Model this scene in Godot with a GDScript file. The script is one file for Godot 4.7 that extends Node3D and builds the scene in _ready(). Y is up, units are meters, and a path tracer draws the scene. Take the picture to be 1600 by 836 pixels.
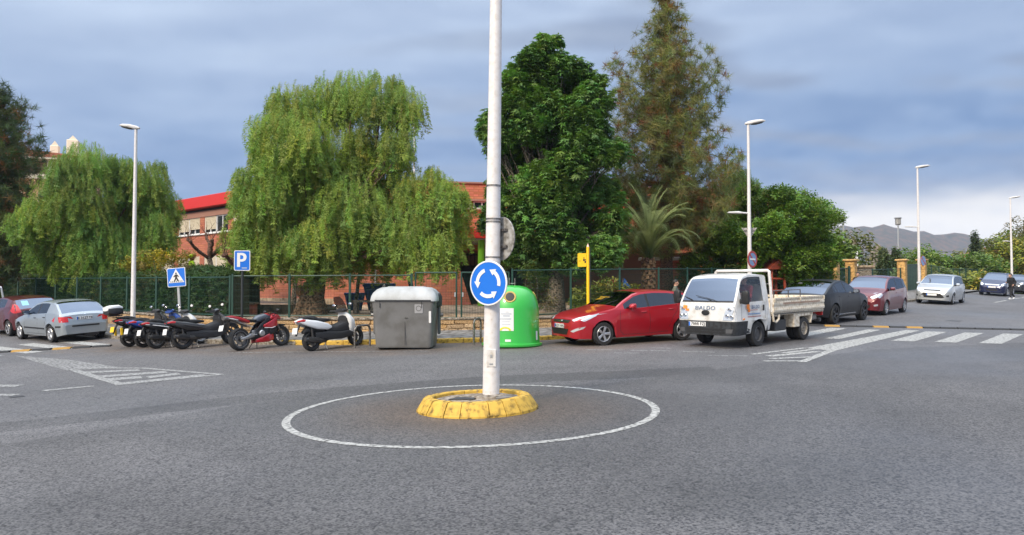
extends Node3D

var rng := RandomNumberGenerator.new()
var M := {}

# ---------- the lie of the land: x to the right, d away from the viewpoint ----------
func gy(x: float, d: float) -> float:
	x = clampf(x, -32.0, 42.0)
	d = clampf(d, -4.0, 58.0)
	return -1.6 + .0319 * x - .01603 * d - .000614 * x * x - .000676 * x * d + .001065 * d * d

func yy(x: float, d: float) -> float:
	x = clampf(x, -40.0, 40.0)
	return -.88 + .018 * (clampf(d, 20.0, 80.0) - 24.0) + (.016 * x if x > 0.0 else .004 * x)

func V(x: float, d: float, h := 0.0) -> Vector3:
	return Vector3(x, gy(x, d) + h, -d)

func Y(x: float, d: float, h := 0.0) -> Vector3:
	return Vector3(x, yy(x, d) + h, -d)

func rf(a: float, b: float) -> float:
	return rng.randf_range(a, b)

# ---------- nodes ----------
func tag(o: Node, label: String, category := "", group := "") -> Node:
	o.set_meta("label", label)
	if category: o.set_meta("category", category)
	if group: o.set_meta("group", group)
	return o

func thing(called: String, label: String, category: String, at: Transform3D, group := "") -> Node3D:
	var o := Node3D.new()
	o.name = called
	add_child(o, true)
	o.transform = at
	tag(o, label, category, group)
	return o

func at(p: Vector3, yaw := 0.0) -> Transform3D:
	return Transform3D(Basis(Vector3.UP, yaw), p)

func node(called: String, mesh: Mesh, mat: Material, parent: Node, xf := Transform3D()) -> MeshInstance3D:
	var o := MeshInstance3D.new()
	o.name = called
	o.mesh = mesh
	o.material_override = mat
	o.transform = xf
	parent.add_child(o, true)
	return o

func part(called: String, t: PackedVector3Array, mat: Material, parent: Node, crease := 38.0) -> MeshInstance3D:
	return node(called, mesh_of(t, crease), mat, parent)

func struct(called: String, t: PackedVector3Array, mat: Material, crease := 38.0, parent: Node = self) -> MeshInstance3D:
	var o := part(called, t, mat, parent, crease)
	if parent == self: o.set_meta("kind", "structure")
	return o

func scatter(called: String, mesh: Mesh, mat: Material, xfs: Array, cols: PackedColorArray, parent: Node) -> MultiMeshInstance3D:
	var mm := MultiMesh.new()
	mm.transform_format = MultiMesh.TRANSFORM_3D
	mm.use_colors = cols.size() > 0
	mm.mesh = mesh
	mm.instance_count = xfs.size()
	for i in xfs.size():
		mm.set_instance_transform(i, xfs[i])
		if cols.size(): mm.set_instance_color(i, cols[i])
	var o := MultiMeshInstance3D.new()
	o.name = called
	o.multimesh = mm
	o.material_override = mat
	o.set_meta("kind", "stuff")
	parent.add_child(o, true)
	return o

func copy(o: Node3D, label: String, xf: Transform3D) -> Node3D:
	var c: Node3D = o.duplicate()
	c.name = o.name
	add_child(c, true)
	c.transform = xf
	c.set_meta("label", label)
	return c

# a vehicle's frame on the slope: +x is where it heads (hx to the right, hd away), y the ground's normal
func ride(x: float, d: float, head_deg: float) -> Transform3D:
	var hx := cos(deg_to_rad(head_deg))
	var hd := sin(deg_to_rad(head_deg))
	var fwd := (V(x + hx, d + hd) - V(x - hx, d - hd)).normalized()
	var side := (V(x + hd, d - hx) - V(x - hd, d + hx)).normalized()
	var up := side.cross(fwd).normalized()
	return Transform3D(Basis(fwd, up, fwd.cross(up)), V(x, d))

# ---------- materials; colours are linear, as measured on the thing ----------
func lin(r: float, g: float, b: float, a := 1.0) -> Color:
	var c := Color(r, g, b).linear_to_srgb()
	c.a = a
	return c

func mat(r: float, g: float, b: float, rough := .7, metal := 0.0) -> StandardMaterial3D:
	var m := StandardMaterial3D.new()
	m.albedo_color = lin(r, g, b)
	m.roughness = rough
	m.metallic = metal
	return m

func noise_tex(freq: float, size: int, stops: Array, kind := FastNoiseLite.TYPE_SIMPLEX_SMOOTH, oct := 4, sd := 1, normal := false) -> NoiseTexture2D:
	var n := FastNoiseLite.new()
	n.noise_type = kind
	n.frequency = freq
	n.fractal_octaves = oct
	n.seed = sd
	var t := NoiseTexture2D.new()
	t.width = size
	t.height = size
	t.seamless = true
	t.noise = n
	if normal:
		t.as_normal_map = true
		t.bump_strength = 6.0
	elif stops.size():
		var g := Gradient.new()
		var off := PackedFloat32Array()
		var col := PackedColorArray()
		for s in stops:
			off.append(s[0])
			col.append(s[1])
		g.offsets = off
		g.colors = col
		t.color_ramp = g
	return t

# a material whose colour wanders: lo and hi are multipliers, scale in patterns per metre
func worn(m: StandardMaterial3D, tex: Texture2D, scale: float, world := true) -> StandardMaterial3D:
	m.albedo_texture = tex
	m.uv1_triplanar = true
	m.uv1_world_triplanar = world
	m.uv1_scale = Vector3(scale, scale, scale)
	return m

# ---------- geometry: lists of triangles, clockwise from outside ----------
func mesh_of(t: PackedVector3Array, crease := 38.0, uv := PackedVector2Array()) -> ArrayMesh:
	var nt := t.size() / 3
	var fn := PackedVector3Array()
	var fu := PackedVector3Array()
	fn.resize(nt)
	fu.resize(nt)
	for i in nt:
		var n := (t[i * 3 + 2] - t[i * 3]).cross(t[i * 3 + 1] - t[i * 3])
		fn[i] = n
		fu[i] = n.normalized()
	var nn := PackedVector3Array()
	nn.resize(t.size())
	if crease <= 0.0:
		for i in t.size(): nn[i] = fu[i / 3]
	else:
		var at_v := {}
		var keys: Array = []
		keys.resize(t.size())
		for i in t.size():
			var k := Vector3i((t[i] * 4000.0).round())
			keys[i] = k
			if at_v.has(k): at_v[k].append(i / 3)
			else: at_v[k] = [i / 3]
		var c := cos(deg_to_rad(crease))
		for i in t.size():
			var f := fu[i / 3]
			var s := Vector3.ZERO
			for j: int in at_v[keys[i]]:
				if fu[j].dot(f) > c: s += fn[j]
			nn[i] = s.normalized() if s.length_squared() > 1e-18 else f
	var a := []
	a.resize(Mesh.ARRAY_MAX)
	a[Mesh.ARRAY_VERTEX] = t
	a[Mesh.ARRAY_NORMAL] = nn
	if uv.size(): a[Mesh.ARRAY_TEX_UV] = uv
	var m := ArrayMesh.new()
	if t.size(): m.add_surface_from_arrays(Mesh.PRIMITIVE_TRIANGLES, a)
	return m

func fix(t: PackedVector3Array) -> PackedVector3Array:
	var c := Vector3.ZERO
	for p in t: c += p
	c /= maxf(1.0, t.size())
	var s := 0.0
	for i in range(0, t.size(), 3):
		s += (t[i + 2] - t[i]).cross(t[i + 1] - t[i]).dot(t[i] + t[i + 1] + t[i + 2] - 3.0 * c)
	if s < 0.0: t = flip(t)
	return t

func flip(t: PackedVector3Array) -> PackedVector3Array:
	for i in range(0, t.size(), 3):
		var p := t[i]
		t[i] = t[i + 1]
		t[i + 1] = p
	return t

func quad(t: PackedVector3Array, a: Vector3, b: Vector3, c: Vector3, d: Vector3) -> void:
	t.append(a); t.append(b); t.append(c)
	t.append(a); t.append(c); t.append(d)

func loft(rings: Array, cap0 := true, cap1 := true, closed := true) -> PackedVector3Array:
	var t := PackedVector3Array()
	var n: int = rings[0].size()
	for k in rings.size() - 1:
		for i in (n if closed else n - 1):
			var j := (i + 1) % n
			quad(t, rings[k][i], rings[k][j], rings[k + 1][j], rings[k + 1][i])
	for e in 2:
		if [cap0, cap1][e]:
			var r: PackedVector3Array = rings[0] if e == 0 else rings[-1]
			var c := Vector3.ZERO
			for p in r: c += p
			c /= n
			for i in n:
				var j := (i + 1) % n
				if e == 0: t.append_array([c, r[j], r[i]])
				else: t.append_array([c, r[i], r[j]])
	return fix(t)

func box(c: Vector3, s: Vector3, bev := 0.0) -> PackedVector3Array:
	var h := s / 2.0
	var rings := []
	if bev <= 0.0:
		for y in [-1.0, 1.0]:
			rings.append(PackedVector3Array([c + Vector3(-h.x, y * h.y, -h.z), c + Vector3(h.x, y * h.y, -h.z), c + Vector3(h.x, y * h.y, h.z), c + Vector3(-h.x, y * h.y, h.z)]))
		return loft(rings)
	for q in [[-1.0, 1.0], [-1.0, 0.0], [1.0, 0.0], [1.0, 1.0]]:
		var y: float = q[0] * (h.y - (0.0 if q[1] > 0.0 else bev))
		var i: float = bev * q[1]
		var X := h.x - i
		var Z := h.z - i
		var b := bev if q[1] == 0.0 else bev * .5
		var r := PackedVector3Array()
		for p in [[-X + b, -Z], [X - b, -Z], [X, -Z + b], [X, Z - b], [X - b, Z], [-X + b, Z], [-X, Z - b], [-X, -Z + b]]:
			r.append(c + Vector3(p[0], y, p[1]))
		rings.append(r)
	return loft(rings)

func tube(pts: Array, r, sides := 8, caps := true) -> PackedVector3Array:
	var rings := []
	var up := Vector3.UP
	for i in pts.size():
		var dir: Vector3 = (pts[mini(i + 1, pts.size() - 1)] - pts[maxi(i - 1, 0)]).normalized()
		if i == 0: up = Vector3.RIGHT if absf(dir.y) > .9 else Vector3.UP
		var side := dir.cross(up).normalized()
		up = side.cross(dir).normalized()
		var rr: float = r[i] if r is Array else r
		var ring := PackedVector3Array()
		for k in sides:
			var a := TAU * k / sides
			ring.append(pts[i] + (side * cos(a) + up * sin(a)) * rr)
		rings.append(ring)
	return loft(rings, caps, caps)

func rod(a: Vector3, b: Vector3, r: float, sides := 6) -> PackedVector3Array:
	return tube([a, b], r, sides)

# a profile of [radius, height] turned about the y axis
func lathe(prof: Array, n := 24) -> PackedVector3Array:
	var rings := []
	for p in prof:
		var r := PackedVector3Array()
		for k in n:
			var a := TAU * k / n
			r.append(Vector3(cos(a) * maxf(p[0], 1e-5), p[1], sin(a) * maxf(p[0], 1e-5)))
		rings.append(r)
	var open: bool = prof[0] != prof[-1]
	return loft(rings, open and prof[0][0] > .0005, open and prof[-1][0] > .0005)

func ell(c: Vector3, r: Vector3, n := 12, m := 8) -> PackedVector3Array:
	var prof := []
	for i in m + 1:
		var a := PI * i / m - PI / 2
		prof.append([cos(a), sin(a)])
	return Transform3D(Basis.from_scale(r), c) * lathe(prof, n)

# flat outline in x, y given thickness along z
func prism(poly: PackedVector2Array, z0: float, z1: float) -> PackedVector3Array:
	var t := PackedVector3Array()
	if Geometry2D.is_polygon_clockwise(poly): poly.reverse()
	var idx := Geometry2D.triangulate_polygon(poly)
	for k in range(0, idx.size(), 3):
		var a := poly[idx[k]]
		var b := poly[idx[k + 1]]
		var c := poly[idx[k + 2]]
		if (b - a).cross(c - a) < 0.0:
			var s := b
			b = c
			c = s
		t.append_array([Vector3(a.x, a.y, z1), Vector3(c.x, c.y, z1), Vector3(b.x, b.y, z1), Vector3(a.x, a.y, z0), Vector3(b.x, b.y, z0), Vector3(c.x, c.y, z0)])
	for i in poly.size():
		var a := poly[i]
		var b := poly[(i + 1) % poly.size()]
		quad(t, Vector3(a.x, a.y, z0), Vector3(a.x, a.y, z1), Vector3(b.x, b.y, z1), Vector3(b.x, b.y, z0))
	return fix(t)

func oval(hx: float, hy: float, e := 2.0, n := 16) -> PackedVector2Array:
	var r := PackedVector2Array()
	for k in n:
		var a := TAU * (k + .5) / n
		r.append(Vector2(hx * signf(cos(a)) * pow(absf(cos(a)), 2.0 / e), hy * signf(sin(a)) * pow(absf(sin(a)), 2.0 / e)))
	return r

# rounded sections strung along x: each [x, y, z, half height, half width, exponent]
func hull(secs: Array, n := 14) -> PackedVector3Array:
	var rings := []
	for s in secs:
		var r := PackedVector3Array()
		for p in oval(s[4], s[3], s[5] if s.size() > 5 else 2.0, n): r.append(Vector3(s[0], s[1] + p.y, s[2] + p.x))
		rings.append(r)
	return loft(rings)

func rect(hx: float, hy: float, r := 0.0, n := 3) -> PackedVector2Array:
	var o := PackedVector2Array()
	if r <= 0.0: return PackedVector2Array([Vector2(-hx, -hy), Vector2(hx, -hy), Vector2(hx, hy), Vector2(-hx, hy)])
	for q in 4:
		var c := Vector2([hx - r, -hx + r, -hx + r, hx - r][q], [hy - r, hy - r, -hy + r, -hy + r][q])
		for k in n + 1:
			o.append(c + Vector2.from_angle(PI / 2 * (q + float(k) / n)) * r)
	return o

# lay an outline in (x, d) on the ground, cut small so that it follows the slope
func drape(poly: PackedVector2Array, lift: float, h: Callable = gy) -> PackedVector3Array:
	var t := PackedVector3Array()
	var idx := Geometry2D.triangulate_polygon(poly)
	var todo := []
	for k in range(0, idx.size(), 3): todo.append([poly[idx[k]], poly[idx[k + 1]], poly[idx[k + 2]]])
	while todo.size():
		var q: Array = todo.pop_back()
		var a: Vector2 = q[0]
		var b: Vector2 = q[1]
		var c: Vector2 = q[2]
		var l := [a.distance_to(b), b.distance_to(c), c.distance_to(a)]
		var k: int = l.find(l.max())
		if l[k] > 2.0:
			var p: Vector2 = q[k]
			var r: Vector2 = q[(k + 1) % 3]
			var s: Vector2 = q[(k + 2) % 3]
			var m := (p + r) / 2
			todo.append([p, m, s])
			todo.append([m, r, s])
			continue
		var v := []
		for p: Vector2 in q: v.append(Vector3(p.x, float(h.call(p.x, p.y)) + lift, -p.y))
		if (v[2] - v[0]).cross(v[1] - v[0]).y < 0.0: v.reverse()
		t.append_array(v)
	return t

func spline(p: Array, sub: int) -> Array:
	var o := []
	for i in p.size() - 1:
		var a = p[maxi(i - 1, 0)]
		var d = p[mini(i + 2, p.size() - 1)]
		for k in sub: o.append(p[i].cubic_interpolate(p[i + 1], a, d, float(k) / sub))
	o.append(p[-1])
	return o

# table of [s, value] pairs read with smooth joins
func curve(tab: Array, s: float) -> float:
	if s <= tab[0][0]: return tab[0][1]
	for i in tab.size() - 1:
		if s <= tab[i + 1][0]:
			var f: float = (s - tab[i][0]) / maxf(1e-6, tab[i + 1][0] - tab[i][0])
			return lerpf(tab[i][1], tab[i + 1][1], f)
	return tab[-1][1]

func text(s: String, size: float, font := "Droid Sans", weight := 400) -> PackedVector3Array:
	var tm := TextMesh.new()
	var f := SystemFont.new()
	f.font_names = [font]
	f.font_weight = weight
	tm.font = f
	tm.text = s
	tm.font_size = 64
	tm.pixel_size = size / 64.0
	tm.depth = .002
	tm.curve_step = 2.0
	var a := tm.get_mesh_arrays()
	var t := PackedVector3Array()
	for i: int in a[Mesh.ARRAY_INDEX]: t.append(a[Mesh.ARRAY_VERTEX][i])
	return t

# ---------- camera, sky, sun ----------
func sky_image() -> Image:
	var w := 1024
	var h := 512
	var n := FastNoiseLite.new()
	n.seed = 11
	n.frequency = .9
	n.fractal_octaves = 5
	n.fractal_gain = .5
	var n2 := FastNoiseLite.new()
	n2.seed = 5
	n2.frequency = 1.5
	n2.fractal_octaves = 4
	var data := PackedFloat32Array()
	data.resize(w * h * 3)
	for j in h:
		var el := PI * (.5 - (j + .5) / h)
		var e := rad_to_deg(el)
		for i in w:
			var o := (j * w + i) * 3
			var az := wrapf(TAU * (i + .5) / w, -PI, PI)
			var r := .16
			var g := .16
			var b := .17
			if e > -1.5:
				var ee := maxf(e, 0.0)
				var dir := Vector3(sin(az) * cos(el), sin(el), -cos(az) * cos(el))
				# a deck of cloud seen from below, long bands towards the horizon
				var p := dir / (maxf(dir.y, 0.0) + .10)
				var wx := n.get_noise_3d(p.x * .5, p.z * .8, 20.0) * .9
				var c1 := n.get_noise_3d(p.x * .30 + wx * .3, p.z * .55 + wx * .4, 3.0)
				var c3 := n2.get_noise_3d(p.x * 1.6 + wx, p.z * 3.4 + wx * 2.0, 30.0)
				var c2 := n2.get_noise_3d(p.x * .55, p.z * 1.5, 9.0)
				var a := rad_to_deg(az)
				# darker rain cloud low in the west, brightening upward
				var up := smoothstep(4.0, 25.0, ee + c1 * 9.0 + 3.0 * smoothstep(10.0, -30.0, a))
				var hi := smoothstep(25.0, 60.0, ee)
				var base := Vector3(.215, .34, .575).lerp(Vector3(.49, .60, .79), up)
				base = base.lerp(Vector3(1.06, 1.16, 1.32), hi)
				# grey-violet bellies
				var dark := smoothstep(.02, .40, c2 + .25 * c1) * smoothstep(5.0, 11.0, ee) * (1.0 - hi)
				base = base.lerp(Vector3(.225, .295, .445), dark * .85 * smoothstep(-30.0, 10.0, a))
				# pale broken layer under the cloud base, to the north-east
				var east := smoothstep(6.0, 24.0, a) * smoothstep(150.0, 90.0, a)
				var low := smoothstep(9.5, 6.0, ee + c2 * 3.5) * east
				base = base.lerp(Vector3(.40, .48, .63), low * .75)
				var gap := smoothstep(7.0, 4.4, ee + c2 * 1.5 - c1 * .8) * east
				base = base.lerp(Vector3(1.02, 1.0, .98), gap)
				# wisps
				base += Vector3(.15, .16, .155) * (clampf(c2 * 1.2 - .05, -.3, .6) + .5 * clampf(c3, -.3, .4)) * smoothstep(2.0, 8.0, ee) * smoothstep(-45.0, 5.0, a + ee * 1.2)
				base = base * lerpf(.53, 1.0, hi)
				# the veiled sun stands behind the viewer, to the left
				var sun := maxf(0.0, dir.dot(Vector3(-.50, .56, .66)))
				base += Vector3(1.15, 1.05, .88) * pow(sun, 6.0)
				r = base.x
				g = base.y
				b = base.z
				if e < 0.0:
					r = lerpf(r, .16, -e / 1.5)
					g = lerpf(g, .16, -e / 1.5)
					b = lerpf(b, .17, -e / 1.5)
			data[o] = maxf(r, 0.02)
			data[o + 1] = maxf(g, 0.02)
			data[o + 2] = maxf(b, 0.02)
	return Image.create_from_data(w, h, false, Image.FORMAT_RGBF, data.to_byte_array())

func view() -> void:
	var cam := Camera3D.new()
	cam.name = "camera"
	cam.fov = 39.0
	cam.near = .1
	cam.far = 9000.0
	add_child(cam)
	cam.rotation_degrees.x = 1.84
	cam.current = true
	var env := Environment.new()
	env.background_mode = Environment.BG_SKY
	var sm := PanoramaSkyMaterial.new()
	sm.panorama = ImageTexture.create_from_image(sky_image())
	var sk := Sky.new()
	sk.sky_material = sm
	env.sky = sk
	env.tonemap_mode = Environment.TONE_MAPPER_LINEAR
	env.tonemap_exposure = 2.0
	env.ssao_enabled = true
	env.ssil_enabled = true
	env.sdfgi_enabled = true
	env.fog_enabled = true
	env.fog_density = .00022
	env.fog_light_color = Color(.74, .80, .90)
	var we := WorldEnvironment.new()
	we.name = "environment"
	we.environment = env
	add_child(we)
	var sun := DirectionalLight3D.new()
	sun.name = "sun"
	sun.light_energy = .5
	sun.light_color = Color(1.0, .93, .82)
	sun.light_angular_distance = 10.0
	sun.shadow_enabled = true
	add_child(sun)
	sun.look_at_from_position(Vector3(-.50, .56, .66), Vector3.ZERO)

# ---------- materials of the place ----------
func materials() -> void:
	var W := Color.WHITE
	var soft := noise_tex(.012, 512, [[.25, Color(.62, .60, .57)], [.5, Color(.88, .87, .86)], [.75, W]], FastNoiseLite.TYPE_SIMPLEX_SMOOTH, 5, 3)
	var spots := noise_tex(.03, 512, [[.18, Color(.35, .30, .25)], [.34, Color(.80, .77, .72)], [.5, W]], FastNoiseLite.TYPE_SIMPLEX_SMOOTH, 5, 8)
	var coarse := noise_tex(.02, 512, [[.2, Color(.45, .40, .34)], [.45, Color(.80, .76, .70)], [.8, W]], FastNoiseLite.TYPE_SIMPLEX_SMOOTH, 5, 21)
	var grain := noise_tex(.25, 256, [[.2, Color(.7, .7, .7)], [.8, W]], FastNoiseLite.TYPE_SIMPLEX_SMOOTH, 3, 5)
	var chips := noise_tex(.022, 1024, [[.17, Color(1, 1, 1, 0)], [.21, Color(.62, .62, .62, .75)], [.55, Color(.93, .93, .92, 1)], [.8, W]], FastNoiseLite.TYPE_SIMPLEX_SMOOTH, 6, 31)
	var chips2 := noise_tex(.022, 1024, [[.36, Color(1, 1, 1, 0)], [.42, Color(.78, .78, .78, .75)], [.64, Color(.93, .93, .92, 1)]], FastNoiseLite.TYPE_SIMPLEX_SMOOTH, 6, 77)
	M.soft = soft
	M.chips_a = chips2
	M.smooth = noise_tex(.008, 512, [[.15, Color(.84, .83, .81)], [.5, Color(.95, .95, .94)], [.8, W]], FastNoiseLite.TYPE_SIMPLEX_SMOOTH, 5, 19)
	M.spots = spots
	M.coarse = coarse
	M.grain = grain
	M.paint = worn(mat(.42, .42, .41, .75), chips, .5)
	M.paint.transparency = BaseMaterial3D.TRANSPARENCY_ALPHA_SCISSOR
	M.paint.alpha_scissor_threshold = .5
	M.paint_old = M.paint.duplicate()
	M.paint_old.albedo_color = lin(.33, .33, .33)
	M.faded = worn(mat(.32, .32, .325, .8), chips2, .45)
	M.faded.transparency = BaseMaterial3D.TRANSPARENCY_ALPHA_SCISSOR
	M.faded.alpha_scissor_threshold = .5
	M.pave = worn(mat(.22, .215, .21, .85), soft, .4)
	M.concrete = worn(mat(.34, .31, .28, .9), coarse, .8)
	M.kerb = worn(mat(.33, .315, .29, .85), coarse, .9)
	M.yellow_kerb = worn(mat(.56, .35, .05, .7), noise_tex(.014, 512, [[.22, Color(.46, .46, .50)], [.29, Color(.62, .62, .62)], [.36, Color(.90, .89, .87)], [.6, W]], FastNoiseLite.TYPE_SIMPLEX_SMOOTH, 6, 14), 1.1)
	M.sand = worn(mat(.50, .36, .23, .95), soft, .25)
	M.soil = worn(mat(.22, .17, .11, .95), coarse, .2)
	M.stone = []
	for c in [[.52, .33, .15], [.44, .29, .15], [.56, .39, .20], [.37, .26, .155], [.50, .36, .22]]:
		var sm := worn(mat(c[0], c[1], c[2], .95), spots, 1.3)
		sm.heightmap_enabled = true
		sm.heightmap_texture = coarse
		sm.heightmap_scale = 1.5
		M.stone.append(sm)
	M.green = mat(.007, .045, .031, .45)
	M.white = worn(mat(.66, .65, .64, .42), noise_tex(.012, 512, [[.0, Color(.80, .76, .70)], [.3, Color(.96, .95, .94)], [.6, W]], FastNoiseLite.TYPE_SIMPLEX_SMOOTH, 5, 51), .6)
	M.pole = worn(mat(.66, .64, .64, .45), noise_tex(.02, 512, [[.0, Color(.62, .52, .42)], [.08, Color(.92, .90, .86)], [.3, Color(.97, .96, .95)], [.6, W]], FastNoiseLite.TYPE_SIMPLEX_SMOOTH, 5, 52), .9)
	M.grey = mat(.38, .39, .40, .45, .5)
	M.steel = worn(mat(.30, .29, .28, .42, .8), soft, 2.0)
	M.grey_matt = worn(mat(.42, .42, .41, .55, .2), soft, 1.5)
	M.yellow_rub = mat(.33, .18, .03, .8)
	M.black = mat(.012, .012, .013, .5)
	M.rubber = mat(.018, .018, .019, .85)
	M.dark = mat(.035, .035, .037, .6)
	M.blue = mat(.006, .14, .60, .35)
	M.sign_white = mat(.68, .68, .68, .4)
	M.sign_black = mat(.012, .012, .012, .5)
	M.red = mat(.55, .022, .02, .4)
	M.yellow = mat(.85, .52, .01, .4)
	M.bark = worn(mat(.20, .135, .085, .95), noise_tex(.03, 256, [[.25, Color(.35, .32, .3)], [.6, W]], FastNoiseLite.TYPE_SIMPLEX_SMOOTH, 4, 4), 1.1)
	M.bark_grey = worn(mat(.21, .18, .145, .95), M.bark.albedo_texture, 1.3)
	M.bark_red = worn(mat(.16, .085, .055, .95), M.bark.albedo_texture, 1.6)
	for b in [M.bark, M.bark_grey, M.bark_red]:
		b.heightmap_enabled = true
		b.heightmap_texture = M.bark.albedo_texture
		b.heightmap_scale = 4.0

func leafy(r: float, g: float, b: float, rough := .5) -> StandardMaterial3D:
	var m := mat(r, g, b, rough)
	m.vertex_color_use_as_albedo = true
	m.metallic_specular = .3
	m.backlight_enabled = true
	m.backlight = lin(.55, .62, .25)
	return m

# ---------- road ----------
func seam(tab: Array, x: float) -> float:
	return curve(tab, x)

func road() -> void:
	var S := 1280
	var n := FastNoiseLite.new()
	n.seed = 2
	n.frequency = .0042
	n.fractal_octaves = 5
	var n2 := FastNoiseLite.new()
	n2.seed = 9
	n2.frequency = .035
	n2.fractal_octaves = 4
	var a := n.get_image(S, S).get_data()
	var b := n2.get_image(S, S).get_data()
	n2.seed = 44
	n2.frequency = .011
	var c := n2.get_image(S, S).get_data()
	var out := PackedByteArray()
	out.resize(S * S * 3)
	var right := [[-30.0, -6.0], [-12.0, 6.2], [-6.0, 9.3], [-3.9, 12.2], [-.45, 13.46], [1.43, 13.05], [3.41, 14.41], [5.42, 16.06], [9.0, 18.6], [16.0, 21.0]]
	var top := [[-12.0, 7.6], [-7.25, 10.77], [-4.19, 13.06], [-.49, 14.56], [2.0, 14.9], [4.0, 15.4]]
	for j in S:
		var d := 64.0 * (j + .5) / S
		for i in S:
			var k := j * S + i
			var x := -28.0 + 64.0 * (i + .5) / S
			var na := a[k] / 255.0 - .5
			var nb := b[k] / 255.0 - .5
			var nc := c[k] / 255.0 - .5
			var v := .95 + .30 * na + .16 * nb
			var warm := 0.0
			# the newer, darker surfacing that runs past the island to the right-hand street
			if d < seam(right, x) + .05 * nb: v *= .76
			# an older patched trench
			if x > -12.0 and x < 4.0 and d < seam(top, x) and d > seam(right, x) - (0.0 if x > -6.0 else .2) and d > seam(top, x) - 1.15: v *= .66
			# dirt that collects round the island and in the parking lane
			var ri := Vector2(x + .5, d - 10.8).length()
			if ri < 2.6: warm += (.95 + nc) * smoothstep(2.6, .9, ri)
			var lane := smoothstep(18.2, 20.5, d + nc * 2.0 - maxf(0.0, x - 2.0) * .75 - maxf(0.0, -x - 7.0) * .5) * smoothstep(8.0, 4.0, x) * smoothstep(-17.0, -13.0, x)
			warm += lane * (.62 + nb)
			# lanes polished by tyres round the island
			v *= 1.0 + .07 * (exp(-pow((ri - 4.3 + nc) / .7, 2.0)) + exp(-pow((ri - 6.4 + nc) / .8, 2.0)))
			v *= 1.0 - .10 * exp(-pow((ri - 5.3 + nc * .8) / .5, 2.0))
			# patches worn pale
			v += .10 * smoothstep(.06, .22, nc + .3 * na)
			# hairline cracks and rare oil spots
			if absf(nc + .18 * nb + .02) < .0032 and na > .02: v *= .75
			v = pow(clampf(v, .3, 1.35) / 1.35, .4545)
			out[k * 3] = int(255.0 * v * lerpf(.965, 1.0, clampf(warm, 0.0, 1.0)))
			out[k * 3 + 1] = int(255.0 * v * lerpf(.975, .90, clampf(warm, 0.0, 1.0)))
			out[k * 3 + 2] = int(255.0 * v * lerpf(1.0, .82, clampf(warm, 0.0, 1.0)))
	var img := Image.create_from_data(S, S, false, Image.FORMAT_RGB8, out)
	var m := mat(.255, .242, .232, .80)
	m.albedo_texture = ImageTexture.create_from_image(img)
	m.detail_enabled = true
	m.detail_blend_mode = BaseMaterial3D.BLEND_MODE_MUL
	m.detail_uv_layer = BaseMaterial3D.DETAIL_UV_2
	m.detail_albedo = noise_tex(.105, 1024, [[.18, Color(.38, .38, .39)], [.40, Color(.72, .72, .73)], [.58, Color(.88, .88, .88)], [.80, Color(1, 1, 1)]], FastNoiseLite.TYPE_VALUE, 3, 61)
	var W := Color.WHITE
	m.roughness_texture = noise_tex(.012, 512, [[.2, Color(.62, .62, .62)], [.5, Color(.85, .85, .85)], [.75, W]], FastNoiseLite.TYPE_SIMPLEX_SMOOTH, 5, 23)
	m.uv1_triplanar = false
	M.road = m
	var vs := PackedVector3Array()
	var ns := PackedVector3Array()
	var uv := PackedVector2Array()
	var uv2 := PackedVector2Array()
	var ix := PackedInt32Array()
	var nx := 180
	var nd := 150
	for j in nd + 1:
		for i in nx + 1:
			var x := -80.0 + i
			var d := -20.0 + j
			vs.append(V(x, d))
			ns.append(Vector3(gy(x - .5, d) - gy(x + .5, d), 1.0, -(gy(x, d - .5) - gy(x, d + .5))).normalized())
			uv.append(Vector2(clampf((x + 28.0) / 64.0, .002, .998), clampf(d / 64.0, .002, .998)))
			uv2.append(Vector2(x, d) / 1.7)
			if i < nx and j < nd:
				var o := j * (nx + 1) + i
				ix.append_array([o, o + nx + 1, o + nx + 2, o, o + nx + 2, o + 1])
	var arr := []
	arr.resize(Mesh.ARRAY_MAX)
	arr[Mesh.ARRAY_VERTEX] = vs
	arr[Mesh.ARRAY_NORMAL] = ns
	arr[Mesh.ARRAY_TEX_UV] = uv
	arr[Mesh.ARRAY_TEX_UV2] = uv2
	arr[Mesh.ARRAY_INDEX] = ix
	var am := ArrayMesh.new()
	am.add_surface_from_arrays(Mesh.PRIMITIVE_TRIANGLES, arr)
	node("road", am, m, self).set_meta("kind", "structure")
	# open country out to the horizon
	var rings := []
	for r: float in [60.0, 90.0, 140.0, 250.0, 500.0, 1000.0, 2500.0, 7000.0]:
		var ring := PackedVector3Array()
		for k in 72:
			var q := Vector2.from_angle(TAU * k / 72) * r + Vector2(5, 45)
			ring.append(Vector3(q.x, lerpf(gy(q.x, q.y) - .5, -1.0, clampf((r - 60.0) / 80.0, 0.0, 1.0)), -q.y))
		rings.append(ring)
	var t := loft(rings, false, false)
	if (t[2] - t[0]).cross(t[1] - t[0]).y < 0.0: t = flip(t)
	struct("ground", t, M.soil, 60.0)

func mark(called: String, poly: Array, m: Material = null, lift := .005) -> void:
	var p := PackedVector2Array()
	for q in poly: p.append(Vector2(q[0], q[1]))
	struct(called, drape(p, lift), m if m else M.paint)

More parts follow.
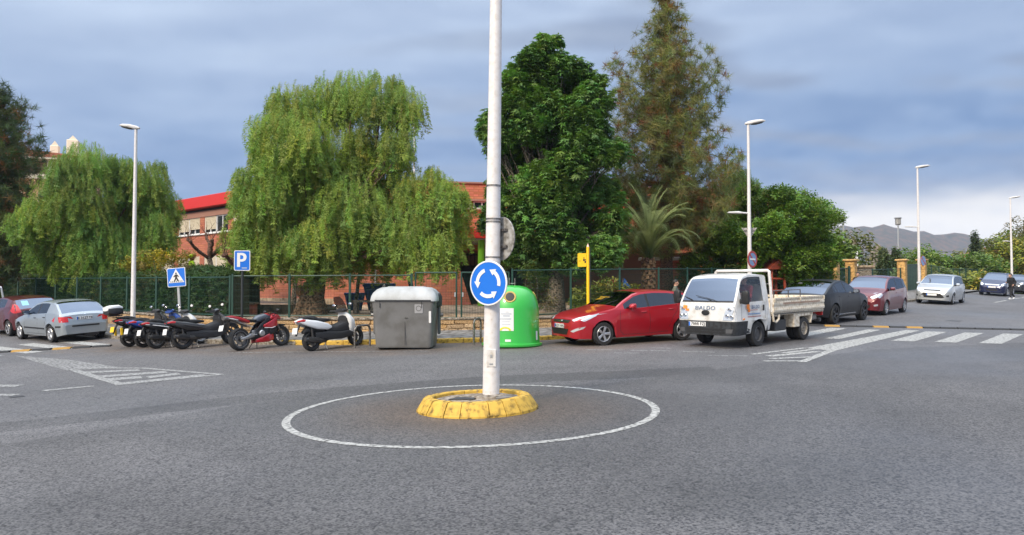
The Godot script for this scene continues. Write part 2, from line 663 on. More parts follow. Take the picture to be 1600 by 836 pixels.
func markings() -> void:
	# the painted ring
	var t := PackedVector3Array()
	for k in 120:
		var a0 := TAU * k / 120
		var a1 := TAU * (k + 1) / 120
		var q := []
		for e in [[a0, 2.48], [a0, 2.59], [a1, 2.59], [a1, 2.48]]: q.append(V(-.548 + e[1] * cos(e[0]), 10.73 + e[1] * sin(e[0]), .005))
		quad(t, q[0], q[1], q[2], q[3])
	if (t[2] - t[0]).cross(t[1] - t[0]).y < 0.0: t = flip(t)
	struct("roundabout_ring_marking", t, M.paint)
	# crossing of the right-hand street
	for s in [[8.95, 21.7, 9.3, 21.5], [10.45, 20.9, 10.95, 20.62], [11.4, 20.45, 11.85, 20.2], [12.35, 20.05, 12.8, 19.8], [13.3, 19.55, 13.75, 19.3], [14.2, 19.1, 14.65, 18.85], [8.0, 22.4, 8.45, 22.1], [7.1, 23.0, 7.5, 22.75]]:
		mark("crossing_stripe_marking", [[s[0], s[1]], [s[2], s[3]], [s[2] + 2.8, s[3] + 3.3], [s[0] + 2.8, s[1] + 3.3]])
	# splitter of the right-hand street
	mark("splitter_wedge_marking", [[7.35, 18.95], [12.9, 24.75], [13.2, 24.5], [7.75, 18.2]])
	mark("splitter_line_marking", [[5.55, 17.72], [7.35, 19.1], [7.42, 18.98], [5.62, 17.58]])
	mark("splitter_line_marking", [[6.02, 15.98], [7.62, 18.35], [7.76, 18.2], [6.17, 15.9]])
	mark("hatch_stripe_marking", [[5.75, 17.3], [7.25, 18.2], [7.42, 18.05], [5.9, 17.1]])
	mark("hatch_stripe_marking", [[6.3, 17.9], [7.45, 18.75], [7.5, 18.6], [6.5, 17.8]])
	mark("hatch_stripe_marking", [[5.6, 16.75], [6.7, 17.0], [6.62, 16.82], [5.75, 16.6]])
	mark("hatch_stripe_marking", [[5.35, 16.3], [6.25, 16.22], [6.17, 16.06], [5.4, 16.14]])
	# worn bay lines in front of the parked red car
	for s in [[1.9, 19.35, 2.8, 19.15], [3.0, 19.05, 3.9, 18.75], [4.2, 18.6, 4.9, 18.3], [2.5, 18.5, 3.1, 18.35], [3.6, 19.6, 4.1, 19.4], [4.55, 17.6, 5.4, 17.35]]:
		mark("bay_line_marking", [[s[0], s[1]], [s[2], s[3]], [s[2] - .05, s[3] - .14], [s[0] - .05, s[1] - .14]], M.faded)
	# splitter of the left-hand street
	mark("splitter_line_marking", [[-10.27, 18.07], [-8.5, 17.62], [-6.1, 16.0], [-6.2, 15.9], [-8.56, 17.48], [-10.33, 17.93]], M.paint_old)
	mark("splitter_line_marking", [[-6.12, 16.0], [-7.75, 14.8], [-7.66, 14.66], [-6.02, 15.88]], M.paint_old)
	mark("splitter_line_marking", [[-7.75, 14.8], [-10.2, 17.5], [-10.05, 17.6], [-7.55, 14.85]], M.paint_old)
	mark("splitter_wedge_marking", [[-14.2, 21.6], [-11.6, 19.9], [-9.2, 17.85], [-10.3, 17.55]], M.faded)
	for s in [[-9.75, 17.2, -8.55, 17.35, .32], [-8.95, 16.35, -7.7, 16.85, .36], [-8.45, 15.85, -7.85, 16.05, .4], [-7.7, 15.95, -7.25, 16.45, .34], [-7.75, 15.05, -6.55, 16.05, .3]]:
		mark("hatch_stripe_marking", [[s[0], s[1]], [s[2], s[3]], [s[2] + .22, s[3] - s[4]], [s[0] + .22, s[1] - s[4]]], M.paint_old)
	mark("lane_dash_marking", [[-8.85, 14.3], [-8.12, 14.76], [-8.05, 14.6], [-8.75, 14.12]], M.paint_old)
	mark("lane_dash_marking", [[-10.9, 15.5], [-9.75, 15.2], [-9.8, 14.95], [-10.9, 15.2]], M.paint_old)
	mark("lane_dash_marking", [[-9.9, 14.1], [-8.95, 13.85], [-9.0, 13.65], [-9.9, 13.9]], M.paint_old)
	# crossing of the left-hand street
	for k in 7:
		var o := Vector2(-.60, -.80) * .98 * k
		mark("crossing_stripe_marking", [[-12.7 + o.x, 24.0 + o.y], [-12.95 + o.x, 23.6 + o.y], [-15.7 + o.x, 25.7 + o.y], [-15.4 + o.x, 26.1 + o.y]], M.faded if k == 3 else M.paint)
	# parking edge line by the motorcycles
	mark("bay_line_marking", [[-7.6, 20.6], [-2.2, 19.75], [-2.2, 19.67], [-7.6, 20.5]], M.faded)
	# bay lines further up the right-hand street
	for k in 3:
		var s := 24.0 + k * 5.2
		mark("bay_line_marking", [[12.5 + .66 * s, 26.6 + .75 * s], [12.5 + .66 * (s + 4.4), 26.6 + .75 * (s + 4.4)], [12.62 + .66 * (s + 4.4), 26.5 + .75 * (s + 4.4)], [12.62 + .66 * s, 26.5 + .75 * s]])
	mark("manhole_cover", [[16.75, 29.3], [17.1, 29.55], [17.45, 29.3], [17.1, 28.95]], M.dark, .006)
	mark("manhole_cover", [[-9.0, 13.55], [-8.8, 13.65], [-8.65, 13.5], [-8.85, 13.4]], M.dark, .006)

func bump(called: String, a: Vector2, b: Vector2, label: String, pattern: Array) -> void:
	var n := int(a.distance_to(b) / .5)
	var o := thing(called, label, "speed bump", at(V((a.x + b.x) / 2, (a.y + b.y) / 2)))
	for k in n:
		var p := a.lerp(b, (k + .5) / n)
		var q := a.lerp(b, (k + 1.0) / n)
		var z := (V(q.x, q.y) - V(p.x, p.y)).normalized()
		var x := Vector3.UP.cross(z).normalized()
		var sec := PackedVector2Array([Vector2(-.2, -.01), Vector2(-.18, .015), Vector2(-.08, .046), Vector2(.08, .046), Vector2(.18, .015), Vector2(.2, -.01)])
		var s := prism(sec, -.238, .238)
		var y := pattern.has(k)
		var e := part("yellow_segment" if y else "black_segment", s, M.yellow_rub if y else M.rubber, o, 20.0)
		e.transform = o.transform.affine_inverse() * Transform3D(Basis(x, z.cross(x), z), V(p.x, p.y))

# ---------- the island and its lamp column ----------
func island() -> void:
	var c := Vector2(-.49, 10.82)
	var o := thing("traffic_island", "round traffic island of chipped yellow kerb blocks in the middle of the junction", "traffic island", at(V(c.x, c.y)))
	var up := Vector3(-.0335, 1, -.0048).normalized()
	o.basis = Basis(Vector3(up.y, -up.x, 0).normalized(), up, Vector3(up.y, -up.x, 0).normalized().cross(up))
	var cuts := [0.0, .52, 1.0, 1.28, 1.62, 1.93, 2.42, 2.9, 3.3, 3.62, 3.83, 4.2, 4.48, 4.95, 5.22, 5.5, 5.9, TAU]
	var prof := [[.864, -.03], [.860, .02], [.765, .165], [.742, .186], [.64, .192], [.625, .178], [.622, .09]]
	for k in cuts.size() - 1:
		var rings := []
		var a0: float = cuts[k] + .006
		var a1: float = cuts[k + 1] - .006
		var sink := rf(-.006, .006)
		for i in 5:
			var a := lerpf(a0, a1, i / 4.0)
			var r := PackedVector3Array()
			for p in prof: r.append(Vector3(cos(a) * (p[0] + sink), p[1] + sink, -sin(a) * (p[0] + sink)))
			rings.append(r)
		part("kerb_block", loft(rings), M.yellow_kerb, o, 28.0)
	# sunken screed with a broken corner
	part("concrete_fill", Transform3D(Basis(), Vector3(0, .06, 0)) * lathe([[0, .085], [.35, .09], [.64, .075], [.64, 0]], 32), M.concrete, o)
	part("broken_slab", prism(PackedVector2Array([Vector2(-.42, -.14), Vector2(-.06, -.2), Vector2(-.02, -.06), Vector2(-.3, .06)]), 0, .012), M.dark, o).transform = Transform3D(Basis(Vector3.RIGHT, -PI / 2), Vector3(.02, .152, -.0))
	part("mortar_collar", lathe([[.26, .14], [.23, .185], [.13, .20]], 20), M.concrete, o).position = Vector3(.19, 0, -.02)
	part("loose_slab", box(Vector3(.42, .165, .12), Vector3(.3, .03, .22), .008), M.pave, o)
	# column
	var l := thing("lamp_column", "thick white lamp column standing on the yellow traffic island", "lamp post", at(V(-.30, 10.84, .17)))
	l.rotation.z = -.012
	part("pole", lathe([[.121, 0], [.119, .5], [.112, 1.2], [.100, 3.0], [.086, 5.9], [.062, 9.2], [.0, 9.22]], 28), M.pole, l)
	var hatch := part("hatch", box(Vector3(0, .55, .118), Vector3(.135, .25, .014), .005), M.white, l)
	part("hatch_lock", box(Vector3(.0, .575, .127), Vector3(.03, .045, .006)), M.grey, hatch)
	part("hatch_vent", box(Vector3(.0, .465, .127), Vector3(.05, .02, .006)), M.grey, hatch)
	for y in [2.03, 2.54, 2.58, 3.06]: part("clamp_band", lathe([[.109 - .0034 * y, -.012], [.121 - .0045 * y, -.012], [.121 - .0045 * y, .012], [.109 - .0034 * y, .012]], 24), M.steel, l).position.y = y - .05
	part("arm", tube([Vector3(0, 9.1, 0), Vector3(.1, 9.3, .1), Vector3(1.0, 9.45, 1.0)], .04), M.white, l)
	part("lamp_head", hull([[-.1, 9.48, 0, .03, .05], [.1, 9.5, 0, .07, .16, 3], [.5, 9.52, 0, .07, .17, 3], [.68, 9.53, 0, .02, .08, 3]]), M.white, l).transform = Transform3D(Basis(Vector3.UP, -PI / 4), Vector3(.75, 0, .75))
	# round blue sign
	var s := thing("roundabout_sign", "round blue sign with three white circling arrows strapped to the lamp column", "road sign", Transform3D(Basis(Vector3.UP, deg_to_rad(-33.0)) * Basis(Vector3.BACK, deg_to_rad(3.0)), V(-.325, 10.66, 1.78)))
	disc(s, .318, M.sign_white, M.blue)
	for k in 3:
		var pts := PackedVector2Array()
		var a0 := deg_to_rad(-15.0 + 120.0 * k)
		for i in 9: pts.append(Vector2.from_angle(a0 + deg_to_rad(66.0) * i / 8.0) * .212)
		var e := a0 + deg_to_rad(66.0)
		pts.append(Vector2.from_angle(e) * .240)
		pts.append(Vector2.from_angle(e + deg_to_rad(28.0)) * .19)
		pts.append(Vector2.from_angle(e) * .132)
		for i in 9: pts.append(Vector2.from_angle(e - deg_to_rad(66.0) * i / 8.0) * .160)
		part("arrow", prism(pts, .0, .004), M.sign_white, s).position.z = .022
	part("bracket", box(Vector3(0, 0, -.03), Vector3(.3, .04, .04)), M.steel, s)
	var b := thing("round_sign_back", "grey back of a round sign strapped behind the lamp column", "road sign", Transform3D(Basis(Vector3.UP, deg_to_rad(180.0 - 53.0)), V(-.16, 10.92, 2.42)))
	disc(b, .315, M.grey_matt, M.sign_white)
	part("bracket", box(Vector3(0, .12, -.025), Vector3(.34, .035, .03)), M.steel, b)
	part("bracket", box(Vector3(0, -.12, -.025), Vector3(.34, .035, .03)), M.steel, b)

func disc(s: Node3D, r: float, rim: Material, face: Material) -> void:
	part("plate", Transform3D(Basis(Vector3.RIGHT, PI / 2), Vector3.ZERO) * lathe([[0, 0], [r * .97, 0], [r, .004], [r, .018], [r * .985, .022], [r * .93, .022], [r * .93, .016], [0, .016]], 48), rim, s)
	part("face", Transform3D(Basis(Vector3.RIGHT, PI / 2), Vector3(0, 0, .0165)) * lathe([[0, 0], [r * .925, 0], [r * .925, .003], [0, .003]], 48), face, s)

# ---------- kerb, pavement, low wall, school yard ----------
var KF := []        # [kerb point, wall point] from the far left to the far right

func borders() -> void:
	var k := [Vector2(-47.8, 54.3), Vector2(-30, 39.5), Vector2(-13.1, 25.5), Vector2(-11.2, 24.35), Vector2(-9, 23.2), Vector2(-6.1, 22.15), Vector2(-4, 21.85), Vector2(-1.45, 21.8), Vector2(1.0, 22.2), Vector2(3.9, 23.6), Vector2(7.0, 25.8), Vector2(10.1, 28.7), Vector2(22.3, 42.5), Vector2(36, 58.1), Vector2(54, 78.5)]
	var f := [Vector2(-46.6, 55.6), Vector2(-28.8, 40.9), Vector2(-12.0, 26.8), Vector2(-9.9, 25.1), Vector2(-8.2, 24.6), Vector2(-6.0, 24.35), Vector2(-4, 24.2), Vector2(-1.8, 24.1), Vector2(.4, 24.3), Vector2(2.9, 25.4), Vector2(5.4, 27.3), Vector2(8.15, 30.4), Vector2(20.35, 44.3), Vector2(34, 59.8), Vector2(52, 80)]
	var ks := spline(k, 8)
	var fs := spline(f, 8)
	for i in ks.size(): KF.append([ks[i], fs[i]])

func along(path: Array, step: float) -> Array:
	var o := [path[0]]
	var left := step
	for i in path.size() - 1:
		var a: Vector2 = path[i]
		var b: Vector2 = path[i + 1]
		var l := a.distance_to(b)
		var s := 0.0
		while l - s >= left:
			s += left
			o.append(a.lerp(b, s / l))
			left = step
		left -= l - s
	return o

func side_path(k: int, from := 0, to := 9999) -> Array:
	var o := []
	for i in range(from, mini(to, KF.size())): o.append(KF[i][k])
	return o

func block_on(a: Vector2, b: Vector2, w: float, inset: float, y0: float, y1: float, gap := .006) -> PackedVector3Array:
	# a chamfered kerb block between two points of a line; w is its width away from the road
	var dir := (b - a).normalized()
	var nrm := Vector2(-dir.y, dir.x)
	var rings := []
	for e in 2:
		var p := a + dir * gap if e == 0 else b - dir * gap
		var r := PackedVector3Array()
		for q in [[inset, y0], [inset + .012, y1 - .025], [inset + .035, y1], [inset + w, y1], [inset + w, y0]]:
			var c: Vector2 = p + nrm * q[0]
			r.append(V(c.x, c.y, q[1]))
		rings.append(r)
	return loft(rings)

func kerbs() -> void:
	var root := struct("kerb", PackedVector3Array(), M.kerb)
	root.mesh = mesh_of(block_on(KF[0][0], KF[1][0], .15, 0, -.1, .12))
	root.material_override = M.kerb
	var path := along(side_path(0, 4), .5)
	for i in path.size() - 1:
		var p: Vector2 = path[i]
		var yel := p.x > -6.9 and p.x < 6.5
		if not yel and (p.x < -20.0 or p.x > 30.0): continue
		if not yel and i % 2: continue
		var b: Vector2 = path[i + (1 if yel else mini(2, path.size() - 1 - i))]
		part("kerb_stone", block_on(p, b, .15, rf(-.012, .012), -.15, .13 + rf(-.008, .008), rf(.004, .014)), M.yellow_kerb if yel else M.kerb, root)
	var t := PackedVector3Array()
	for i in KF.size() - 1:
		var m := 5
		for j in m:
			var q := []
			for e in [[i, j], [i, j + 1], [i + 1, j + 1], [i + 1, j]]:
				var v: Vector2 = (KF[e[0]][0] as Vector2).lerp(KF[e[0]][1], e[1] / float(m))
				var dv: Vector2 = (KF[e[0]][1] - KF[e[0]][0]).normalized() * .1 if e[1] == 0 else Vector2.ZERO
				q.append(V(v.x + dv.x, v.y + dv.y, .122 + .012 * e[1]))
			quad(t, q[0], q[1], q[2], q[3])
	struct("pavement", up_facing(t), M.pave, 60.0)

func up_facing(t: PackedVector3Array) -> PackedVector3Array:
	for i in range(0, t.size(), 3):
		if (t[i + 2] - t[i]).cross(t[i + 1] - t[i]).y < 0.0:
			var p := t[i]
			t[i] = t[i + 1]
			t[i + 1] = p
	return t

func wall_top(p: Vector2) -> float:
	return maxf(yy(p.x, p.y) + .06, gy(p.x, p.y) + .42)

func low_wall() -> void:
	var o := thing("low_stone_wall", "low ochre rubble stone wall under the green school fence", "wall", at(V(0, 24.3)))
	var inv := o.transform.affine_inverse()
	var fine := side_path(1, 3, 113)
	# mortar core
	var rings := []
	for p: Vector2 in fine:
		var c := Vector2(4, 70)
		var n := (c - p).normalized()
		var r := PackedVector3Array()
		for q in [[.03, -.2], [.03, 0.0], [.32, 0.0], [.32, -.2]]:
			var v := p + n * float(q[0])
			r.append(Vector3(v.x, (wall_top(p) - .07) if q[1] == 0.0 else gy(p.x, p.y), -v.y))
		rings.append(r)
	part("mortar_core", inv * loft(rings), M.stone[3], o)
	var seen := side_path(1, 14, 80)
	for course in 3:
		var pts := along(seen, .01)
		var i := int(rf(0, 20))
		while i < pts.size() - 70:
			var n := int(rf(24, 62))
			var a: Vector2 = pts[i]
			var b: Vector2 = pts[i + n]
			i += n + 1
			if a.x < -20.0 or a.x > 12.0: continue
			var lo := gy(a.x, a.y) + .10
			var hi := wall_top(a) - .075
			var h := (hi - lo) / 3.0
			var y := lo + h * (course + .5)
			var dir := (b - a).normalized()
			var L := a.distance_to(b)
			var s := box(Vector3.ZERO, Vector3(L, h * rf(.86, .98), .14), .022)
			for k in s.size():
				var key := s[k] * 31.0
				s[k] += Vector3(sin(key.y * 3.1 + i), sin(key.x * 2.3 + key.z + i), sin(key.x * 1.7 + key.y * 2.9 + i)) * .011
			var mid := (a + b) / 2
			var z := Vector3(-dir.y, 0, -dir.x)
			var T := Transform3D(Basis(Vector3(dir.x, 0, -dir.y), Vector3.UP, -z), Vector3(mid.x, y, -mid.y) + z * rf(.045, .075))
			part("stone", s, M.stone[rng.randi() % 5], o, 45.0).transform = inv * T
	var caps := along(fine, .6)
	for i in caps.size() - 1:
		var a: Vector2 = caps[i]
		var b: Vector2 = caps[i + 1]
		if a.x < -26.0 or a.x > 17.0: continue
		var dir := (b - a).normalized()
		var z := Vector3(-dir.y, 0, -dir.x)
		var mid := (a + b) / 2
		part("coping_slab", box(Vector3.ZERO, Vector3(a.distance_to(b) - .012, .07, .40), .012), M.concrete, o).transform = inv * Transform3D(Basis(Vector3(dir.x, 0, -dir.y), Vector3.UP, -z), Vector3(mid.x, wall_top(mid) - .03 + rf(-.005, .005), -mid.y) + z * .16)

func yard() -> void:
	var t := PackedVector3Array()
	var C := Vector2(4, 120)
	var ks := [.0, .02, .05, .09, .15, .25, .4, .6, .8, 1.0]
	for i in KF.size() - 1:
		for j in ks.size() - 1:
			var q := []
			for e in [[i, j], [i, j + 1], [i + 1, j + 1], [i + 1, j]]:
				var p: Vector2 = KF[e[0]][1]
				p = p + (C - p).normalized() * .25
				p = p.lerp(C, ks[e[1]])
				q.append(Y(p.x, p.y, .0))
			quad(t, q[0], q[1], q[2], q[3])
	struct("school_yard", up_facing(t), M.sand, 60.0)

# ---------- fences ----------
func post_at(o: Node3D, called: String, p: Vector2, h: float, w := .06, m: Material = null) -> void:
	part(called, box(Vector3(0, h / 2, 0), Vector3(w, h, w), .006), m if m else M.green, o).transform = o.transform.affine_inverse() * at(Vector3(p.x, wall_top(p), -p.y))

func fence_run(called: String, label: String, pts: Array, h: float, cat := "fence", gap := .05, dark: Material = null) -> Node3D:
	var g: Material = dark if dark else M.green
	var mid: Vector2 = pts[pts.size() / 2]
	var o := thing(called, label, cat, at(Vector3(mid.x, wall_top(mid), -mid.y)))
	var inv := o.transform.affine_inverse()
	for p in pts: post_at(o, "post", p, h + .04, .065, g)
	for i in pts.size() - 1:
		var a: Vector2 = pts[i]
		var b: Vector2 = pts[i + 1]
		var A := Vector3(a.x, wall_top(a), -a.y)
		var B := Vector3(b.x, wall_top(b), -b.y)
		for y in [.06, h - .02]: part("rail", inv * rod(A + Vector3(0, y, 0), B + Vector3(0, y, 0), .021, 8), g, o)
		var t := PackedVector3Array()
		var n := int(a.distance_to(b) / gap)
		for k in range(1, n):
			var q := A.lerp(B, k / float(n))
			t.append_array(rod(q + Vector3(0, .06, 0), q + Vector3(0, h - .02, 0), .0024, 4))
		for y in [.1, .3, .5, .7, .9, 1.1, 1.3, 1.5]:
			if y < h - .1: t.append_array(rod(A + Vector3(0, y, 0), B + Vector3(0, y, 0), .0028, 4))
		var w := part("wire_mesh", inv * t, g, o, 0.0)
		w.set_meta("kind", "stuff")
	return o

func bars(o: Node3D, A: Vector3, B: Vector3, h: float, y0: float, gap: float, w: float, m: Material) -> void:
	var n := int(A.distance_to(B) / gap)
	for k in range(1, n):
		var q := A.lerp(B, k / float(n))
		part("bar", box(Vector3(0, (y0 + h) / 2, 0), Vector3(w, h - y0, w)), m, o).position = q

func gate_leaf(called: String, label: String, a: Vector2, b: Vector2, h: float, drop: float) -> void:
	var o := thing(called, label, "gate", at(Vector3(a.x, wall_top(a) - drop, -a.y)))
	var A := Vector3.ZERO
	var B := Vector3(b.x - a.x, wall_top(b) - wall_top(a), -(b.y - a.y))
	for q: Vector3 in [A, B]: part("stile", rod(q + Vector3(0, .0, 0), q + Vector3(0, h, 0), .028, 8), M.green, o)
	for y in [.05, h - .02]: part("rail", rod(A + Vector3(0, y, 0), B + Vector3(0, y, 0), .026, 8), M.green, o)
	part("latch", box(B * .97 + Vector3(0, h * .52, .04), Vector3(.05, .14, .05), .006), M.grey, o)
	var t := PackedVector3Array()
	var n := int(A.distance_to(B) / .05)
	for k in range(1, n):
		var q := A.lerp(B, k / float(n))
		t.append_array(rod(q + Vector3(0, .05, 0), q + Vector3(0, h, 0), .0034, 4))
	for k in range(1, 7): t.append_array(rod(A + Vector3(0, h * k / 7.0, 0), B + Vector3(0, h * k / 7.0, 0), .003, 4))
	part("wire_mesh", t, M.green, o, 0.0).set_meta("kind", "stuff")

func sub(path: Array, a: float, b: float, step: float) -> Array:
	# points of a path between two x values, evenly spaced
	var o := []
	for p: Vector2 in path:
		if p.x >= a - .001 and p.x <= b + .001: o.append(p)
	var l := 0.0
	for i in o.size() - 1: l += o[i].distance_to(o[i + 1])
	var n := maxi(1, roundi(l / step))
	var r := along(o, l / n - .0005)
	r[-1] = o[-1]
	return r

func fences() -> void:
	var line := along(side_path(1), .05)
	for i in line.size():
		var p: Vector2 = line[i]
		line[i] = p + (Vector2(4, 70) - p).normalized() * .12
	fence_run("mesh_fence", "green mesh fence in front of the clipped hedge on the left-hand street", sub(line, -34, -9.3, 2.45), 1.34)
	fence_run("mesh_fence", "green mesh fence on the stone wall behind the motorcycles and the grey bin", sub(line, -9.25, -3.2, 2.1), 1.38)
	gate_leaf("gate_leaf", "green mesh gate leaf behind the grey bin, hinge side towards the bin", Vector2(-3.1, 24.28), Vector2(-1.78, 24.22), 1.52, .06)
	gate_leaf("gate_leaf", "green mesh gate leaf behind the lamp column and the round blue sign", Vector2(-.1, 24.36), Vector2(-1.62, 24.22), 1.52, .06)
	fence_run("mesh_fence", "green mesh fence behind the green bottle bank and the parked red hatchback", sub(line, 0.0, 9.4, 2.15), 1.52)
	fence_run("mesh_fence", "green mesh fence under the dense dark tree behind the white truck", sub(line, 9.5, 14.8, 2.3), 1.5)
	var cream := worn(mat(.66, .40, .14, .85), M.soft, .8)
	var caps := worn(mat(.66, .42, .17, .85), M.soft, .8)
	var gp := [[17.4, 40.9, "cream gate pillar without a cap beside the barred gate"], [19.4, 43.2, "cream gate pillar with a cap behind the red people carrier"], [26.4, 51.1, "cream gate pillar on the near side of the sheet metal gate"], [29.95, 55.15, "cream gate pillar partly behind a white lamp post"]]
	for i in 4:
		var g = gp[i]
		var p := Vector2(g[0], g[1])
		var o := thing("gate_pillar", g[2], "pillar", at(V(p.x, p.y, .1), deg_to_rad(49)), "cream gate pillars")
		part("shaft", box(Vector3(0, 1.05, 0), Vector3(.52, 2.15, .52), .02), cream, o)
		if i: part("cap", box(Vector3(0, 2.18, 0), Vector3(.74, .12, .74), .03), caps, o)
	for e in [[14.9, 38.1, 17.1, 40.55, "barred green gate beside the fence under the dark tree"], [17.7, 41.25, 19.15, 42.9, "narrow barred green gate between two cream pillars"]]:
		var A := V(e[0], e[1], .12)
		var B := V(e[2], e[3], .12)
		var o := thing("barred_gate", e[4], "gate", at(A))
		for y in [.08, 1.72]: part("rail", rod(Vector3(0, y, 0), B - A + Vector3(0, y, 0), .035, 6), M.green_dark, o)
		for q: Vector3 in [Vector3.ZERO, B - A]: part("stile", box(q + Vector3(0, .92, 0), Vector3(.1, 1.84, .1)), M.green_dark, o)
		bars(o, Vector3.ZERO, B - A, 1.72, .08, .2, .035, M.green_dark)
	fence_run("mesh_fence", "dark green mesh fence between two cream pillars behind the red people carrier", [Vector2(19.75, 43.5), Vector2(22.0, 46.1), Vector2(24.2, 48.6), Vector2(26.1, 50.75)], 1.3, "fence", .06, M.green_dark)
	var A := V(26.75, 51.5, .1)
	var B := V(29.65, 54.8, .1)
	var o := thing("sheet_gate", "solid dark green sheet metal gate between two cream pillars", "gate", at(A))
	for k in 6:
		var a := (B - A) * (k / 6.0)
		var b := (B - A) * ((k + 1) / 6.0)
		var dir := (b - a).normalized()
		part("sheet", box(Vector3.ZERO, Vector3(a.distance_to(b) - .015, 1.75, .03), .006), M.green_sheet, o).transform = Transform3D(Basis(dir, Vector3.UP, dir.cross(Vector3.UP)), (a + b) / 2 + Vector3(0, .95, 0))
	for y in [.06, 1.86]: part("rail", rod(Vector3(0, y, 0), B - A + Vector3(0, y, 0), .04, 6), M.green_dark, o)
	fence_run("mesh_fence", "dark green mesh fence running uphill beyond the sheet metal gate", sub(line, 30.5, 50, 2.5), 1.45, "fence", .08, M.green_dark)

# ---------- signs and lamp posts ----------
func signs() -> void:
	# parking
	var o := thing("parking_sign", "blue parking sign with a white letter P on a dark post", "road sign", at(V(-8.55, 23.95, .12), deg_to_rad(8)))
	part("post", lathe([[.04, 0], [.04, 2.65], [.0, 2.66]], 12), M.post_dark, o)
	var pl := part("plate", prism(rect(.245, .32, .04), 0, .022), M.sign_white, o)
	pl.position = Vector3(0, 2.42, .042)
	part("blue_face", prism(rect(.222, .297, .03), 0, .003), M.blue, pl).position.z = .022
	var P := text("P", .62, "Droid Sans", 700)
	var bb := AABB(P[0], Vector3.ZERO)
	for p in P: bb = bb.expand(p)
	part("letter", P, M.sign_white, pl).position = Vector3(-bb.get_center().x - .01, -bb.get_center().y + .02, .028)
	part("small_print", box(Vector3(.07, -.235, .0265), Vector3(.16, .035, .003)), M.print_grey, pl)
	# crossing
	o = thing("crossing_sign", "leaning blue pedestrian crossing sign on a galvanised post behind the scooters", "road sign", at(V(-10.45, 23.95, .12), deg_to_rad(-4)))
	o.basis = o.basis * Basis(Vector3.BACK, deg_to_rad(4.5))
	part("post", prism(rect(.04, .022, .008), 0, 2.05), M.grey, o).transform = Transform3D(Basis(Vector3.RIGHT, -PI / 2), Vector3.ZERO)
	pl = part("plate", prism(rect(.3, .3, .035), 0, .022), M.sign_white, o)
	pl.position = Vector3(-.02, 1.95, .03)
	part("blue_face", prism(rect(.28, .28, .025), 0, .003), M.blue, pl).position.z = .022
	part("triangle", prism(PackedVector2Array([Vector2(-.255, -.17), Vector2(.255, -.17), Vector2(0, .262)]), 0, .003), M.sign_white, pl).position.z = .0255
	var man := PackedVector2Array([Vector2(-.09, -.13), Vector2(-.045, -.13), Vector2(-.005, -.05), Vector2(.04, -.13), Vector2(.085, -.12), Vector2(.03, -.01), Vector2(.03, .04), Vector2(.065, .0), Vector2(.09, .02), Vector2(.035, .09), Vector2(-.03, .09), Vector2(-.095, .02), Vector2(-.07, .0), Vector2(-.035, .035), Vector2(-.035, -.02)])
	part("walking_figure", prism(man, 0, .003), M.sign_black, pl).position.z = .029
	part("figure_head", prism(oval(.026, .026), 0, .003), M.sign_black, pl).position = Vector3(0, .125, .029)
	for k in 7: part("stripe", prism(PackedVector2Array([Vector2(-.012, -.155), Vector2(.012, -.155), Vector2(.006, -.105), Vector2(-.008, -.105)]), 0, .003), M.sign_black, pl).position = Vector3(-.18 + .06 * k, 0, .0292)
	part("clamp", box(Vector3(-.01, 1.95, .01), Vector3(.12, .04, .05)), M.grey, o)
	# yellow post
	o = thing("yellow_flag_sign", "yellow post with a small yellow school transport flag beside the red hatchback", "sign", at(V(2.48, 24.65, .12)))
	part("post", lathe([[.05, 0], [.05, 2.62], [.046, 2.66]], 14), M.yellow, o)
	part("back_post", box(Vector3(.062, 1.3, -.01), Vector3(.035, 2.6, .06)), M.post_dark, o)
	part("post_tip", lathe([[.045, 2.66], [.0, 2.78]], 12), M.pink, o)
	pl = part("plate", prism(rect(.145, .22, .03), 0, .02), M.yellow, o)
	pl.position = Vector3(-.195, 2.23, .02)
	for q in [[.06, .06], [.105, .0]]:
		part("figure_head", prism(oval(.018, .018), 0, .003), M.sign_black, pl).position = Vector3(q[0], q[1] + .01, .02)
		part("figure", prism(PackedVector2Array([Vector2(-.03, -.1), Vector2(.018, -.1), Vector2(.022, -.02), Vector2(-.02, -.015)]), 0, .003), M.sign_black, pl).position = Vector3(q[0], q[1], .02)
	part("small_arrow", prism(PackedVector2Array([Vector2(-.11, -.04), Vector2(-.045, -.04), Vector2(-.045, -.025), Vector2(-.11, -.025)]), 0, .003), M.sign_black, pl).position.z = .02
	# lamp posts
	lamp("lamp_post", "slim white lamp post rising behind the parked motorcycles", -13.1, 26.15, 7.25, .085, 180.0, .55, false)
	lamp("lamp_post", "tall white lamp post behind the white truck carrying two traffic signs", 8.75, 27.8, 7.35, .085, 0.0, .62, true)
	lamp("lamp_post", "white lamp post with two arms in front of a cream gate pillar", 24.05, 44.6, 7.85, .09, 0.0, .72, true)
	lamp("lamp_post", "white lamp post standing behind the dark blue car at the far right", 46.2, 69.8, 9.0, .11, 0.0, 1.0, true)
	lamp("lamp_post", "small distant white street lamp behind the yellow tree", 55.0, 88.0, 5.6, .09, 180.0, .8, false)
	# signs on the lamp posts
	var s := thing("no_parking_sign", "faded red and blue no stopping sign on the lamp post behind the truck", "road sign", Transform3D(Basis(Vector3.UP, deg_to_rad(40)), V(8.80, 27.66, 2.35)))
	disc(s, .31, M.red_faded, M.blue_faded)
	part("red_ring", Transform3D(Basis(Vector3.RIGHT, PI / 2), Vector3(0, 0, .02)) * lathe([[.235, 0], [.285, 0], [.285, .003], [.235, .003], [.235, 0]], 40), M.red_faded, s)
	part("white_strip", box(Vector3(0, .0, .026), Vector3(.34, .06, .004)), M.sign_white, s)
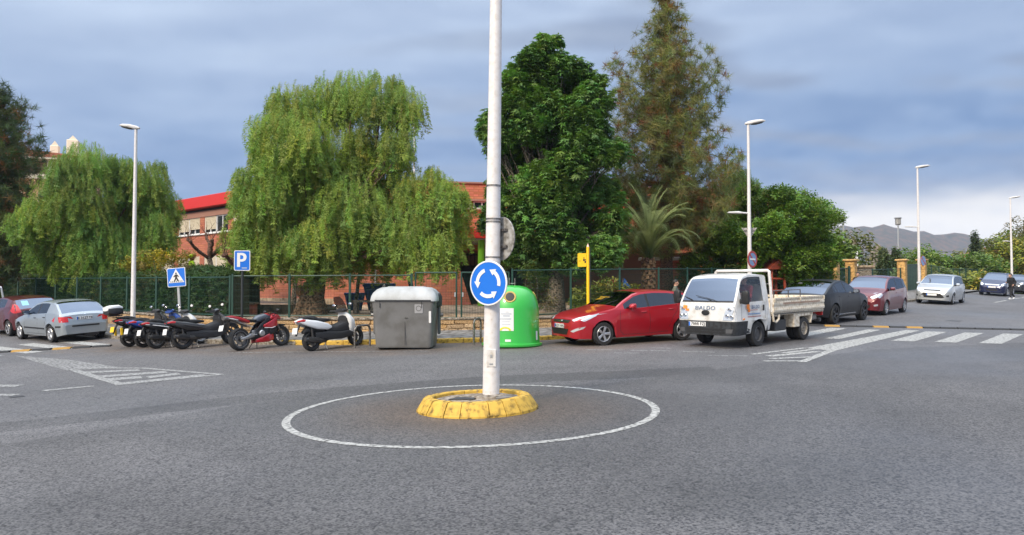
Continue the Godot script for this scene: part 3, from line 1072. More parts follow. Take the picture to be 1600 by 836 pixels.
	part("slash", prism(PackedVector2Array([Vector2(-.2, .15), Vector2(-.15, .2), Vector2(.2, -.15), Vector2(.15, -.2)]), .018, .022), M.red_faded, s)
	s = thing("give_way_sign_back", "grey back of a triangular sign on the lamp post behind the truck", "road sign", Transform3D(Basis(Vector3.UP, deg_to_rad(180 - 12)), V(8.8, 27.95, 3.3)))
	part("plate", prism(PackedVector2Array([Vector2(-.28, .22), Vector2(.28, .22), Vector2(0, -.22)]), 0, .02), M.grey_matt, s)
	part("bracket", box(Vector3(0, .12, -.02), Vector3(.4, .04, .03)), M.steel, s)
	s = thing("no_parking_sign", "dark round no stopping sign on the lamp post by the sheet metal gate", "road sign", Transform3D(Basis(Vector3.UP, deg_to_rad(35)), V(24.15, 44.35, 2.35)))
	disc(s, .3, M.red_faded, M.blue_faded)
	part("slash", prism(PackedVector2Array([Vector2(-.2, .15), Vector2(-.15, .2), Vector2(.2, -.15), Vector2(.15, -.2)]), .02, .023), M.red_faded, s)
	s = thing("direction_board", "white board sign on a thin post behind the capped cream pillar", "sign", at(V(22.2, 50.5, .3), deg_to_rad(-10)))
	part("post", lathe([[.06, 0], [.06, 4.6]], 10), M.grey, s)
	part("board", box(Vector3(.3, 1.95, .08), Vector3(1.15, 1.0, .04), .01), M.sign_white, s)
	for q in [[.15, 2.0], [.42, 2.1], [.5, 1.9]]: part("small_print", box(Vector3(q[0], q[1], .102), Vector3(.09, .07, .004)), M.print_grey, s)

func lamp(called: String, label: String, x: float, d: float, h: float, r: float, turn: float, L: float, arm: bool) -> void:
	var o := thing(called, label, "lamp post", at(V(x, d, .12)), "white street lamps")
	part("pole", lathe([[r, 0], [r, .5], [r * .95, 1.0], [r * .55, h - .1], [.0, h - .09]], 16), M.pole, o)
	part("base_door", box(Vector3(0, .6, r * .95), Vector3(r * 1.1, .3, .02)), M.white, o)
	var hd := part("lamp_head", hull([[-.12, 0, 0, .035, .06], [0, .01, 0, .065, .09, 3], [L * .4, .02, 0, .07, .15, 3], [L * .8, .015, 0, .055, .15, 3], [L, 0, 0, .015, .09, 3]]), M.white, o)
	hd.transform = Transform3D(Basis(Vector3.UP, deg_to_rad(turn)) * Basis(Vector3.BACK, deg_to_rad(8)), Vector3(0, h - .08, 0))
	part("glass", hull([[L * .2, -.055, 0, .012, .09, 3], [L * .5, -.06, 0, .018, .125, 3], [L * .85, -.045, 0, .01, .11, 3]]), M.dark, hd)
	if arm:
		var a := part("side_lamp", hull([[0, 0, 0, .03, .03], [.25, .02, 0, .035, .05], [.4, .03, 0, .05, .1, 3], [.75, .03, 0, .03, .09, 3], [.8, .03, 0, .008, .05, 3]]), M.white, o)
		a.transform = Transform3D(Basis(Vector3.UP, PI), Vector3(0, h * .575 - .3, 0))

func hoops() -> void:
	for e in [[-4.36, 21.0, -4.02, 21.42, .62, "grey steel bike hoop beside the white scooter"], [-1.07, 21.2, -.9, 21.75, .72, "grey steel bike hoop between the grey bin and the lamp column"]]:
		var A := V(e[0], e[1], -.02)
		var B := V(e[2], e[3], -.02)
		var h: float = e[4]
		var pts := [A, A + Vector3(0, h - .1, 0)]
		for k in range(1, 5): pts.append((A + Vector3(0, h - .1, 0)).lerp(A.lerp(B, .2) + Vector3(0, h, 0), k / 5.0) + Vector3(0, .022 * sin(PI * k / 5.0), 0))
		pts.append(A.lerp(B, .25) + Vector3(0, h, 0))
		pts.append(A.lerp(B, .75) + Vector3(0, h, 0))
		for k in range(1, 5): pts.append((A.lerp(B, .8) + Vector3(0, h, 0)).lerp(B + Vector3(0, h - .1, 0), k / 5.0) + Vector3(0, .022 * sin(PI * k / 5.0), 0))
		pts.append(B + Vector3(0, h - .1, 0))
		pts.append(B)
		var o := thing("bike_hoop", e[5], "bike rack", at(A), "steel bike hoops")
		part("tube", o.transform.affine_inverse() * tube(pts, .03, 10), M.steel, o, 50.0)

func more_materials() -> void:
	M.green_dark = mat(.010, .045, .030, .5)
	M.green_sheet = worn(mat(.018, .085, .035, .5), M.soft, .6)
	M.post_dark = mat(.018, .022, .024, .5)
	M.print_grey = mat(.35, .40, .48, .6)
	M.pink = mat(.75, .50, .42, .5)
	M.red_faded = mat(.36, .05, .045, .5)
	M.blue_faded = mat(.16, .26, .44, .5)
	M.sticker = mat(.30, .60, .75, .5)
	M.seat_red = mat(.09, .02, .022, .85)
	M.ink_blue = mat(.055, .10, .20, .6)
	M.orange = mat(.80, .22, .02, .5)
	M.cream_dirty = worn(mat(.66, .60, .50, .6), noise_tex(.012, 512, [[.0, Color(.68, .60, .50)], [.25, Color(.90, .87, .83)], [.6, Color.WHITE]], FastNoiseLite.TYPE_SIMPLEX_SMOOTH, 6, 91), 1.2, false)
	M.rust_stripe = worn(mat(.52, .34, .26, .7), M.chips_a, 2.0, false)
	M.rust_stripe.transparency = BaseMaterial3D.TRANSPARENCY_ALPHA_SCISSOR
	M.rust_stripe.alpha_scissor_threshold = .5
	M.rim_pale = worn(mat(.36, .33, .29, .7), M.soft, 2.0, false)
	M.top_red = mat(.20, .025, .03, .9)
	M.hair_dark = mat(.014, .010, .008, .6)
	M.skin = mat(.46, .26, .18, .6)
	M.skin.subsurf_scatter_enabled = true
	M.skin.subsurf_scatter_strength = .08
	M.cloth_black = mat(.012, .013, .015, .9)
	M.cloth_olive = mat(.08, .07, .04, .9)
	M.cloth_sage = mat(.12, .13, .10, .9)
	M.cloth_navy = mat(.02, .025, .045, .9)
	M.hivis = mat(.42, .72, .02, .7)
	M.hair_red = mat(.12, .035, .015, .6)
	M.shoe_white = mat(.72, .72, .72, .6)
	M.lid = worn(mat(.44, .46, .48, .55), M.smooth, .4, false)
	M.sticker_grey = mat(.30, .30, .31, .7)
	M.grey_dark = mat(.09, .095, .10, .5)
	M.ochre = mat(.50, .36, .10, .6)
	M.lime = mat(.62, .62, .02, .6)

# ---------- trees ----------
func leaf(t: PackedVector3Array, root: Vector3, dir: Vector3, nrm: Vector3, l: float, w: float, bend := .0) -> void:
	var s := dir.cross(nrm).normalized() * w * .5
	var m := root + dir * l * .45 + nrm * bend * l
	var e := root + dir * l
	t.append_array([root, m + s, m - s, m - s, m + s, e])

func shoot(kind: String, sd: int) -> ArrayMesh:
	var r := RandomNumberGenerator.new()
	r.seed = sd
	var t := PackedVector3Array()
	match kind:
		"weeping":      # a hanging spray of narrow leaflets
			for s in 3:
				var p := Vector3(r.randf_range(-.07, .07), 0, r.randf_range(-.07, .07))
				var drift := Vector3(r.randf_range(-.12, .12), 0, r.randf_range(-.12, .12))
				for k in 11:
					var q := p + drift * (k / 8.0) + Vector3(0, -.062 * k, 0)
					for e in 2:
						var a := r.randf() * TAU
						var dir := Vector3(cos(a), r.randf_range(-1.5, -.5), sin(a)).normalized()
						leaf(t, q, dir, Vector3(-sin(a), 0, cos(a)), r.randf_range(.07, .12), r.randf_range(.018, .028))
		"palmate":
			for s in 3:
				var c := Vector3(r.randf_range(-.12, .12), r.randf_range(-.08, .08), r.randf_range(-.12, .12))
				var yaw := r.randf() * TAU
				for k in 6:
					var a := yaw + TAU * k / 7.0
					var dir := Vector3(cos(a), r.randf_range(-.75, -.15), sin(a)).normalized()
					leaf(t, c, dir, Vector3(0, 1, 0), r.randf_range(.13, .19), r.randf_range(.045, .062), .06)
		"oval":
			for k in 11:
				var a := r.randf() * TAU
				var dir := Vector3(cos(a), r.randf_range(-.5, .7), sin(a)).normalized()
				leaf(t, Vector3(r.randf_range(-.09, .09), r.randf_range(-.08, .08), r.randf_range(-.09, .09)), dir, Vector3(r.randf_range(-.3, .3), 1, r.randf_range(-.3, .3)).normalized(), r.randf_range(.09, .14), r.randf_range(.045, .065), .05)
		"needle":
			for k in 36:
				var a := r.randf() * TAU
				var z := r.randf_range(-.35, 1.0)
				var dir := Vector3(cos(a) * sqrt(1.0 - z * z * .9), z, sin(a) * sqrt(1.0 - z * z * .9)).normalized()
				var s := dir.cross(Vector3(r.randf_range(-1, 1), r.randf_range(-1, 1), r.randf_range(-1, 1))).normalized() * .0085
				var o := Vector3(0, r.randf_range(-.1, .06), 0)
				var tip := o + dir * r.randf_range(.24, .38) + Vector3(0, -.05, 0)
				t.append_array([o - s, o + s, tip])
		"far":
			for k in 9:
				var a := r.randf() * TAU
				var dir := Vector3(cos(a), r.randf_range(-.8, .7), sin(a)).normalized()
				leaf(t, Vector3(r.randf_range(-.3, .3), r.randf_range(-.3, .3), r.randf_range(-.3, .3)), dir, Vector3(r.randf_range(-.6, .6), 1, r.randf_range(-.6, .6)).normalized(), r.randf_range(.25, .4), r.randf_range(.14, .22), .05)
	return mesh_of(t, 0.0)

var shoots := {}
func get_shoot(kind: String) -> ArrayMesh:
	if not shoots.has(kind): shoots[kind] = shoot(kind, hash(kind) % 1000)
	return shoots[kind]

func tint(c: Array, tone: float) -> Color:
	tone *= 1.2
	return Color(c[0] * tone * rf(.8, 1.22), c[1] * tone * rf(.86, 1.14), c[2] * tone * rf(.7, 1.3))

func foliage(o: Node3D, clumps: Array, kind: String, per: float, cols: Array, size := 1.0, flat := .85, called := "crown") -> void:
	var xfs := []
	var tones := PackedColorArray()
	var more := clumps.duplicate()
	if kind == "weeping":
		for c in clumps:
			for k in 3:
				var v: Vector3 = Vector3(rng.randfn(), rng.randfn() * .8 + .2, rng.randfn()).normalized() * c[3] * .9
				more.append([c[0] + v.x, c[1] + v.y, c[2] + v.z, c[3] * rf(.22, .40)])
	for c in more:
		var tone := rf(.78, 1.22)
		var col: Array = cols[rng.randi() % cols.size()]
		var n := int(per * c[3] * c[3])
		for k in n:
			var dir := Vector3(rng.randfn(), rng.randfn(), rng.randfn()).normalized()
			var rad: float = c[3] * pow(rng.randf(), .36) * (1.0 + .16 * sin(dir.x * 5.0 + c[0] * 7.0) * sin(dir.y * 6.0 + c[1] * 5.0))
			var p := Vector3(c[0], c[1], c[2]) + dir * Vector3(rad, rad * flat, rad)
			var b := Basis(Vector3.UP, rng.randf() * TAU)
			var s := size * rf(.75, 1.3)
			if kind == "weeping":
				b = Basis(Vector3(dir.z, 0, -dir.x).normalized() if absf(dir.y) < .98 else Vector3.RIGHT, -rf(0.0, .5)) * b
				s *= .72 if dir.y > .3 else .95 if dir.y > -.2 else 1.15
			else:
				b = Basis(Vector3(rng.randfn(), rng.randfn(), rng.randfn()).normalized(), rf(0, .9)) * b
			xfs.append(Transform3D(b.scaled(Vector3(s, s, s)), p))
			tones.append(tint(cols[rng.randi() % cols.size()] if rng.randf() < .3 else col, tone))
	scatter(called, get_shoot(kind), M.leaf, xfs, tones, o)

func limb(a: Vector3, b: Vector3, r0: float, r1: float, sag := .12) -> PackedVector3Array:
	var pts := []
	var rad := []
	var n := 7
	var side := Vector3(rf(-1, 1), rf(-.3, .6), rf(-1, 1)) * a.distance_to(b) * sag
	for k in n + 1:
		var f := k / float(n)
		pts.append(a.lerp(b, f) + side * sin(PI * f) + Vector3(rf(-.03, .03), 0, rf(-.03, .03)) * (1.0 if k > 0 else 0.0))
		rad.append(lerpf(r0, r1, pow(f, .8)))
	return tube(pts, rad, 8)

func tree(called: String, label: String, pos: Vector3, clumps: Array, kind: String, per: float, cols: Array, bark: Material, fork: Vector3, r: float, size := 1.0, cat := "tree") -> Node3D:
	var o := thing(called, label, cat, at(pos))
	var pts := [Vector3(0, -.5, 0), Vector3(0, .05, 0), Vector3(rf(-.04, .04), fork.y * .35, rf(-.04, .04)), fork * .75, fork]
	part("trunk", tube(pts, [r * 1.5, r * 1.3, r, r * .9, r * .85], 12), bark, o)
	var t := PackedVector3Array()
	for c in clumps:
		var e := Vector3(c[0], c[1], c[2])
		var start := fork * rf(.9, 1.0)
		t.append_array(limb(start, e, r * clampf(c[3] * .42, .16, .5), .012, .1))
		for k in 3:
			var q := start.lerp(e, rf(.55, .95))
			t.append_array(limb(q, e + Vector3(rng.randfn(), rng.randfn() * .8, rng.randfn()).normalized() * c[3] * .85, r * .09, .006, .1))
	part("limbs", t, bark, o, 60.0)
	foliage(o, clumps, kind, per, cols, size)
	return o

func pine(called: String, label: String, pos: Vector3, H: float, prof: Array, r: float, first: float, cols: Array, sparse: float) -> void:
	var o := thing(called, label, "tree", at(pos))
	part("trunk", tube([Vector3(0, -.5, 0), Vector3(.02, .2, 0), Vector3(-.03, H * .3, .03), Vector3(.03, H * .65, 0), Vector3(0, H, 0)], [r * 1.35, r * 1.15, r * .9, r * .5, r * .1], 12), M.bark_red, o)
	var t := PackedVector3Array()
	var xfs := []
	var tones := PackedColorArray()
	var brown := [.17, .085, .035]
	var y := first
	while y < H:
		var L := curve(prof, y)
		var n := int(rf(5, 8))
		var a0 := rng.randf() * TAU
		for k in n:
			var a := a0 + TAU * k / n + rf(-.3, .3)
			var l := L * rf(.5, 1.25)
			var rise := lerpf(.10, .75, clampf((y - first) / (H - first), 0, 1))
			var base := Vector3(0, y + rf(-.2, .2), 0)
			var pts := []
			for i in 6:
				var f := i / 5.0
				pts.append(base + Vector3(cos(a), 0, sin(a)) * l * f + Vector3(0, l * (rise * f + .25 * f * f - .12 * sin(PI * f)), 0))
			t.append_array(tube(pts, [.03, .024, .018, .013, .009, .006], 5, false))
			var m := int(clampf(l / sparse, 3, 40))
			for i in m:
				var f := pow((i + 1.0) / m, .7)
				var q: Vector3 = (pts[int(minf(f * 5.0, 4.0))] as Vector3).lerp(pts[int(minf(f * 5.0, 4.0)) + 1], f * 5.0 - int(minf(f * 5.0, 4.0)))
				var side := Vector3(rng.randfn(), rng.randfn() * .5 + .2, rng.randfn()) * .26 * (1.0 if i < m - 1 else .1) * minf(1.0, l)
				var dir := (Vector3(cos(a), .55, sin(a)) + Vector3(rng.randfn(), rng.randfn(), rng.randfn()) * .45).normalized()
				var x := dir.cross(Vector3(.3, .2, .9)).normalized()
				var s := rf(.8, 1.25)
				xfs.append(Transform3D(Basis(x, dir, x.cross(dir)).scaled(Vector3(s, s, s)), q + side))
				tones.append(tint(brown if rng.randf() < .11 else cols[rng.randi() % cols.size()], 1.0))
		y += rf(.24, .38) + .16 * y / H
	for k in 14:
		xfs.append(Transform3D(Basis(Vector3(rng.randfn(), .2, rng.randfn()).normalized(), rf(0, .8)), Vector3(rf(-.1, .1), H - k * .07, rf(-.1, .1))))
		tones.append(tint(cols[0], 1.0))
	part("limbs", t, M.bark_red, o, 60.0)
	scatter("crown", get_shoot("needle"), M.leaf, xfs, tones, o)

func frond(l: float, droop: float, sd: int) -> ArrayMesh:
	var r := RandomNumberGenerator.new()
	r.seed = sd
	var t := PackedVector3Array()
	var pts := []
	var n := 14
	for i in n + 1:
		var f := i / float(n)
		var a := 1.35 - droop * f * f - .25 * f
		pts.append((pts[-1] + Vector3(cos(a), sin(a), 0) * l / n) if i else Vector3.ZERO)
	var rad := []
	for i in n + 1: rad.append(lerpf(.028, .005, i / float(n)))
	t.append_array(tube(pts, rad, 5))
	for i in 78:
		var f := .16 + .84 * i / 78.0
		var k := mini(int(f * n), n - 1)
		var q: Vector3 = pts[k].lerp(pts[k + 1], f * n - k)
		var fw: Vector3 = (pts[k + 1] - pts[k]).normalized()
		var len := .42 * sin(PI * clampf(f * .86 + .1, 0, 1)) + .10
		for s in [-1.0, 1.0]:
			var dir := (fw * .75 + Vector3(0, .18, s) + Vector3(rf(-.1, .1), rf(-.25, .1), 0)).normalized()
			var w := dir.cross(Vector3.UP).normalized() * .012
			var e := q + dir * len + Vector3(0, -.07, 0)
			t.append_array([q - w, q + w, e])
	return mesh_of(t, 0.0)

func palm(pos: Vector3) -> void:
	var o := thing("palm_tree", "young palm with a short scaly trunk and arching grey-green fronds behind the fence", "palm tree", at(pos))
	part("trunk", tube([Vector3(0, -.4, 0), Vector3(0, .3, 0), Vector3(.02, 1.1, 0), Vector3(.03, 1.75, 0)], [.24, .23, .22, .2], 14), M.bark_red, o)
	var stub := mesh_of(prism(PackedVector2Array([Vector2(-.07, -.09), Vector2(.07, -.09), Vector2(.05, .1), Vector2(-.05, .1)]), 0, .06), 20.0)
	for k in 84:
		var y := .1 + k * .0195
		var a := k * 2.4
		var b := Basis(Vector3.UP, a) * Basis(Vector3.RIGHT, -.35)
		node("leaf_base", stub, M.bark_pale if k % 3 else M.bark_red, o, Transform3D(b, Vector3(sin(a) * .205, y, cos(a) * .205)))
	var fs := []
	for k in 5: fs.append(frond(3.0, [.45, .9, 1.35, 1.8, 2.3][k], 40 + k))
	for k in 34:
		var f := k / 33.0
		var v := clampi(int(f * 5.0), 0, 4)
		var s := rf(.85, 1.15)
		var tilt := .34 * (1.0 - f)
		node("frond", fs[v], M.frond if rng.randf() < .85 else M.frond_dry, o, Transform3D(Basis(Vector3.UP, k * 2.399 + rf(-.2, .2)) * Basis(Vector3.BACK, tilt - .25 * f).scaled(Vector3(s, s, s)), Vector3(.03, 1.75 - .25 * f, 0)))

func pollard(label: String, pos: Vector3, lean: float, h: float) -> void:
	var o := thing("pollarded_tree", label, "tree", at(pos))
	var top := Vector3(lean, h, rf(-.2, .2))
	part("trunk", tube([Vector3(0, -.3, 0), top * .5 + Vector3(.05, 0, 0), top], [.13, .105, .10], 9), M.bark_grey, o)
	var t := PackedVector3Array()
	for k in 6:
		var a := TAU * k / 6.0
		var e := top + Vector3(cos(a) * rf(.5, .95), rf(.35, .9), sin(a) * rf(.5, .95))
		t.append_array(limb(top - Vector3(0, .08, 0), e, .075, .055, .12))
		t.append_array(ell(e, Vector3(.085, .075, .085), 8, 5))
		for j in 5: t.append_array(limb(e, e + Vector3(rng.randfn() * .25, rf(.35, 1.0), rng.randfn() * .25), .012, .004, .06))
	part("limbs", t, M.bark_red, o, 60.0)

func hedge(called: String, label: String, a: Vector2, b: Vector2, w: float, h: float) -> void:
	var mid := (a + b) / 2
	var o := thing(called, label, "hedge", at(Y(mid.x, mid.y)))
	var inv := o.transform.affine_inverse()
	var dir := (b - a).normalized()
	var back := Vector2(-dir.y, dir.x)
	if back.y < 0: back = -back
	var L := a.distance_to(b)
	var rings := []
	var n := int(L / .8)
	for k in n + 1:
		var p := a + dir * L * k / float(n)
		var r := PackedVector3Array()
		for q in [[.14, -.1], [.10, h * .5], [.16, h - .12], [w * .5, h - .07], [w - .14, h - .12], [w - .1, -.1]]:
			var v: Vector2 = p + back * float(q[0])
			r.append(Vector3(v.x, yy(p.x, p.y) + q[1] + rf(-.03, .03), -v.y))
		rings.append(r)
	part("inner_twigs", inv * loft(rings), M.twigs, o, 50.0)
	var xfs := []
	var tones := PackedColorArray()
	for k in int(L * (h * 1.1 + w * .8) * 150.0):
		var s := rng.randf() * L
		var p := a + dir * s
		var u := rng.randf() * (h * 1.1 + w * .8)
		var wob := .06 * sin(s * 2.1) + .05 * sin(s * 5.3 + 1.0)
		var q := Vector2(rf(-.04, .16) + wob, u / 1.1) if u < h * 1.1 else Vector2((u - h * 1.1) / .8, h + rf(-.1, .05) + wob * .8)
		var v := p + back * q.x
		var sc := rf(.55, 1.0)
		xfs.append(inv * Transform3D(Basis(Vector3(rng.randfn(), rng.randfn(), rng.randfn()).normalized(), rf(0, 2)).scaled(Vector3(sc, sc, sc)), Vector3(v.x, yy(p.x, p.y) + q.y, -v.y)))
		var patch := sin(s * .9 + q.y * 2.0) * sin(s * .37)
		tones.append(tint([.085, .09, .03] if patch > .45 and rng.randf() < .5 else [.045, .085, .03], rf(.75, 1.15)))
	scatter("leaves", get_shoot("oval"), M.leaf, xfs, tones, o)

func bush(called: String, label: String, pos: Vector3, clumps: Array, cols: Array, per := 420.0, kind := "oval", size := 1.0) -> void:
	var o := thing(called, label, "bush", at(pos))
	var t := PackedVector3Array()
	for c in clumps:
		for k in 4: t.append_array(limb(Vector3(rf(-.1, .1), -.1, rf(-.1, .1)), Vector3(c[0], c[1], c[2]) + Vector3(rng.randfn(), rng.randfn(), rng.randfn()) * .4 * c[3], .016, .006, .1))
	part("stems", t, M.bark_grey, o, 60.0)
	foliage(o, clumps, kind, per, cols, size, .85, "leaves")

func trees() -> void:
	M.leaf = leafy(1, 1, 1)
	M.frond = leafy(.034, .058, .025)
	M.frond_dry = leafy(.16, .13, .06)
	M.bark_pale = worn(mat(.30, .19, .11, .95), M.coarse, 1.5)
	M.twigs = worn(mat(.045, .05, .022, .95), M.coarse, 1.6)
	var pep := [[.185, .265, .05], [.15, .225, .045], [.22, .285, .052]]
	var big := [[.24, 8.2, -.84, 1.0], [-.82, 7.8, .14, .85], [1.30, 8.4, -.42, .9], [2.5, 7.9, .33, .95], [3.45, 7.7, .40, .75], [-1.53, 7.66, -1.1, .66], [-1.77, 5.89, -1.36, .99], [-.47, 6.13, 1.08, 1.41], [.94, 6.01, -.77, 1.46], [2.24, 5.89, -.85, 1.23], [3.2, 6.3, .8, .62], [-2.35, 4.5, -.10, .62], [-1.41, 4.36, 1.08, 1.23], [0, 4.36, -.08, 1.46], [1.41, 4.12, .45, 1.41], [2.83, 4.12, -1.12, 1.18], [4.01, 4.48, .43, .94], [5.07, 4.36, 1.0, .66], [-2.47, 2.83, .07, .80], [-1.18, 2.71, .77, 1.23], [.47, 2.59, .55, 1.37], [2.0, 2.71, -1.40, 1.13], [3.53, 3.18, .83, 1.18], [4.71, 3.18, .29, .99], [5.3, 3.6, -.5, .4], [-2.12, 2.0, -1.0, .6], [4.12, 2.45, 1.0, .80], [4.9, 2.5, .5, .5]]
	var o := tree("pepper_tree", "largest weeping pepper tree with a thick gnarled trunk behind the motorcycles", Vector3(-7.3, -.72, -27.8), big, "weeping", 270.0, pep, M.bark, Vector3(.12, 1.5, 0), .40)
	part("trunk_burl", ell(Vector3(-.42, .75, .3), Vector3(.16, .22, .2), 10, 7), M.bark_pale, o)
	part("leaning_limb", limb(Vector3(-.55, -.3, .3), Vector3(-.1, 1.0, .2), .17, .2, .05), M.bark, o)
	part("fork_limb", limb(Vector3(.1, 1.0, 0), Vector3(.75, 2.3, .1), .24, .16, .06), M.bark, o)
	part("fork_limb", limb(Vector3(.0, 1.0, 0), Vector3(-.6, 2.2, .1), .22, .14, .06), M.bark, o)
	var left := [[0, 5.19, 1.0, 1.04], [1.01, 4.90, -.34, .98], [-.85, 3.9, .96, .85], [2.07, 4.61, -.18, .98], [-2.1, 2.9, 1.0, .9], [-.29, 3.60, 1.21, 1.61], [1.44, 3.46, -1.29, 1.33], [2.5, 3.6, -1.0, .8], [-2.6, 2.4, 1.2, .6], [-1.58, 2.45, -.20, 1.33], [.29, 2.02, .41, 1.50], [2.02, 2.16, -.64, 1.15], [2.7, 2.5, .02, .6], [-2.59, 1.30, -.37, .81], [-1.01, 1.01, -.48, 1.15], [.72, .86, .27, 1.15], [2.02, 1.15, .27, .75]]
	tree("pepper_tree", "smaller weeping pepper tree behind the clipped hedge and the slim white lamp post", Vector3(-18.7, .6, -34), left, "weeping", 400.0, [[.17, .265, .055], [.135, .225, .048], [.20, .275, .056]], M.bark, Vector3(.05, .6, 0), .22, .82)
	var ceiba := [[-.43, 9.78, .8, .48], [0, 9.97, .55, .29], [-.92, 9.18, .9, .58], [0, 9.06, .7, .63], [-1.52, 8.33, 1.0, .53], [-.56, 8.33, .51, .82], [.48, 8.45, -.8, .68], [1.26, 7.85, .8, .63], [1.69, 8.38, .9, .29], [-1.64, 7.37, 1.21, .72], [-2.37, 7.12, .21, .53], [-2.66, 6.64, .64, .34], [-.56, 7.12, -.87, 1.16], [.65, 7.0, .99, .97], [1.62, 6.64, .22, .53], [-1.64, 6.04, -.65, .97], [-.43, 5.68, -1.31, 1.26], [.89, 5.80, 1.06, 1.01], [1.86, 5.43, 1.2, .39], [-1.64, 4.71, -1.23, 1.06], [-.43, 4.35, .90, 1.26], [.89, 4.47, -.27, 1.16], [1.98, 4.71, -1.05, .63], [2.34, 4.23, -.62, .43], [-1.76, 3.38, .81, 1.06], [-.43, 3.02, 1.12, 1.30], [1.01, 3.14, -1.37, 1.21], [2.10, 3.26, .34, .72], [2.51, 2.78, -1.0, .34], [-1.64, 2.17, .66, .82], [-.56, 1.81, -.51, .92], [.65, 1.93, 1.14, .92], [1.74, 2.05, 1.2, .77], [-2.42, 3.50, .02, .43], [-2.49, 3.02, 1.2, .39], [1.6, 6.0, 0, .6], [.2, 5.0, 1.4, .9], [-.95, 6.7, 1.2, .9], [-1.0, 7.8, .9, .7], [-.2, 7.5, 1.1, .6], [-1.3, 8.8, .3, .7], [.9, 8.9, .2, .6], [1.5, 7.6, .5, .7], [-2.1, 6.4, .8, .8], [2.2, 5.9, .2, .6], [-.7, 9.5, .2, .55]]
	tree("broadleaf_tree", "tall dark green conical tree with palmate leaves behind the bottle bank", Vector3(1.64, -.62, -28.5), ceiba, "palmate", 560.0, [[.11, .205, .055], [.088, .175, .048], [.135, .235, .058]], M.bark_grey, Vector3(.02, 2.2, 0), .30, 1.0)
	var ficus := [[-.42, 4.53, -.69, .45], [-.56, 3.83, -1.2, .95], [.42, 3.83, .36, .89], [1.40, 4.11, -1.2, .78], [2.10, 3.97, -1.0, .67], [2.66, 3.41, -.33, .67], [3.08, 3.13, .40, .39], [-1.12, 2.99, -1.24, 1.01], [0, 2.85, -1.65, 1.29], [1.40, 2.99, 1.32, 1.17], [2.52, 2.71, -.67, .78], [-2.24, 2.15, 1.65, 1.01], [-.98, 1.87, 1.43, 1.23], [.42, 1.73, -.44, 1.29], [1.68, 1.87, -.14, 1.06], [2.52, 2.01, .07, .56], [-2.80, 1.31, .52, .78], [-1.68, .89, .34, .89], [-.28, .89, .21, .95], [.98, .95, .43, .89], [1.96, 1.31, 1.59, .73], [-3.4, 1.0, 1.0, .8], [-.3, 2.4, 1.9, .9], [.8, 1.0, 1.6, .9], [-1.3, .5, 1.7, .7], [2.2, .8, .8, .7]]
	tree("broadleaf_tree", "broad dense bright-leaved tree behind the white truck and its lamp post", Vector3(11.4, .15, -34), ficus, "oval", 560.0, [[.11, .19, .03], [.08, .145, .027], [.15, .235, .035]], M.bark_grey, Vector3(.0, .5, 0), .22, 1.15)
	pine("pine_tree", "tall slender canary pine with tufted brown-green needles, higher than the picture", Vector3(6.75, -.55, -33), 13.9, [[2.2, 2.2], [3.4, 3.3], [5.0, 3.0], [7.0, 2.6], [9.0, 1.95], [11.0, .95], [12.6, .6], [13.9, .35]], .26, 2.4, [[.15, .17, .055], [.20, .19, .065], [.125, .15, .055]], .075)
	pine("pine_tree", "dark full pine cut by the left edge of the picture", Vector3(-23.9, -.8, -35.0), 10.0, [[1.5, 1.4], [3.2, 1.7], [5.1, 1.8], [7.1, 1.6], [8.6, 1.1], [10.0, .3]], .26, 1.4, [[.06, .09, .038], [.075, .10, .04], [.05, .08, .036]], .075)
	palm(Vector3(5.35, -.45, -29.6))
	# a wispy tree behind the pine and a yellowing group at the hedge
	tree("pepper_tree", "thin pale pepper tree showing behind the pine and the truck's lamp post", Vector3(12.6, -.2, -41), [[-.6, 6.6, 0, .8], [-.1, 5.8, .3, .9], [-.8, 5.0, -.2, 1.1], [.1, 4.6, .2, .8], [-1.5, 4.0, 0, 1.0]], "weeping", 330.0, [[.11, .16, .045]], M.bark, Vector3(-.5, 2.6, 0), .14)
	bush("yellowing_bush", "yellowing shrub standing behind the hedge in front of the brick wing", Vector3(-14.5, -.3, -31.2), [[-.7, 1.5, 0, .55], [.1, 1.6, .2, .5], [.7, 1.45, 0, .5], [1.15, 1.7, .1, .36], [-1.2, 1.35, .1, .45]], [[.32, .25, .03], [.24, .22, .035], [.20, .16, .04]], 260.0)
	pollard("bare pollarded tree behind the hedge in front of the brick wing", Vector3(-11.75, -.7, -30.2), -.35, 2.1)
	pollard("bare pollarded tree on a leaning grey trunk beside the parking sign", Vector3(-10.1, -.78, -26.8), .5, 1.6)
	pollard("bare pollarded tree between the blue skips and the grey bin", Vector3(-4.05, -.75, -31), -.25, 1.9)
	for e in [[-9.65, 28.2, .05, 1.7, .085, "slim dark tree trunk just right of the parking sign post"], [-9.0, 31.0, .22, 1.9, .1, "slim leaning tree trunk left of the big pepper tree"], [-6.15, 29.5, .4, 2.6, .07, "thin dark trunk leaning right from behind the big pepper tree"]]:
		var q := thing("bare_tree", e[5], "tree", at(Y(e[0], e[1])))
		part("trunk", tube([Vector3(0, -.2, 0), Vector3(e[2] * .4, e[3] * .5, 0), Vector3(e[2], e[3], .1)], [e[4] * 1.2, e[4], e[4] * .8], 8), M.bark_grey, q)
		part("limbs", limb(Vector3(e[2], e[3] - .05, .1), Vector3(e[2] + .5, e[3] + 1.2, 0), e[4] * .6, .02), M.bark_grey, q)
	hedge("clipped_hedge", "long clipped dark green hedge behind the mesh fence on the left-hand street", Vector2(-9.75, 25.75), Vector2(-34.0, 46.2), 1.0, 1.47)
	hedge("clipped_hedge", "taller short hedge behind the leaning crossing sign, above the long one", Vector2(-9.7, 27.0), Vector2(-13.2, 29.9), .9, 1.72)
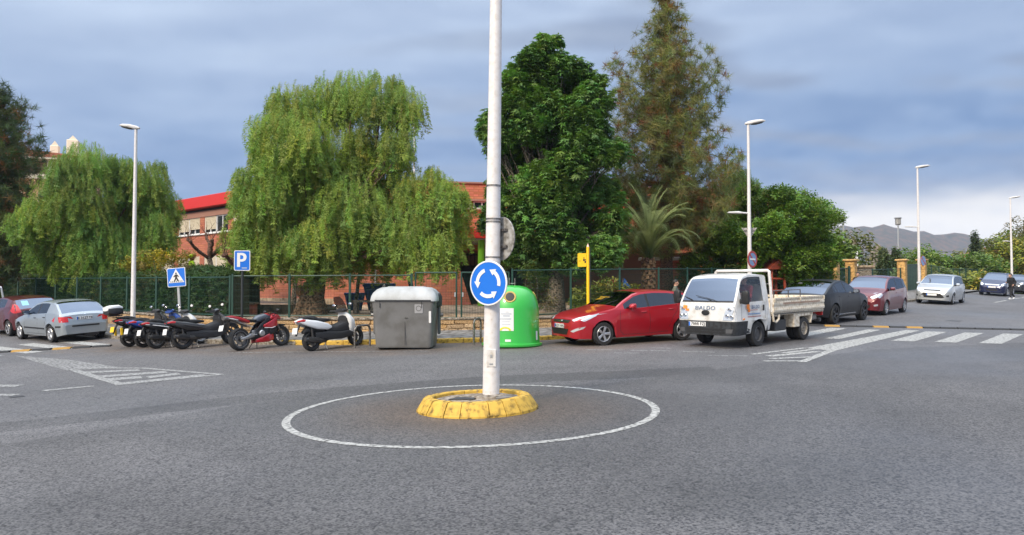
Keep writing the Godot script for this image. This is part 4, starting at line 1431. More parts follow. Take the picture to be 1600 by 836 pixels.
	bush("leafy_bush", "yellow-green leafy bush behind the fence above the red hatchback", Vector3(3.3, -.78, -26.7), [[-.6, .55, 0, .55], [.1, .75, .1, .62], [.75, .6, 0, .52], [-.9, .3, .2, .4], [.3, .25, .3, .5], [1.1, .3, .1, .4]], [[.13, .17, .03], [.09, .14, .03], [.2, .2, .04]], 520.0)
	bush("dark_shrub", "loose dark shrub behind the fence beside the bottle bank", Vector3(.7, -.8, -26.3), [[-.3, .5, 0, .45], [.2, .9, 0, .5], [0, 1.5, .1, .4], [.5, .4, 0, .35]], [[.06, .09, .025], [.10, .10, .03]], 230.0)
	bush("flowering_bush", "dark bush with rusty flower heads between the pine and the truck cab", Vector3(8.1, -.35, -32.6), [[-.5, .8, 0, .6], [.3, 1.2, 0, .7], [.9, .9, .2, .6], [0, .4, .2, .6], [1.5, 1.3, .1, .6], [1.6, .5, 0, .6]], [[.055, .09, .025], [.05, .085, .022], [.26, .10, .03]], 420.0)

# ---------- vehicles ----------
# local frame: +x forward, y up, +z to the vehicle's right; s runs from the nose (0) to the tail
func hit(t: PackedVector3Array, o: Vector3, dir: Vector3) -> Variant:
	var best := 1e9
	for i in range(0, t.size(), 3):
		var a := t[i]
		var b := t[i + 1]
		var c := t[i + 2]
		if dir.x == 0.0:
			if maxf(a.x, maxf(b.x, c.x)) < o.x or minf(a.x, minf(b.x, c.x)) > o.x: continue
		elif maxf(a.z, maxf(b.z, c.z)) < o.z or minf(a.z, minf(b.z, c.z)) > o.z: continue
		if dir.y == 0.0 and (maxf(a.y, maxf(b.y, c.y)) < o.y or minf(a.y, minf(b.y, c.y)) > o.y): continue
		var r = Geometry3D.ray_intersects_triangle(o, dir, a, b, c)
		if r != null:
			var l: float = (r - o).length()
			if l < best: best = l
	return o + dir * best if best < 1e8 else null

# lay a flat outline onto a body: side "f" front, "b" back, "l", "r"; coordinates are (z or x, y)
func decal(body: PackedVector3Array, side: String, poly: PackedVector2Array, proud := .006, sub := 1) -> PackedVector3Array:
	var dir: Vector3 = {"f": Vector3(-1, 0, 0), "b": Vector3(1, 0, 0), "l": Vector3(0, 0, 1), "r": Vector3(0, 0, -1), "t": Vector3(0, -1, 0)}[side]
	var cache := {}
	var put := func(p: Vector2, out: float) -> Variant:
		var o: Vector3
		if side == "f" or side == "b": o = Vector3(-dir.x * 6.0, p.y, p.x)
		elif side == "t": o = Vector3(p.x, 6.0, p.y)
		else: o = Vector3(p.x, p.y, -dir.z * 6.0)
		var k := Vector2i((p * 2000.0).round())
		if not cache.has(k):
			var h = hit(body, o, dir)
			var q := o
			for n in 14:
				if h != null: break
				q += Vector3(0, .02 if q.y < .7 else -.02, -signf(q.z) * .012 if dir.z == 0.0 else 0.0)
				h = hit(body, q, dir)
			cache[k] = null if h == null else Vector3(h.x, o.y, o.z) if dir.x != 0.0 else Vector3(o.x, o.y, h.z) if dir.z != 0.0 else h
		return null if cache[k] == null else cache[k] - dir * out
	var t := PackedVector3Array()
	var idx := Geometry2D.triangulate_polygon(poly)
	var todo := []
	for k in range(0, idx.size(), 3): todo.append([poly[idx[k]], poly[idx[k + 1]], poly[idx[k + 2]], sub])
	while todo.size():
		var q: Array = todo.pop_back()
		if q[3] > 0:
			var ab: Vector2 = (q[0] + q[1]) / 2
			var bc: Vector2 = (q[1] + q[2]) / 2
			var ca: Vector2 = (q[2] + q[0]) / 2
			var m: int = q[3] - 1
			todo.append_array([[q[0], ab, ca, m], [ab, q[1], bc, m], [ca, bc, q[2], m], [ab, bc, ca, m]])
			continue
		var v := []
		for i in 3:
			var p = put.call(q[i], proud)
			if p != null: v.append(p)
		if v.size() < 3: continue
		if (v[2] - v[0]).cross(v[1] - v[0]).dot(-dir) < 0.0: v.reverse()
		t.append_array(v)
	for i in poly.size():
		var a := poly[i]
		var b := poly[(i + 1) % poly.size()]
		var m := int(pow(2, sub))
		for j in m:
			var pa := a.lerp(b, j / float(m))
			var pb := a.lerp(b, (j + 1) / float(m))
			var v := [put.call(pa, proud), put.call(pb, proud), put.call(pb, -.01), put.call(pa, -.01)]
			if v.has(null): continue
			quad(t, v[0], v[1], v[2], v[3])
	return t

func strip(pts: Array, w: float) -> PackedVector2Array:
	var a := PackedVector2Array()
	var b := []
	for i in pts.size():
		var d: Vector2 = (pts[mini(i + 1, pts.size() - 1)] - pts[maxi(i - 1, 0)]).normalized()
		a.append(pts[i] + Vector2(-d.y, d.x) * w / 2)
		b.append(pts[i] - Vector2(-d.y, d.x) * w / 2)
	b.reverse()
	for p in b: a.append(p)
	return a

func poly2(a: Array) -> PackedVector2Array:
	var p := PackedVector2Array()
	for i in range(0, a.size(), 2): p.append(Vector2(a[i], a[i + 1]))
	return p

func mirror(p: PackedVector2Array) -> PackedVector2Array:
	var o := PackedVector2Array()
	for q in p: o.append(Vector2(-q.x, q.y))
	return o

func paint(r: float, g: float, b: float, metal := .25, rough := .32) -> StandardMaterial3D:
	var m := mat(r, g, b, rough, metal)
	m.clearcoat_enabled = true
	m.clearcoat = .8
	m.clearcoat_roughness = .06
	return m

# a wheel about the z axis, outer face towards +z
func wheel(o: Node3D, x: float, y: float, z: float, R: float, W: float, rim: Material, spokes: int, style := "alloy") -> void:
	var right := z > 0.0
	var w := Node3D.new()
	w.name = "wheel"
	o.add_child(w, true)
	w.transform = Transform3D(Basis() if right else Basis(Vector3.UP, PI), Vector3(x, y, z))
	var key := "%.3f %.3f %d %s" % [R, W, spokes, style]
	if not M.has(key):
		var T := Basis(Vector3.RIGHT, PI / 2)
		var rr := R * (.66 if style != "steel" else .58)
		var tyre := Transform3D(T, Vector3.ZERO) * lathe([[rr, -W / 2], [R * .93, -W / 2], [R * .985, -W * .40], [R, -W * .28], [R, W * .28], [R * .985, W * .40], [R * .94, W * .5], [rr + .012, W * .5], [rr, W * .44], [rr, -W / 2]], 36)
		var t := Transform3D(T, Vector3.ZERO) * lathe([[rr * .97, -W * .45], [rr + .004, W * .46], [rr * .98, W * .5], [rr * .93, W * .47], [rr * .90, W * .1], [rr * .9, -W * .45]], 36)
		if style == "steel":
			t.append_array(Transform3D(T, Vector3.ZERO) * lathe([[0, W * .26], [rr * .3, W * .28], [rr * .42, W * .2], [rr * .7, W * .24], [rr * .92, W * .1], [rr * .92, W * .05], [0, W * .05]], 28))
			for k in 8:
				var a := TAU * k / 8
				t.append_array(ell(Vector3(cos(a) * rr * .3, sin(a) * rr * .3, W * .3), Vector3(.014, .014, .014), 6, 4))
		elif style == "cover":
			t.append_array(Transform3D(T, Vector3.ZERO) * lathe([[0, W * .42], [rr * .3, W * .42], [rr * .85, W * .48], [rr * .93, W * .42], [rr * .9, W * .3], [0, W * .3]], 28))
			for k in spokes:
				var a := TAU * k / spokes
				t.append_array(Transform3D(Basis(Vector3.BACK, a), Vector3.ZERO) * hull([[rr * .25, 0, W * .41, .02, .02], [rr * .8, 0, W * .46, .032, .022]], 6))
		else:
			t.append_array(Transform3D(T, Vector3.ZERO) * lathe([[0, W * .42], [rr * .2, W * .42], [rr * .24, W * .3], [rr * .2, W * .1], [0, W * .1]], 20))
			for k in spokes:
				var a := TAU * k / spokes
				for e in ([-.1, .1] if style == "twin" else [0.0]):
					t.append_array(Transform3D(Basis(Vector3.BACK, a + e), Vector3.ZERO) * hull([[rr * .12, 0, W * .34, .028, .02, 3], [rr * .5, 0, W * .38, .022, .018, 3], [rr * .95, 0, W * .42, .03 if style != "twin" else .022, .016, 3]], 8))
		var brake := Transform3D(T, Vector3.ZERO) * lathe([[0, 0], [rr * .72, 0], [rr * .72, .02], [0, .02]], 24)
		M[key] = [mesh_of(tyre, 32.0), mesh_of(t, 40.0), mesh_of(brake)]
	node("tyre", M[key][0], M.rubber, w)
	node("rim", M[key][1], rim, w)
	node("brake_disc", M[key][2], M.dark, w)

# S: the car's numbers. Returns [node, body triangles]
func car(called: String, label: String, cat: String, S: Dictionary, xf: Transform3D, group := "") -> Array:
	var o := thing(called, label, cat, xf, group)
	var L: float = S.len
	var W: float = S.w / 2.0
	var R: float = S.r
	var sf: float = S.axle[0]
	var sr: float = S.axle[1]
	var ss := []
	for p in S.top: ss.append(p[0])
	for p in S.belt: ss.append(p[0])
	for p in S.get("pillars", []):
		ss.append(p[0])
		ss.append(p[1])
	ss.append_array(S.glass)
	for c in [sf, sr]:
		for f in [-1.002, -.998, -.96, -.86, -.7, -.5, -.25, 0.0, .25, .5, .7, .86, .96, .998, 1.002]: ss.append(c + f * (R + S.get("gap", .045)))
	for k in 10: ss.append(.012 + .035 * k)
	for k in 8: ss.append(L - .012 - .04 * k)
	var k0 := 0.0
	while k0 < L:
		ss.append(k0)
		k0 += .14
	ss.append(L)
	ss.sort()
	var cols := []
	for s: float in ss:
		if s >= 0.0 and s <= L and (cols.is_empty() or s - cols[-1] > .0035): cols.append(s)
	var secs := []
	var ra: float = R + S.get("gap", .045)
	for s: float in cols:
		var zt := curve(S.top, s)
		var zs := minf(curve(S.belt, s), zt - .01)
		var w := W * curve(S.plan, s)
		var sill: float = curve(S.sill, s)
		var zb := sill
		for c in [sf, sr]:
			var ds: float = absf(s - c)
			if ds < ra: zb = maxf(zb, R + sqrt(ra * ra - ds * ds))
		zb = minf(zb, zs - .04)
		var crown: float = S.get("crown", .055)
		var full: float = S.roof - crown - .9
		var zr := maxf(zs, zt - crown)
		var g := clampf((zr - zs) / maxf(.1, S.roof - crown - curve(S.belt, S.mid)), 0.0, 1.0)
		var ws: float = w * S.get("shoulder", .955)
		var wr := lerpf(ws, ws * S.tumble, g)
		var m1: float = clampf(S.get("m1", .52), zb + .01, zs - .015)
		var m2: float = clampf(S.get("m2", .70), m1 + .004, zs - .008)
		var flare := 0.0
		for c in [sf, sr]: flare = maxf(flare, .018 * smoothstep(ra + .18, ra, absf(s - c)))
		var a := minf(zs + .016, zr)
		var b := maxf(a, zr - .045)
		var wa := lerpf(ws, wr, (a - zs) / maxf(.001, zr - zs))
		var wb := lerpf(ws, wr, (b - zs) / maxf(.001, zr - zs))
		var r := [[w * .94 + flare, zb], [w * .975 + flare, lerpf(zb, m1, .5)], [w + flare, m1], [w * .995 + flare * .7, m2], [w * .98, lerpf(m2, zs, .6)], [ws, zs], [wa, a], [wb, b], [wr, zr], [wr - .062, lerpf(zr, zt, .42)], [wr * .6, lerpf(zr, zt, .80)], [wr * .3, lerpf(zr, zt, .95)], [0.0, zt]]
		secs.append(r)
	var body := PackedVector3Array()
	var trim := PackedVector3Array()
	var pillar := PackedVector3Array()
	var panes := {}
	var gl: Array = S.glass       # windscreen from, to; rear window from, to
	var sg: Array = S.side        # side glass from, to
	for i in cols.size() - 1:
		var s: float = (cols[i] + cols[i + 1]) / 2.0
		for j in 12:
			for e in 2:
				var sg_z := -1.0 if e == 0 else 1.0
				var v := []
				for q in [[i, j], [i, j + 1], [i + 1, j + 1], [i + 1, j]]:
					var p: Array = secs[q[0]][q[1]]
					v.append(Vector3(L / 2 - cols[q[0]], p[1], sg_z * p[0]))
				if e == 1: v.reverse()
				var to := "body"
				if j == 6 and s > sg[0] and s < sg[1]:
					to = "side_window"
					var n := 0
					for p in S.pillars:
						if s > p[0] and s < p[1]: to = "pillar" if p[1] - p[0] < .16 else "body"
						if s > p[1]: n += 1
					if to == "side_window": to = "side_window %d%d" % [n, e]
				elif j >= 9 and s > gl[0] and s < gl[1]: to = "windscreen"
				elif j >= 9 and s > gl[2] and s < gl[3]: to = "rear_window"
				elif S.has("trim") and j < 2 and (S.trim == "all" or (S.trim == "front" and s < .62)): to = "trim"
				if to == "body": quad(body, v[0], v[1], v[2], v[3])
				elif to == "trim": quad(trim, v[0], v[1], v[2], v[3])
				elif to == "pillar": quad(pillar, v[0], v[1], v[2], v[3])
				else:
					if not panes.has(to): panes[to] = PackedVector3Array()
					var pt: PackedVector3Array = panes[to]
					quad(pt, v[0], v[1], v[2], v[3])
					panes[to] = pt
	for e in 2:
		var i: int = 0 if e == 0 else cols.size() - 1
		var c := Vector3(L / 2 - cols[i], (secs[i][0][1] + secs[i][12][1]) / 2, 0)
		var bl := Vector3(c.x, secs[i][0][1], -secs[i][0][0])
		var br := Vector3(c.x, secs[i][0][1], secs[i][0][0])
		var low := e == 0 and S.has("trim")
		(trim if low else body).append_array([c, br, bl] if e == 0 else [c, bl, br])
		for j in 12:
			for z in [-1.0, 1.0]:
				var a := Vector3(c.x, secs[i][j][1], secs[i][j][0] * z)
				var b := Vector3(c.x, secs[i][j + 1][1], secs[i][j + 1][0] * z)
				(trim if low and j < 2 else body).append_array([c, b, a] if (e == 0) == (z > 0) else [c, a, b])
	# arch and sill lips turned inwards
	for i in cols.size() - 1:
		for z in [-1.0, 1.0]:
			var a := Vector3(L / 2 - cols[i], secs[i][0][1], secs[i][0][0] * z)
			var b := Vector3(L / 2 - cols[i + 1], secs[i + 1][0][1], secs[i + 1][0][0] * z)
			var off := Vector3(0, 0, -z * .2)
			if z > 0: quad(pillar, a, b, b + off, a + off)
			else: quad(pillar, b, a, a + off, b + off)
	var all := body.duplicate()
	all.append_array(trim)
	for k in panes: all.append_array(panes[k])
	all.append_array(pillar)
	part("body", body, S.paint, o, 32.0)
	if trim.size(): part("lower_trim", trim, S.get("trim_mat", M.dark), o, 32.0)
	part("black_trim", pillar, M.black, o, 30.0)
	for k: String in panes: part(k.split(" ")[0], panes[k], M.glass if k.begins_with("w") or k.begins_with("r") else S.get("side_glass", M.glass_side), o, 45.0)
	# underbody and cabin
	part("underbody", box(Vector3(0, .36, 0), Vector3(L - .5, .34, S.w - .56), .04), M.black, o)
	var cab0: float = S.get("seat", gl[1] + .35)
	part("dashboard", hull([[L / 2 - gl[0] - .12, curve(S.belt, S.mid) - .12, 0, .1, W * .8, 4], [L / 2 - gl[0] - .5, curve(S.belt, S.mid) - .06, 0, .12, W * .84, 4]], 12), M.black, o)
	for z in [-1.0, 1.0]:
		for row in (2 if S.get("rows", 2) == 2 else 1):
			var x: float = L / 2 - cab0 - row * .85
			var y: float = curve(S.belt, S.mid)
			part("seat", hull([[x + .06, y - .42, z * W * .42, .1, .24, 4], [x - .02, y - .1, z * W * .42, .3, .23, 4], [x - .14, y - .05, z * W * .42, .28, .2, 4]], 10), S.get("seat_mat", M.dark), o)
			part("headrest", ell(Vector3(x - .1, minf(y + .33, S.roof - .2), z * W * .42), Vector3(.05, .09, .13), 8, 6), S.get("seat_mat", M.dark), o)
	part("steering_wheel", Transform3D(Basis(Vector3.BACK, .5), Vector3(L / 2 - gl[0] - .55, curve(S.belt, S.mid) + .02, -W * .42)) * (Transform3D(Basis(Vector3.BACK, PI / 2), Vector3.ZERO) * lathe([[.16, -.012], [.185, 0], [.16, .012], [.145, 0], [.16, -.012]], 20)), M.black, o)
	# wheels
	for e in [[sf, 1], [sf, -1], [sr, 1], [sr, -1]]:
		wheel(o, L / 2 - e[0], R, e[1] * (W - S.get("track", .115)), R, S.get("tyre", .205), S.rim, S.get("spokes", 5), S.get("wheel", "alloy"))
	# mirrors
	var mx: float = L / 2 - S.get("mirror", gl[0] + .42)
	var my: float = curve(S.belt, S.mid) + .05
	for z in [-1.0, 1.0]:
		var mm := part("mirror", hull([[mx + .09, my, z * (W + .07), .03, .05, 3], [mx + .04, my + .01, z * (W + .07), .065, .10, 3], [mx - .06, my + .015, z * (W + .06), .075, .105, 3.5]], 12), S.get("mirror_mat", S.paint), o)
		part("mirror_glass", hull([[mx - .058, my + .015, z * (W + .06), .065, .095, 3.5], [mx - .064, my + .015, z * (W + .06), .062, .092, 3.5]], 12), M.mirror, mm)
		part("mirror_foot", box(Vector3(mx, my - .04, z * (W - .03)), Vector3(.06, .05, .12), .015), M.black, mm)
	# shut lines, handles, wipers
	for z in ["l", "r"]:
		for c in S.get("seams", []):
			var pts := []
			for k in range(0, c.size(), 2): pts.append(Vector2(L / 2 - c[k], c[k + 1]))
			part("shut_line", decal(all, z, strip(pts, .011), .0015, 2), M.black, o, 0.0)
		for h in S.get("handles", []):
			var p = hit(all, Vector3(L / 2 - h[0], h[1], -4.0 if z == "l" else 4.0), Vector3(0, 0, 1 if z == "l" else -1))
			if p != null: part("door_handle", hull([[p.x + .09, p.y, p.z, .008, .01], [p.x + .05, p.y + .004, p.z + (-.014 if z == "l" else .014), .014, .014, 3], [p.x - .06, p.y + .004, p.z + (-.014 if z == "l" else .014), .014, .014, 3], [p.x - .09, p.y, p.z, .008, .01]], 8), S.get("handle_mat", S.paint), o)
	return [o, all]

func add(C: Array, called: String, side: String, poly: Array, m: Material, proud := .006, both := false, sub := 2) -> void:
	var p := poly2(poly)
	part(called, decal(C[1], side, p, proud, sub), m, C[0], 30.0)
	if both:
		var o := mirror(p) if side in ["f", "b"] else p
		part(called, decal(C[1], side if side in ["f", "b"] else ("r" if side == "l" else "l"), o, proud, sub), m, C[0], 30.0)

func plate(C: Array, side: String, y: float, chars: String, w := .52, z0 := 0.0, wide := .11) -> void:
	var p = hit(C[1], Vector3(6.0 if side == "f" else -6.0, y, z0), Vector3(-1 if side == "f" else 1, 0, 0))
	if p == null: return
	var sgn := 1.0 if side == "f" else -1.0
	var o := part("number_plate", box(Vector3.ZERO, Vector3(.012, wide, w), .003), M.sign_white, C[0])
	o.position = p + Vector3(sgn * .018, 0, 0)
	part("blue_band", box(Vector3(sgn * .0065, 0, sgn * (w / 2 - .025)), Vector3(.003, wide * .92, .042)), M.blue, o)
	if chars:
		var t := text(chars, wide * .98, "Droid Sans", 700)
		var bb := AABB(t[0], Vector3.ZERO)
		for q in t: bb = bb.expand(q)
		var n := part("lettering", t, M.sign_black, o, 0.0)
		n.transform = Transform3D(Basis(Vector3.UP, PI / 2 * sgn), Vector3(sgn * .0072, 0, -sgn * .025)) * Transform3D(Basis(), Vector3(-bb.get_center().x, -bb.get_center().y, 0))

func cars() -> void:
	M.glass = mat(.165, .195, .245, .03, 1.0)
	M.glass_side = mat(.085, .095, .11, .03, 1.0)
	M.glass_clear = StandardMaterial3D.new()
	M.glass_clear.transparency = BaseMaterial3D.TRANSPARENCY_ALPHA
	M.glass_clear.albedo_color = Color(.3, .34, .36, .16)
	M.glass_clear.roughness = .0
	M.mirror = mat(.7, .72, .75, .05, 1.0)
	M.lamp = mat(.70, .72, .74, .12, .6)
	M.lamp.clearcoat_enabled = true
	M.chrome = mat(.72, .72, .73, .15, 1.0)
	M.alloy = mat(.55, .55, .56, .3, .85)
	M.alloy_dark = mat(.06, .06, .065, .35, .7)
	M.steel_rim = mat(.10, .10, .105, .55, .4)
	M.red_lamp = paint(.50, .012, .012, 0.0, .2)
	M.amber = paint(.80, .25, .02, 0.0, .2)
	var red := paint(.40, .008, .018, .35)
	# --- hatchback on the corner
	var S := {
		"len": 4.30, "w": 1.78, "r": .315, "axle": [.86, 3.51], "roof": 1.47, "mid": 2.2, "paint": red, "rim": M.alloy, "spokes": 5, "wheel": "twin", "tumble": .74,
		"top": [[0, .58], [.04, .66], [.10, .74], [.22, .80], [.45, .88], [.8, .95], [1.15, 1.01], [1.3, 1.05], [1.6, 1.22], [1.95, 1.385], [2.2, 1.44], [2.6, 1.47], [3.1, 1.455], [3.6, 1.40], [3.85, 1.35], [3.98, 1.2], [4.12, 1.0], [4.2, .94], [4.27, .80], [4.30, .62]],
		"belt": [[0, .5], [.1, .66], [.5, .83], [1.2, .93], [2.2, .97], [3.2, 1.03], [3.8, 1.08], [4.1, .96], [4.3, .6]],
		"plan": [[0, .52], [.03, .62], [.08, .72], [.18, .84], [.35, .93], [.6, .975], [1.0, 1.0], [3.2, 1.0], [3.7, .97], [4.05, .91], [4.22, .84], [4.28, .76], [4.3, .68]],
		"sill": [[0, .24], [.1, .20], [.5, .19], [4.0, .21], [4.3, .32]],
		"glass": [1.32, 2.12, 3.84, 4.10], "side": [1.55, 3.78], "pillars": [[2.32, 2.40], [3.28, 3.34]],
		"seams": [[1.42, .96, 1.38, .7, 1.40, .36, 1.5, .28], [2.36, .99, 2.38, .6, 2.36, .3], [3.32, 1.04, 3.34, .88, 3.16, .7, 3.02, .42], [1.46, .27, 2.36, .27, 3.0, .30]],
		"handles": [[2.18, .86], [3.1, .91]],
	}
	var C := car("parked_car", "glossy red five-door hatchback parked by the kerb between the bottle bank and the truck", "car", S, ride(3.25, 21.68, 206.0), "parked cars")
	add(C, "headlight", "f", [.50, .70, .62, .665, .80, .77, .86, .86, .74, .80, .60, .755], M.lamp, .008, true)
	add(C, "headlight_side", "l", [2.15 - .20, .70, 2.15 - .28, .66, 2.15 - .62, .80, 2.15 - .75, .875, 2.15 - .5, .82], M.lamp, .008, true)
	add(C, "upper_grille", "f", [-.47, .69, -.40, .615, .40, .615, .47, .69, .2, .70, -.2, .70], M.black, .004)
	add(C, "grille_bar", "f", [-.44, .665, .44, .665, .42, .648, -.42, .648], M.chrome, .012)
	add(C, "badge", "f", [-.07, .655, -.04, .685, .04, .685, .07, .655, .04, .625, -.04, .625], M.chrome, .02)
	add(C, "lower_grille", "f", [-.46, .46, -.36, .30, .36, .30, .46, .46], M.black, .004)
	add(C, "fog_lamp", "f", [.52, .40, .60, .37, .78, .46, .82, .53, .66, .47], M.lamp, .006, true)
	add(C, "tail_light", "b", [.52, .92, .82, .98, .80, .82, .6, .80], M.red_lamp, .006, true)
	plate(C, "f", .53, "8231 HRS", .5)
	plate(C, "b", .72, "", .5)
	wiper(C[0], Vector3(2.15 - 1.34, 1.075, .35), Vector3(2.15 - 1.62, 1.27, -.15))
	wiper(C[0], Vector3(2.15 - 1.33, 1.07, -.25), Vector3(2.15 - 1.5, 1.19, -.6))
	# --- silver hatchback, seen from behind
	S = {
		"len": 4.13, "w": 1.70, "r": .295, "axle": [.80, 3.38], "roof": 1.40, "mid": 2.2, "paint": paint(.36, .40, .43, .6, .35), "rim": M.alloy, "spokes": 7, "wheel": "cover", "tumble": .76, "handle_mat": M.black, "mirror_mat": M.black,
		"top": [[0, .56], [.05, .64], [.2, .72], [.6, .82], [1.1, .90], [1.25, .95], [1.6, 1.16], [2.0, 1.33], [2.4, 1.39], [2.9, 1.40], [3.3, 1.36], [3.55, 1.30], [3.85, 1.10], [4.0, .97], [4.06, .92], [4.10, .76], [4.13, .60]],
		"belt": [[0, .5], [.2, .66], [1.2, .87], [2.4, .93], [3.5, .98], [3.95, .93], [4.13, .58]],
		"plan": [[0, .6], [.05, .74], [.2, .88], [.5, .96], [1, 1], [3.2, 1], [3.8, .955], [4.02, .90], [4.09, .84], [4.13, .76]],
		"sill": [[0, .24], [.3, .20], [3.8, .21], [4.13, .28]],
		"glass": [1.25, 2.05, 3.34, 3.97], "side": [1.5, 3.42], "pillars": [[2.36, 2.44], [3.12, 3.42]],
		"seams": [[1.32, .88, 1.3, .4], [2.4, .92, 2.4, .3], [3.05, .95, 3.1, .75, 2.98, .5], [1.4, .27, 2.9, .27]], "handles": [[2.2, .80], [2.95, .83]],
	}
	C = car("parked_car", "silver hatchback seen from behind, parked beyond the left-hand crossing", "car", S, ride(-15.95, 26.75, 180.0 - 37.5), "parked cars")
	add(C, "tail_light", "b", [.55, .86, .80, .86, .83, .74, .83, .68, .54, .68], M.red_lamp, .012, true)
	add(C, "tail_light_side", "l", [-2.065 + .04, .86, -2.065 + .22, .86, -2.065 + .16, .68, -2.065 + .03, .68], M.red_lamp, .008, true)
	add(C, "bumper_strip", "b", [-.84, .565, .84, .565, .84, .515, -.84, .515], M.black, .02)
	add(C, "side_strip", "l", [-2.065 + .1, .565, -2.065 + .34, .56, -2.065 + .34, .51, -2.065 + .1, .515], M.black, .014, true)
	add(C, "side_strip", "l", [-.9, .48, .78, .48, .78, .435, -.9, .435], M.black, .014, true)
	add(C, "plate_recess", "b", [-.42, .90, .42, .90, .40, .71, -.40, .71], S.paint, .003)
	add(C, "badge", "b", [0, .935, .03, .905, 0, .87, -.03, .905], M.chrome, .016)
	plate(C, "b", .79, "B 3127 TK", .52, -.03)
	wiper(C[0], Vector3(-2.065 + .19, .985, .05), Vector3(-2.065 + .45, 1.16, .5))
	part("exhaust_box", hull([[-1.95, .24, .25, .08, .22, 3], [-1.6, .24, .25, .08, .22, 3]], 10), M.dark, C[0])
	# --- dark red small hatchback ahead of it
	var wine := paint(.085, .006, .010, .2)
	S = {
		"len": 3.95, "w": 1.72, "r": .30, "axle": [.80, 3.29], "roof": 1.47, "mid": 2.0, "paint": wine, "rim": M.alloy, "spokes": 5, "tumble": .75,
		"top": [[0, .6], [.06, .7], [.25, .80], [.7, .93], [1.0, 1.02], [1.15, 1.08], [1.5, 1.29], [1.85, 1.42], [2.3, 1.47], [2.9, 1.45], [3.3, 1.40], [3.5, 1.36], [3.7, 1.16], [3.84, 1.0], [3.9, .85], [3.95, .62]],
		"belt": [[0, .55], [.25, .75], [1.0, .93], [2.2, 1.0], [3.4, 1.10], [3.8, .98], [3.95, .6]],
		"plan": [[0, .6], [.06, .76], [.25, .9], [.6, .98], [1, 1], [3.0, 1], [3.5, .96], [3.8, .9], [3.9, .82], [3.95, .74]],
		"sill": [[0, .24], [.3, .2], [3.6, .22], [3.95, .3]],
		"glass": [1.15, 1.9, 3.5, 3.82], "side": [1.4, 3.3], "pillars": [[2.2, 2.28], [3.0, 3.3]],
		"seams": [[1.25, .95, 1.25, .4], [2.24, .99, 2.2, .3], [2.95, 1.05, 2.9, .6]], "handles": [[2.1, .9], [2.85, .95]],
	}
	C = car("parked_car", "wine red small hatchback with tall tail lights parked ahead of the silver one", "car", S, ride(-19.3, 29.7, 180.0 - 38), "parked cars")
	add(C, "tail_light", "b", [.62, 1.16, .70, 1.2, .80, .98, .83, .84, .56, .90], M.red_lamp, .012, true)
	add(C, "tail_light_side", "l", [-1.975 + .06, .86, -1.975 + .12, .98, -1.975 + .40, 1.2, -1.975 + .36, 1.0, -1.975 + .3, .88], M.red_lamp, .01, true)
	add(C, "window_sticker", "b", [-.46, 1.30, -.24, 1.30, -.24, 1.13, -.46, 1.13], M.sticker, .004)
	plate(C, "b", .74, "", .5)
	# --- white van further off, cut by the picture's edge
	S = van_numbers(paint(.72, .73, .74, .0, .35))
	C = car("parked_van", "white van at the left edge, parked ahead of the wine red hatchback", "van", S, ride(-23.6, 32.9, 180.0 - 39), "parked cars")
	# --- black coupe-backed off-roader behind the truck, facing away
	S = {
		"len": 4.73, "w": 1.92, "r": .365, "axle": [.88, 3.75], "roof": 1.60, "mid": 2.3, "paint": mat(.006, .0065, .008, .35), "rim": M.alloy_dark, "spokes": 5, "wheel": "twin", "tumble": .74, "tyre": .25, "m1": .6, "m2": .82, "gap": .05,
		"top": [[0, .7], [.05, .82], [.2, .94], [.7, 1.06], [1.3, 1.15], [1.45, 1.2], [1.8, 1.4], [2.2, 1.56], [2.6, 1.60], [3.0, 1.58], [3.5, 1.50], [4.0, 1.33], [4.4, 1.14], [4.6, 1.06], [4.66, .95], [4.73, .7]],
		"belt": [[0, .62], [.2, .86], [1.3, 1.06], [2.4, 1.1], [3.6, 1.13], [4.4, 1.06], [4.73, .65]],
		"plan": [[0, .6], [.06, .76], [.25, .91], [.6, .98], [1, 1], [3.8, 1], [4.3, .96], [4.6, .88], [4.68, .8], [4.73, .72]],
		"sill": [[0, .3], [.3, .25], [4.4, .27], [4.73, .36]],
		"glass": [1.45, 2.3, 3.2, 4.45], "side": [1.7, 3.75], "pillars": [[2.55, 2.63], [3.4, 3.46]],
		"seams": [[1.55, 1.08, 1.5, .5], [2.6, 1.1, 2.58, .4], [3.5, 1.1, 3.3, .7]], "handles": [[2.45, .98], [3.3, 1.0]],
	}
	C = car("parked_car", "black sloping-backed off-roader parked facing away behind the truck's bed", "car", S, ride(11.95, 28.97, 46), "parked cars")
	add(C, "tail_light", "b", [.2, .98, .82, 1.02, .84, .92, .2, .92], M.red_lamp, .01, true)
	add(C, "side_step", "l", [-1.0, .36, 1.2, .36, 1.2, .33, -1.0, .33], M.chrome, .02, true)
	part("roof_fin", hull([[-.95, 1.585, 0, .01, .02], [-1.05, 1.61, 0, .035, .015], [-1.15, 1.6, 0, .06, .01]], 8), M.black, C[0])
	plate(C, "b", .8, "", .5)
	# --- red people carrier
	S = mpv_numbers(paint(.13, .006, .011, .2), 4.47, 1.83, 1.67)
	C = car("parked_car", "dark red people carrier with a large windscreen parked behind the black off-roader", "car", S, ride(16.2, 33.85, 228), "parked cars")
	mpv_face(C, 4.47)
	# --- silver people carrier
	S = mpv_numbers(paint(.50, .52, .53, .6, .35), 4.38, 1.83, 1.62)
	C = car("parked_car", "silver people carrier parked by the sheet metal gate facing the junction", "car", S, ride(24.3, 42.9, 229), "parked cars")
	add(C, "headlight", "f", [.50, .76, .62, .68, .84, .80, .88, .94, .7, .90], M.lamp, .01, true)
	add(C, "upper_grille", "f", [-.42, .80, .42, .80, .38, .74, -.38, .74], M.black, .006)
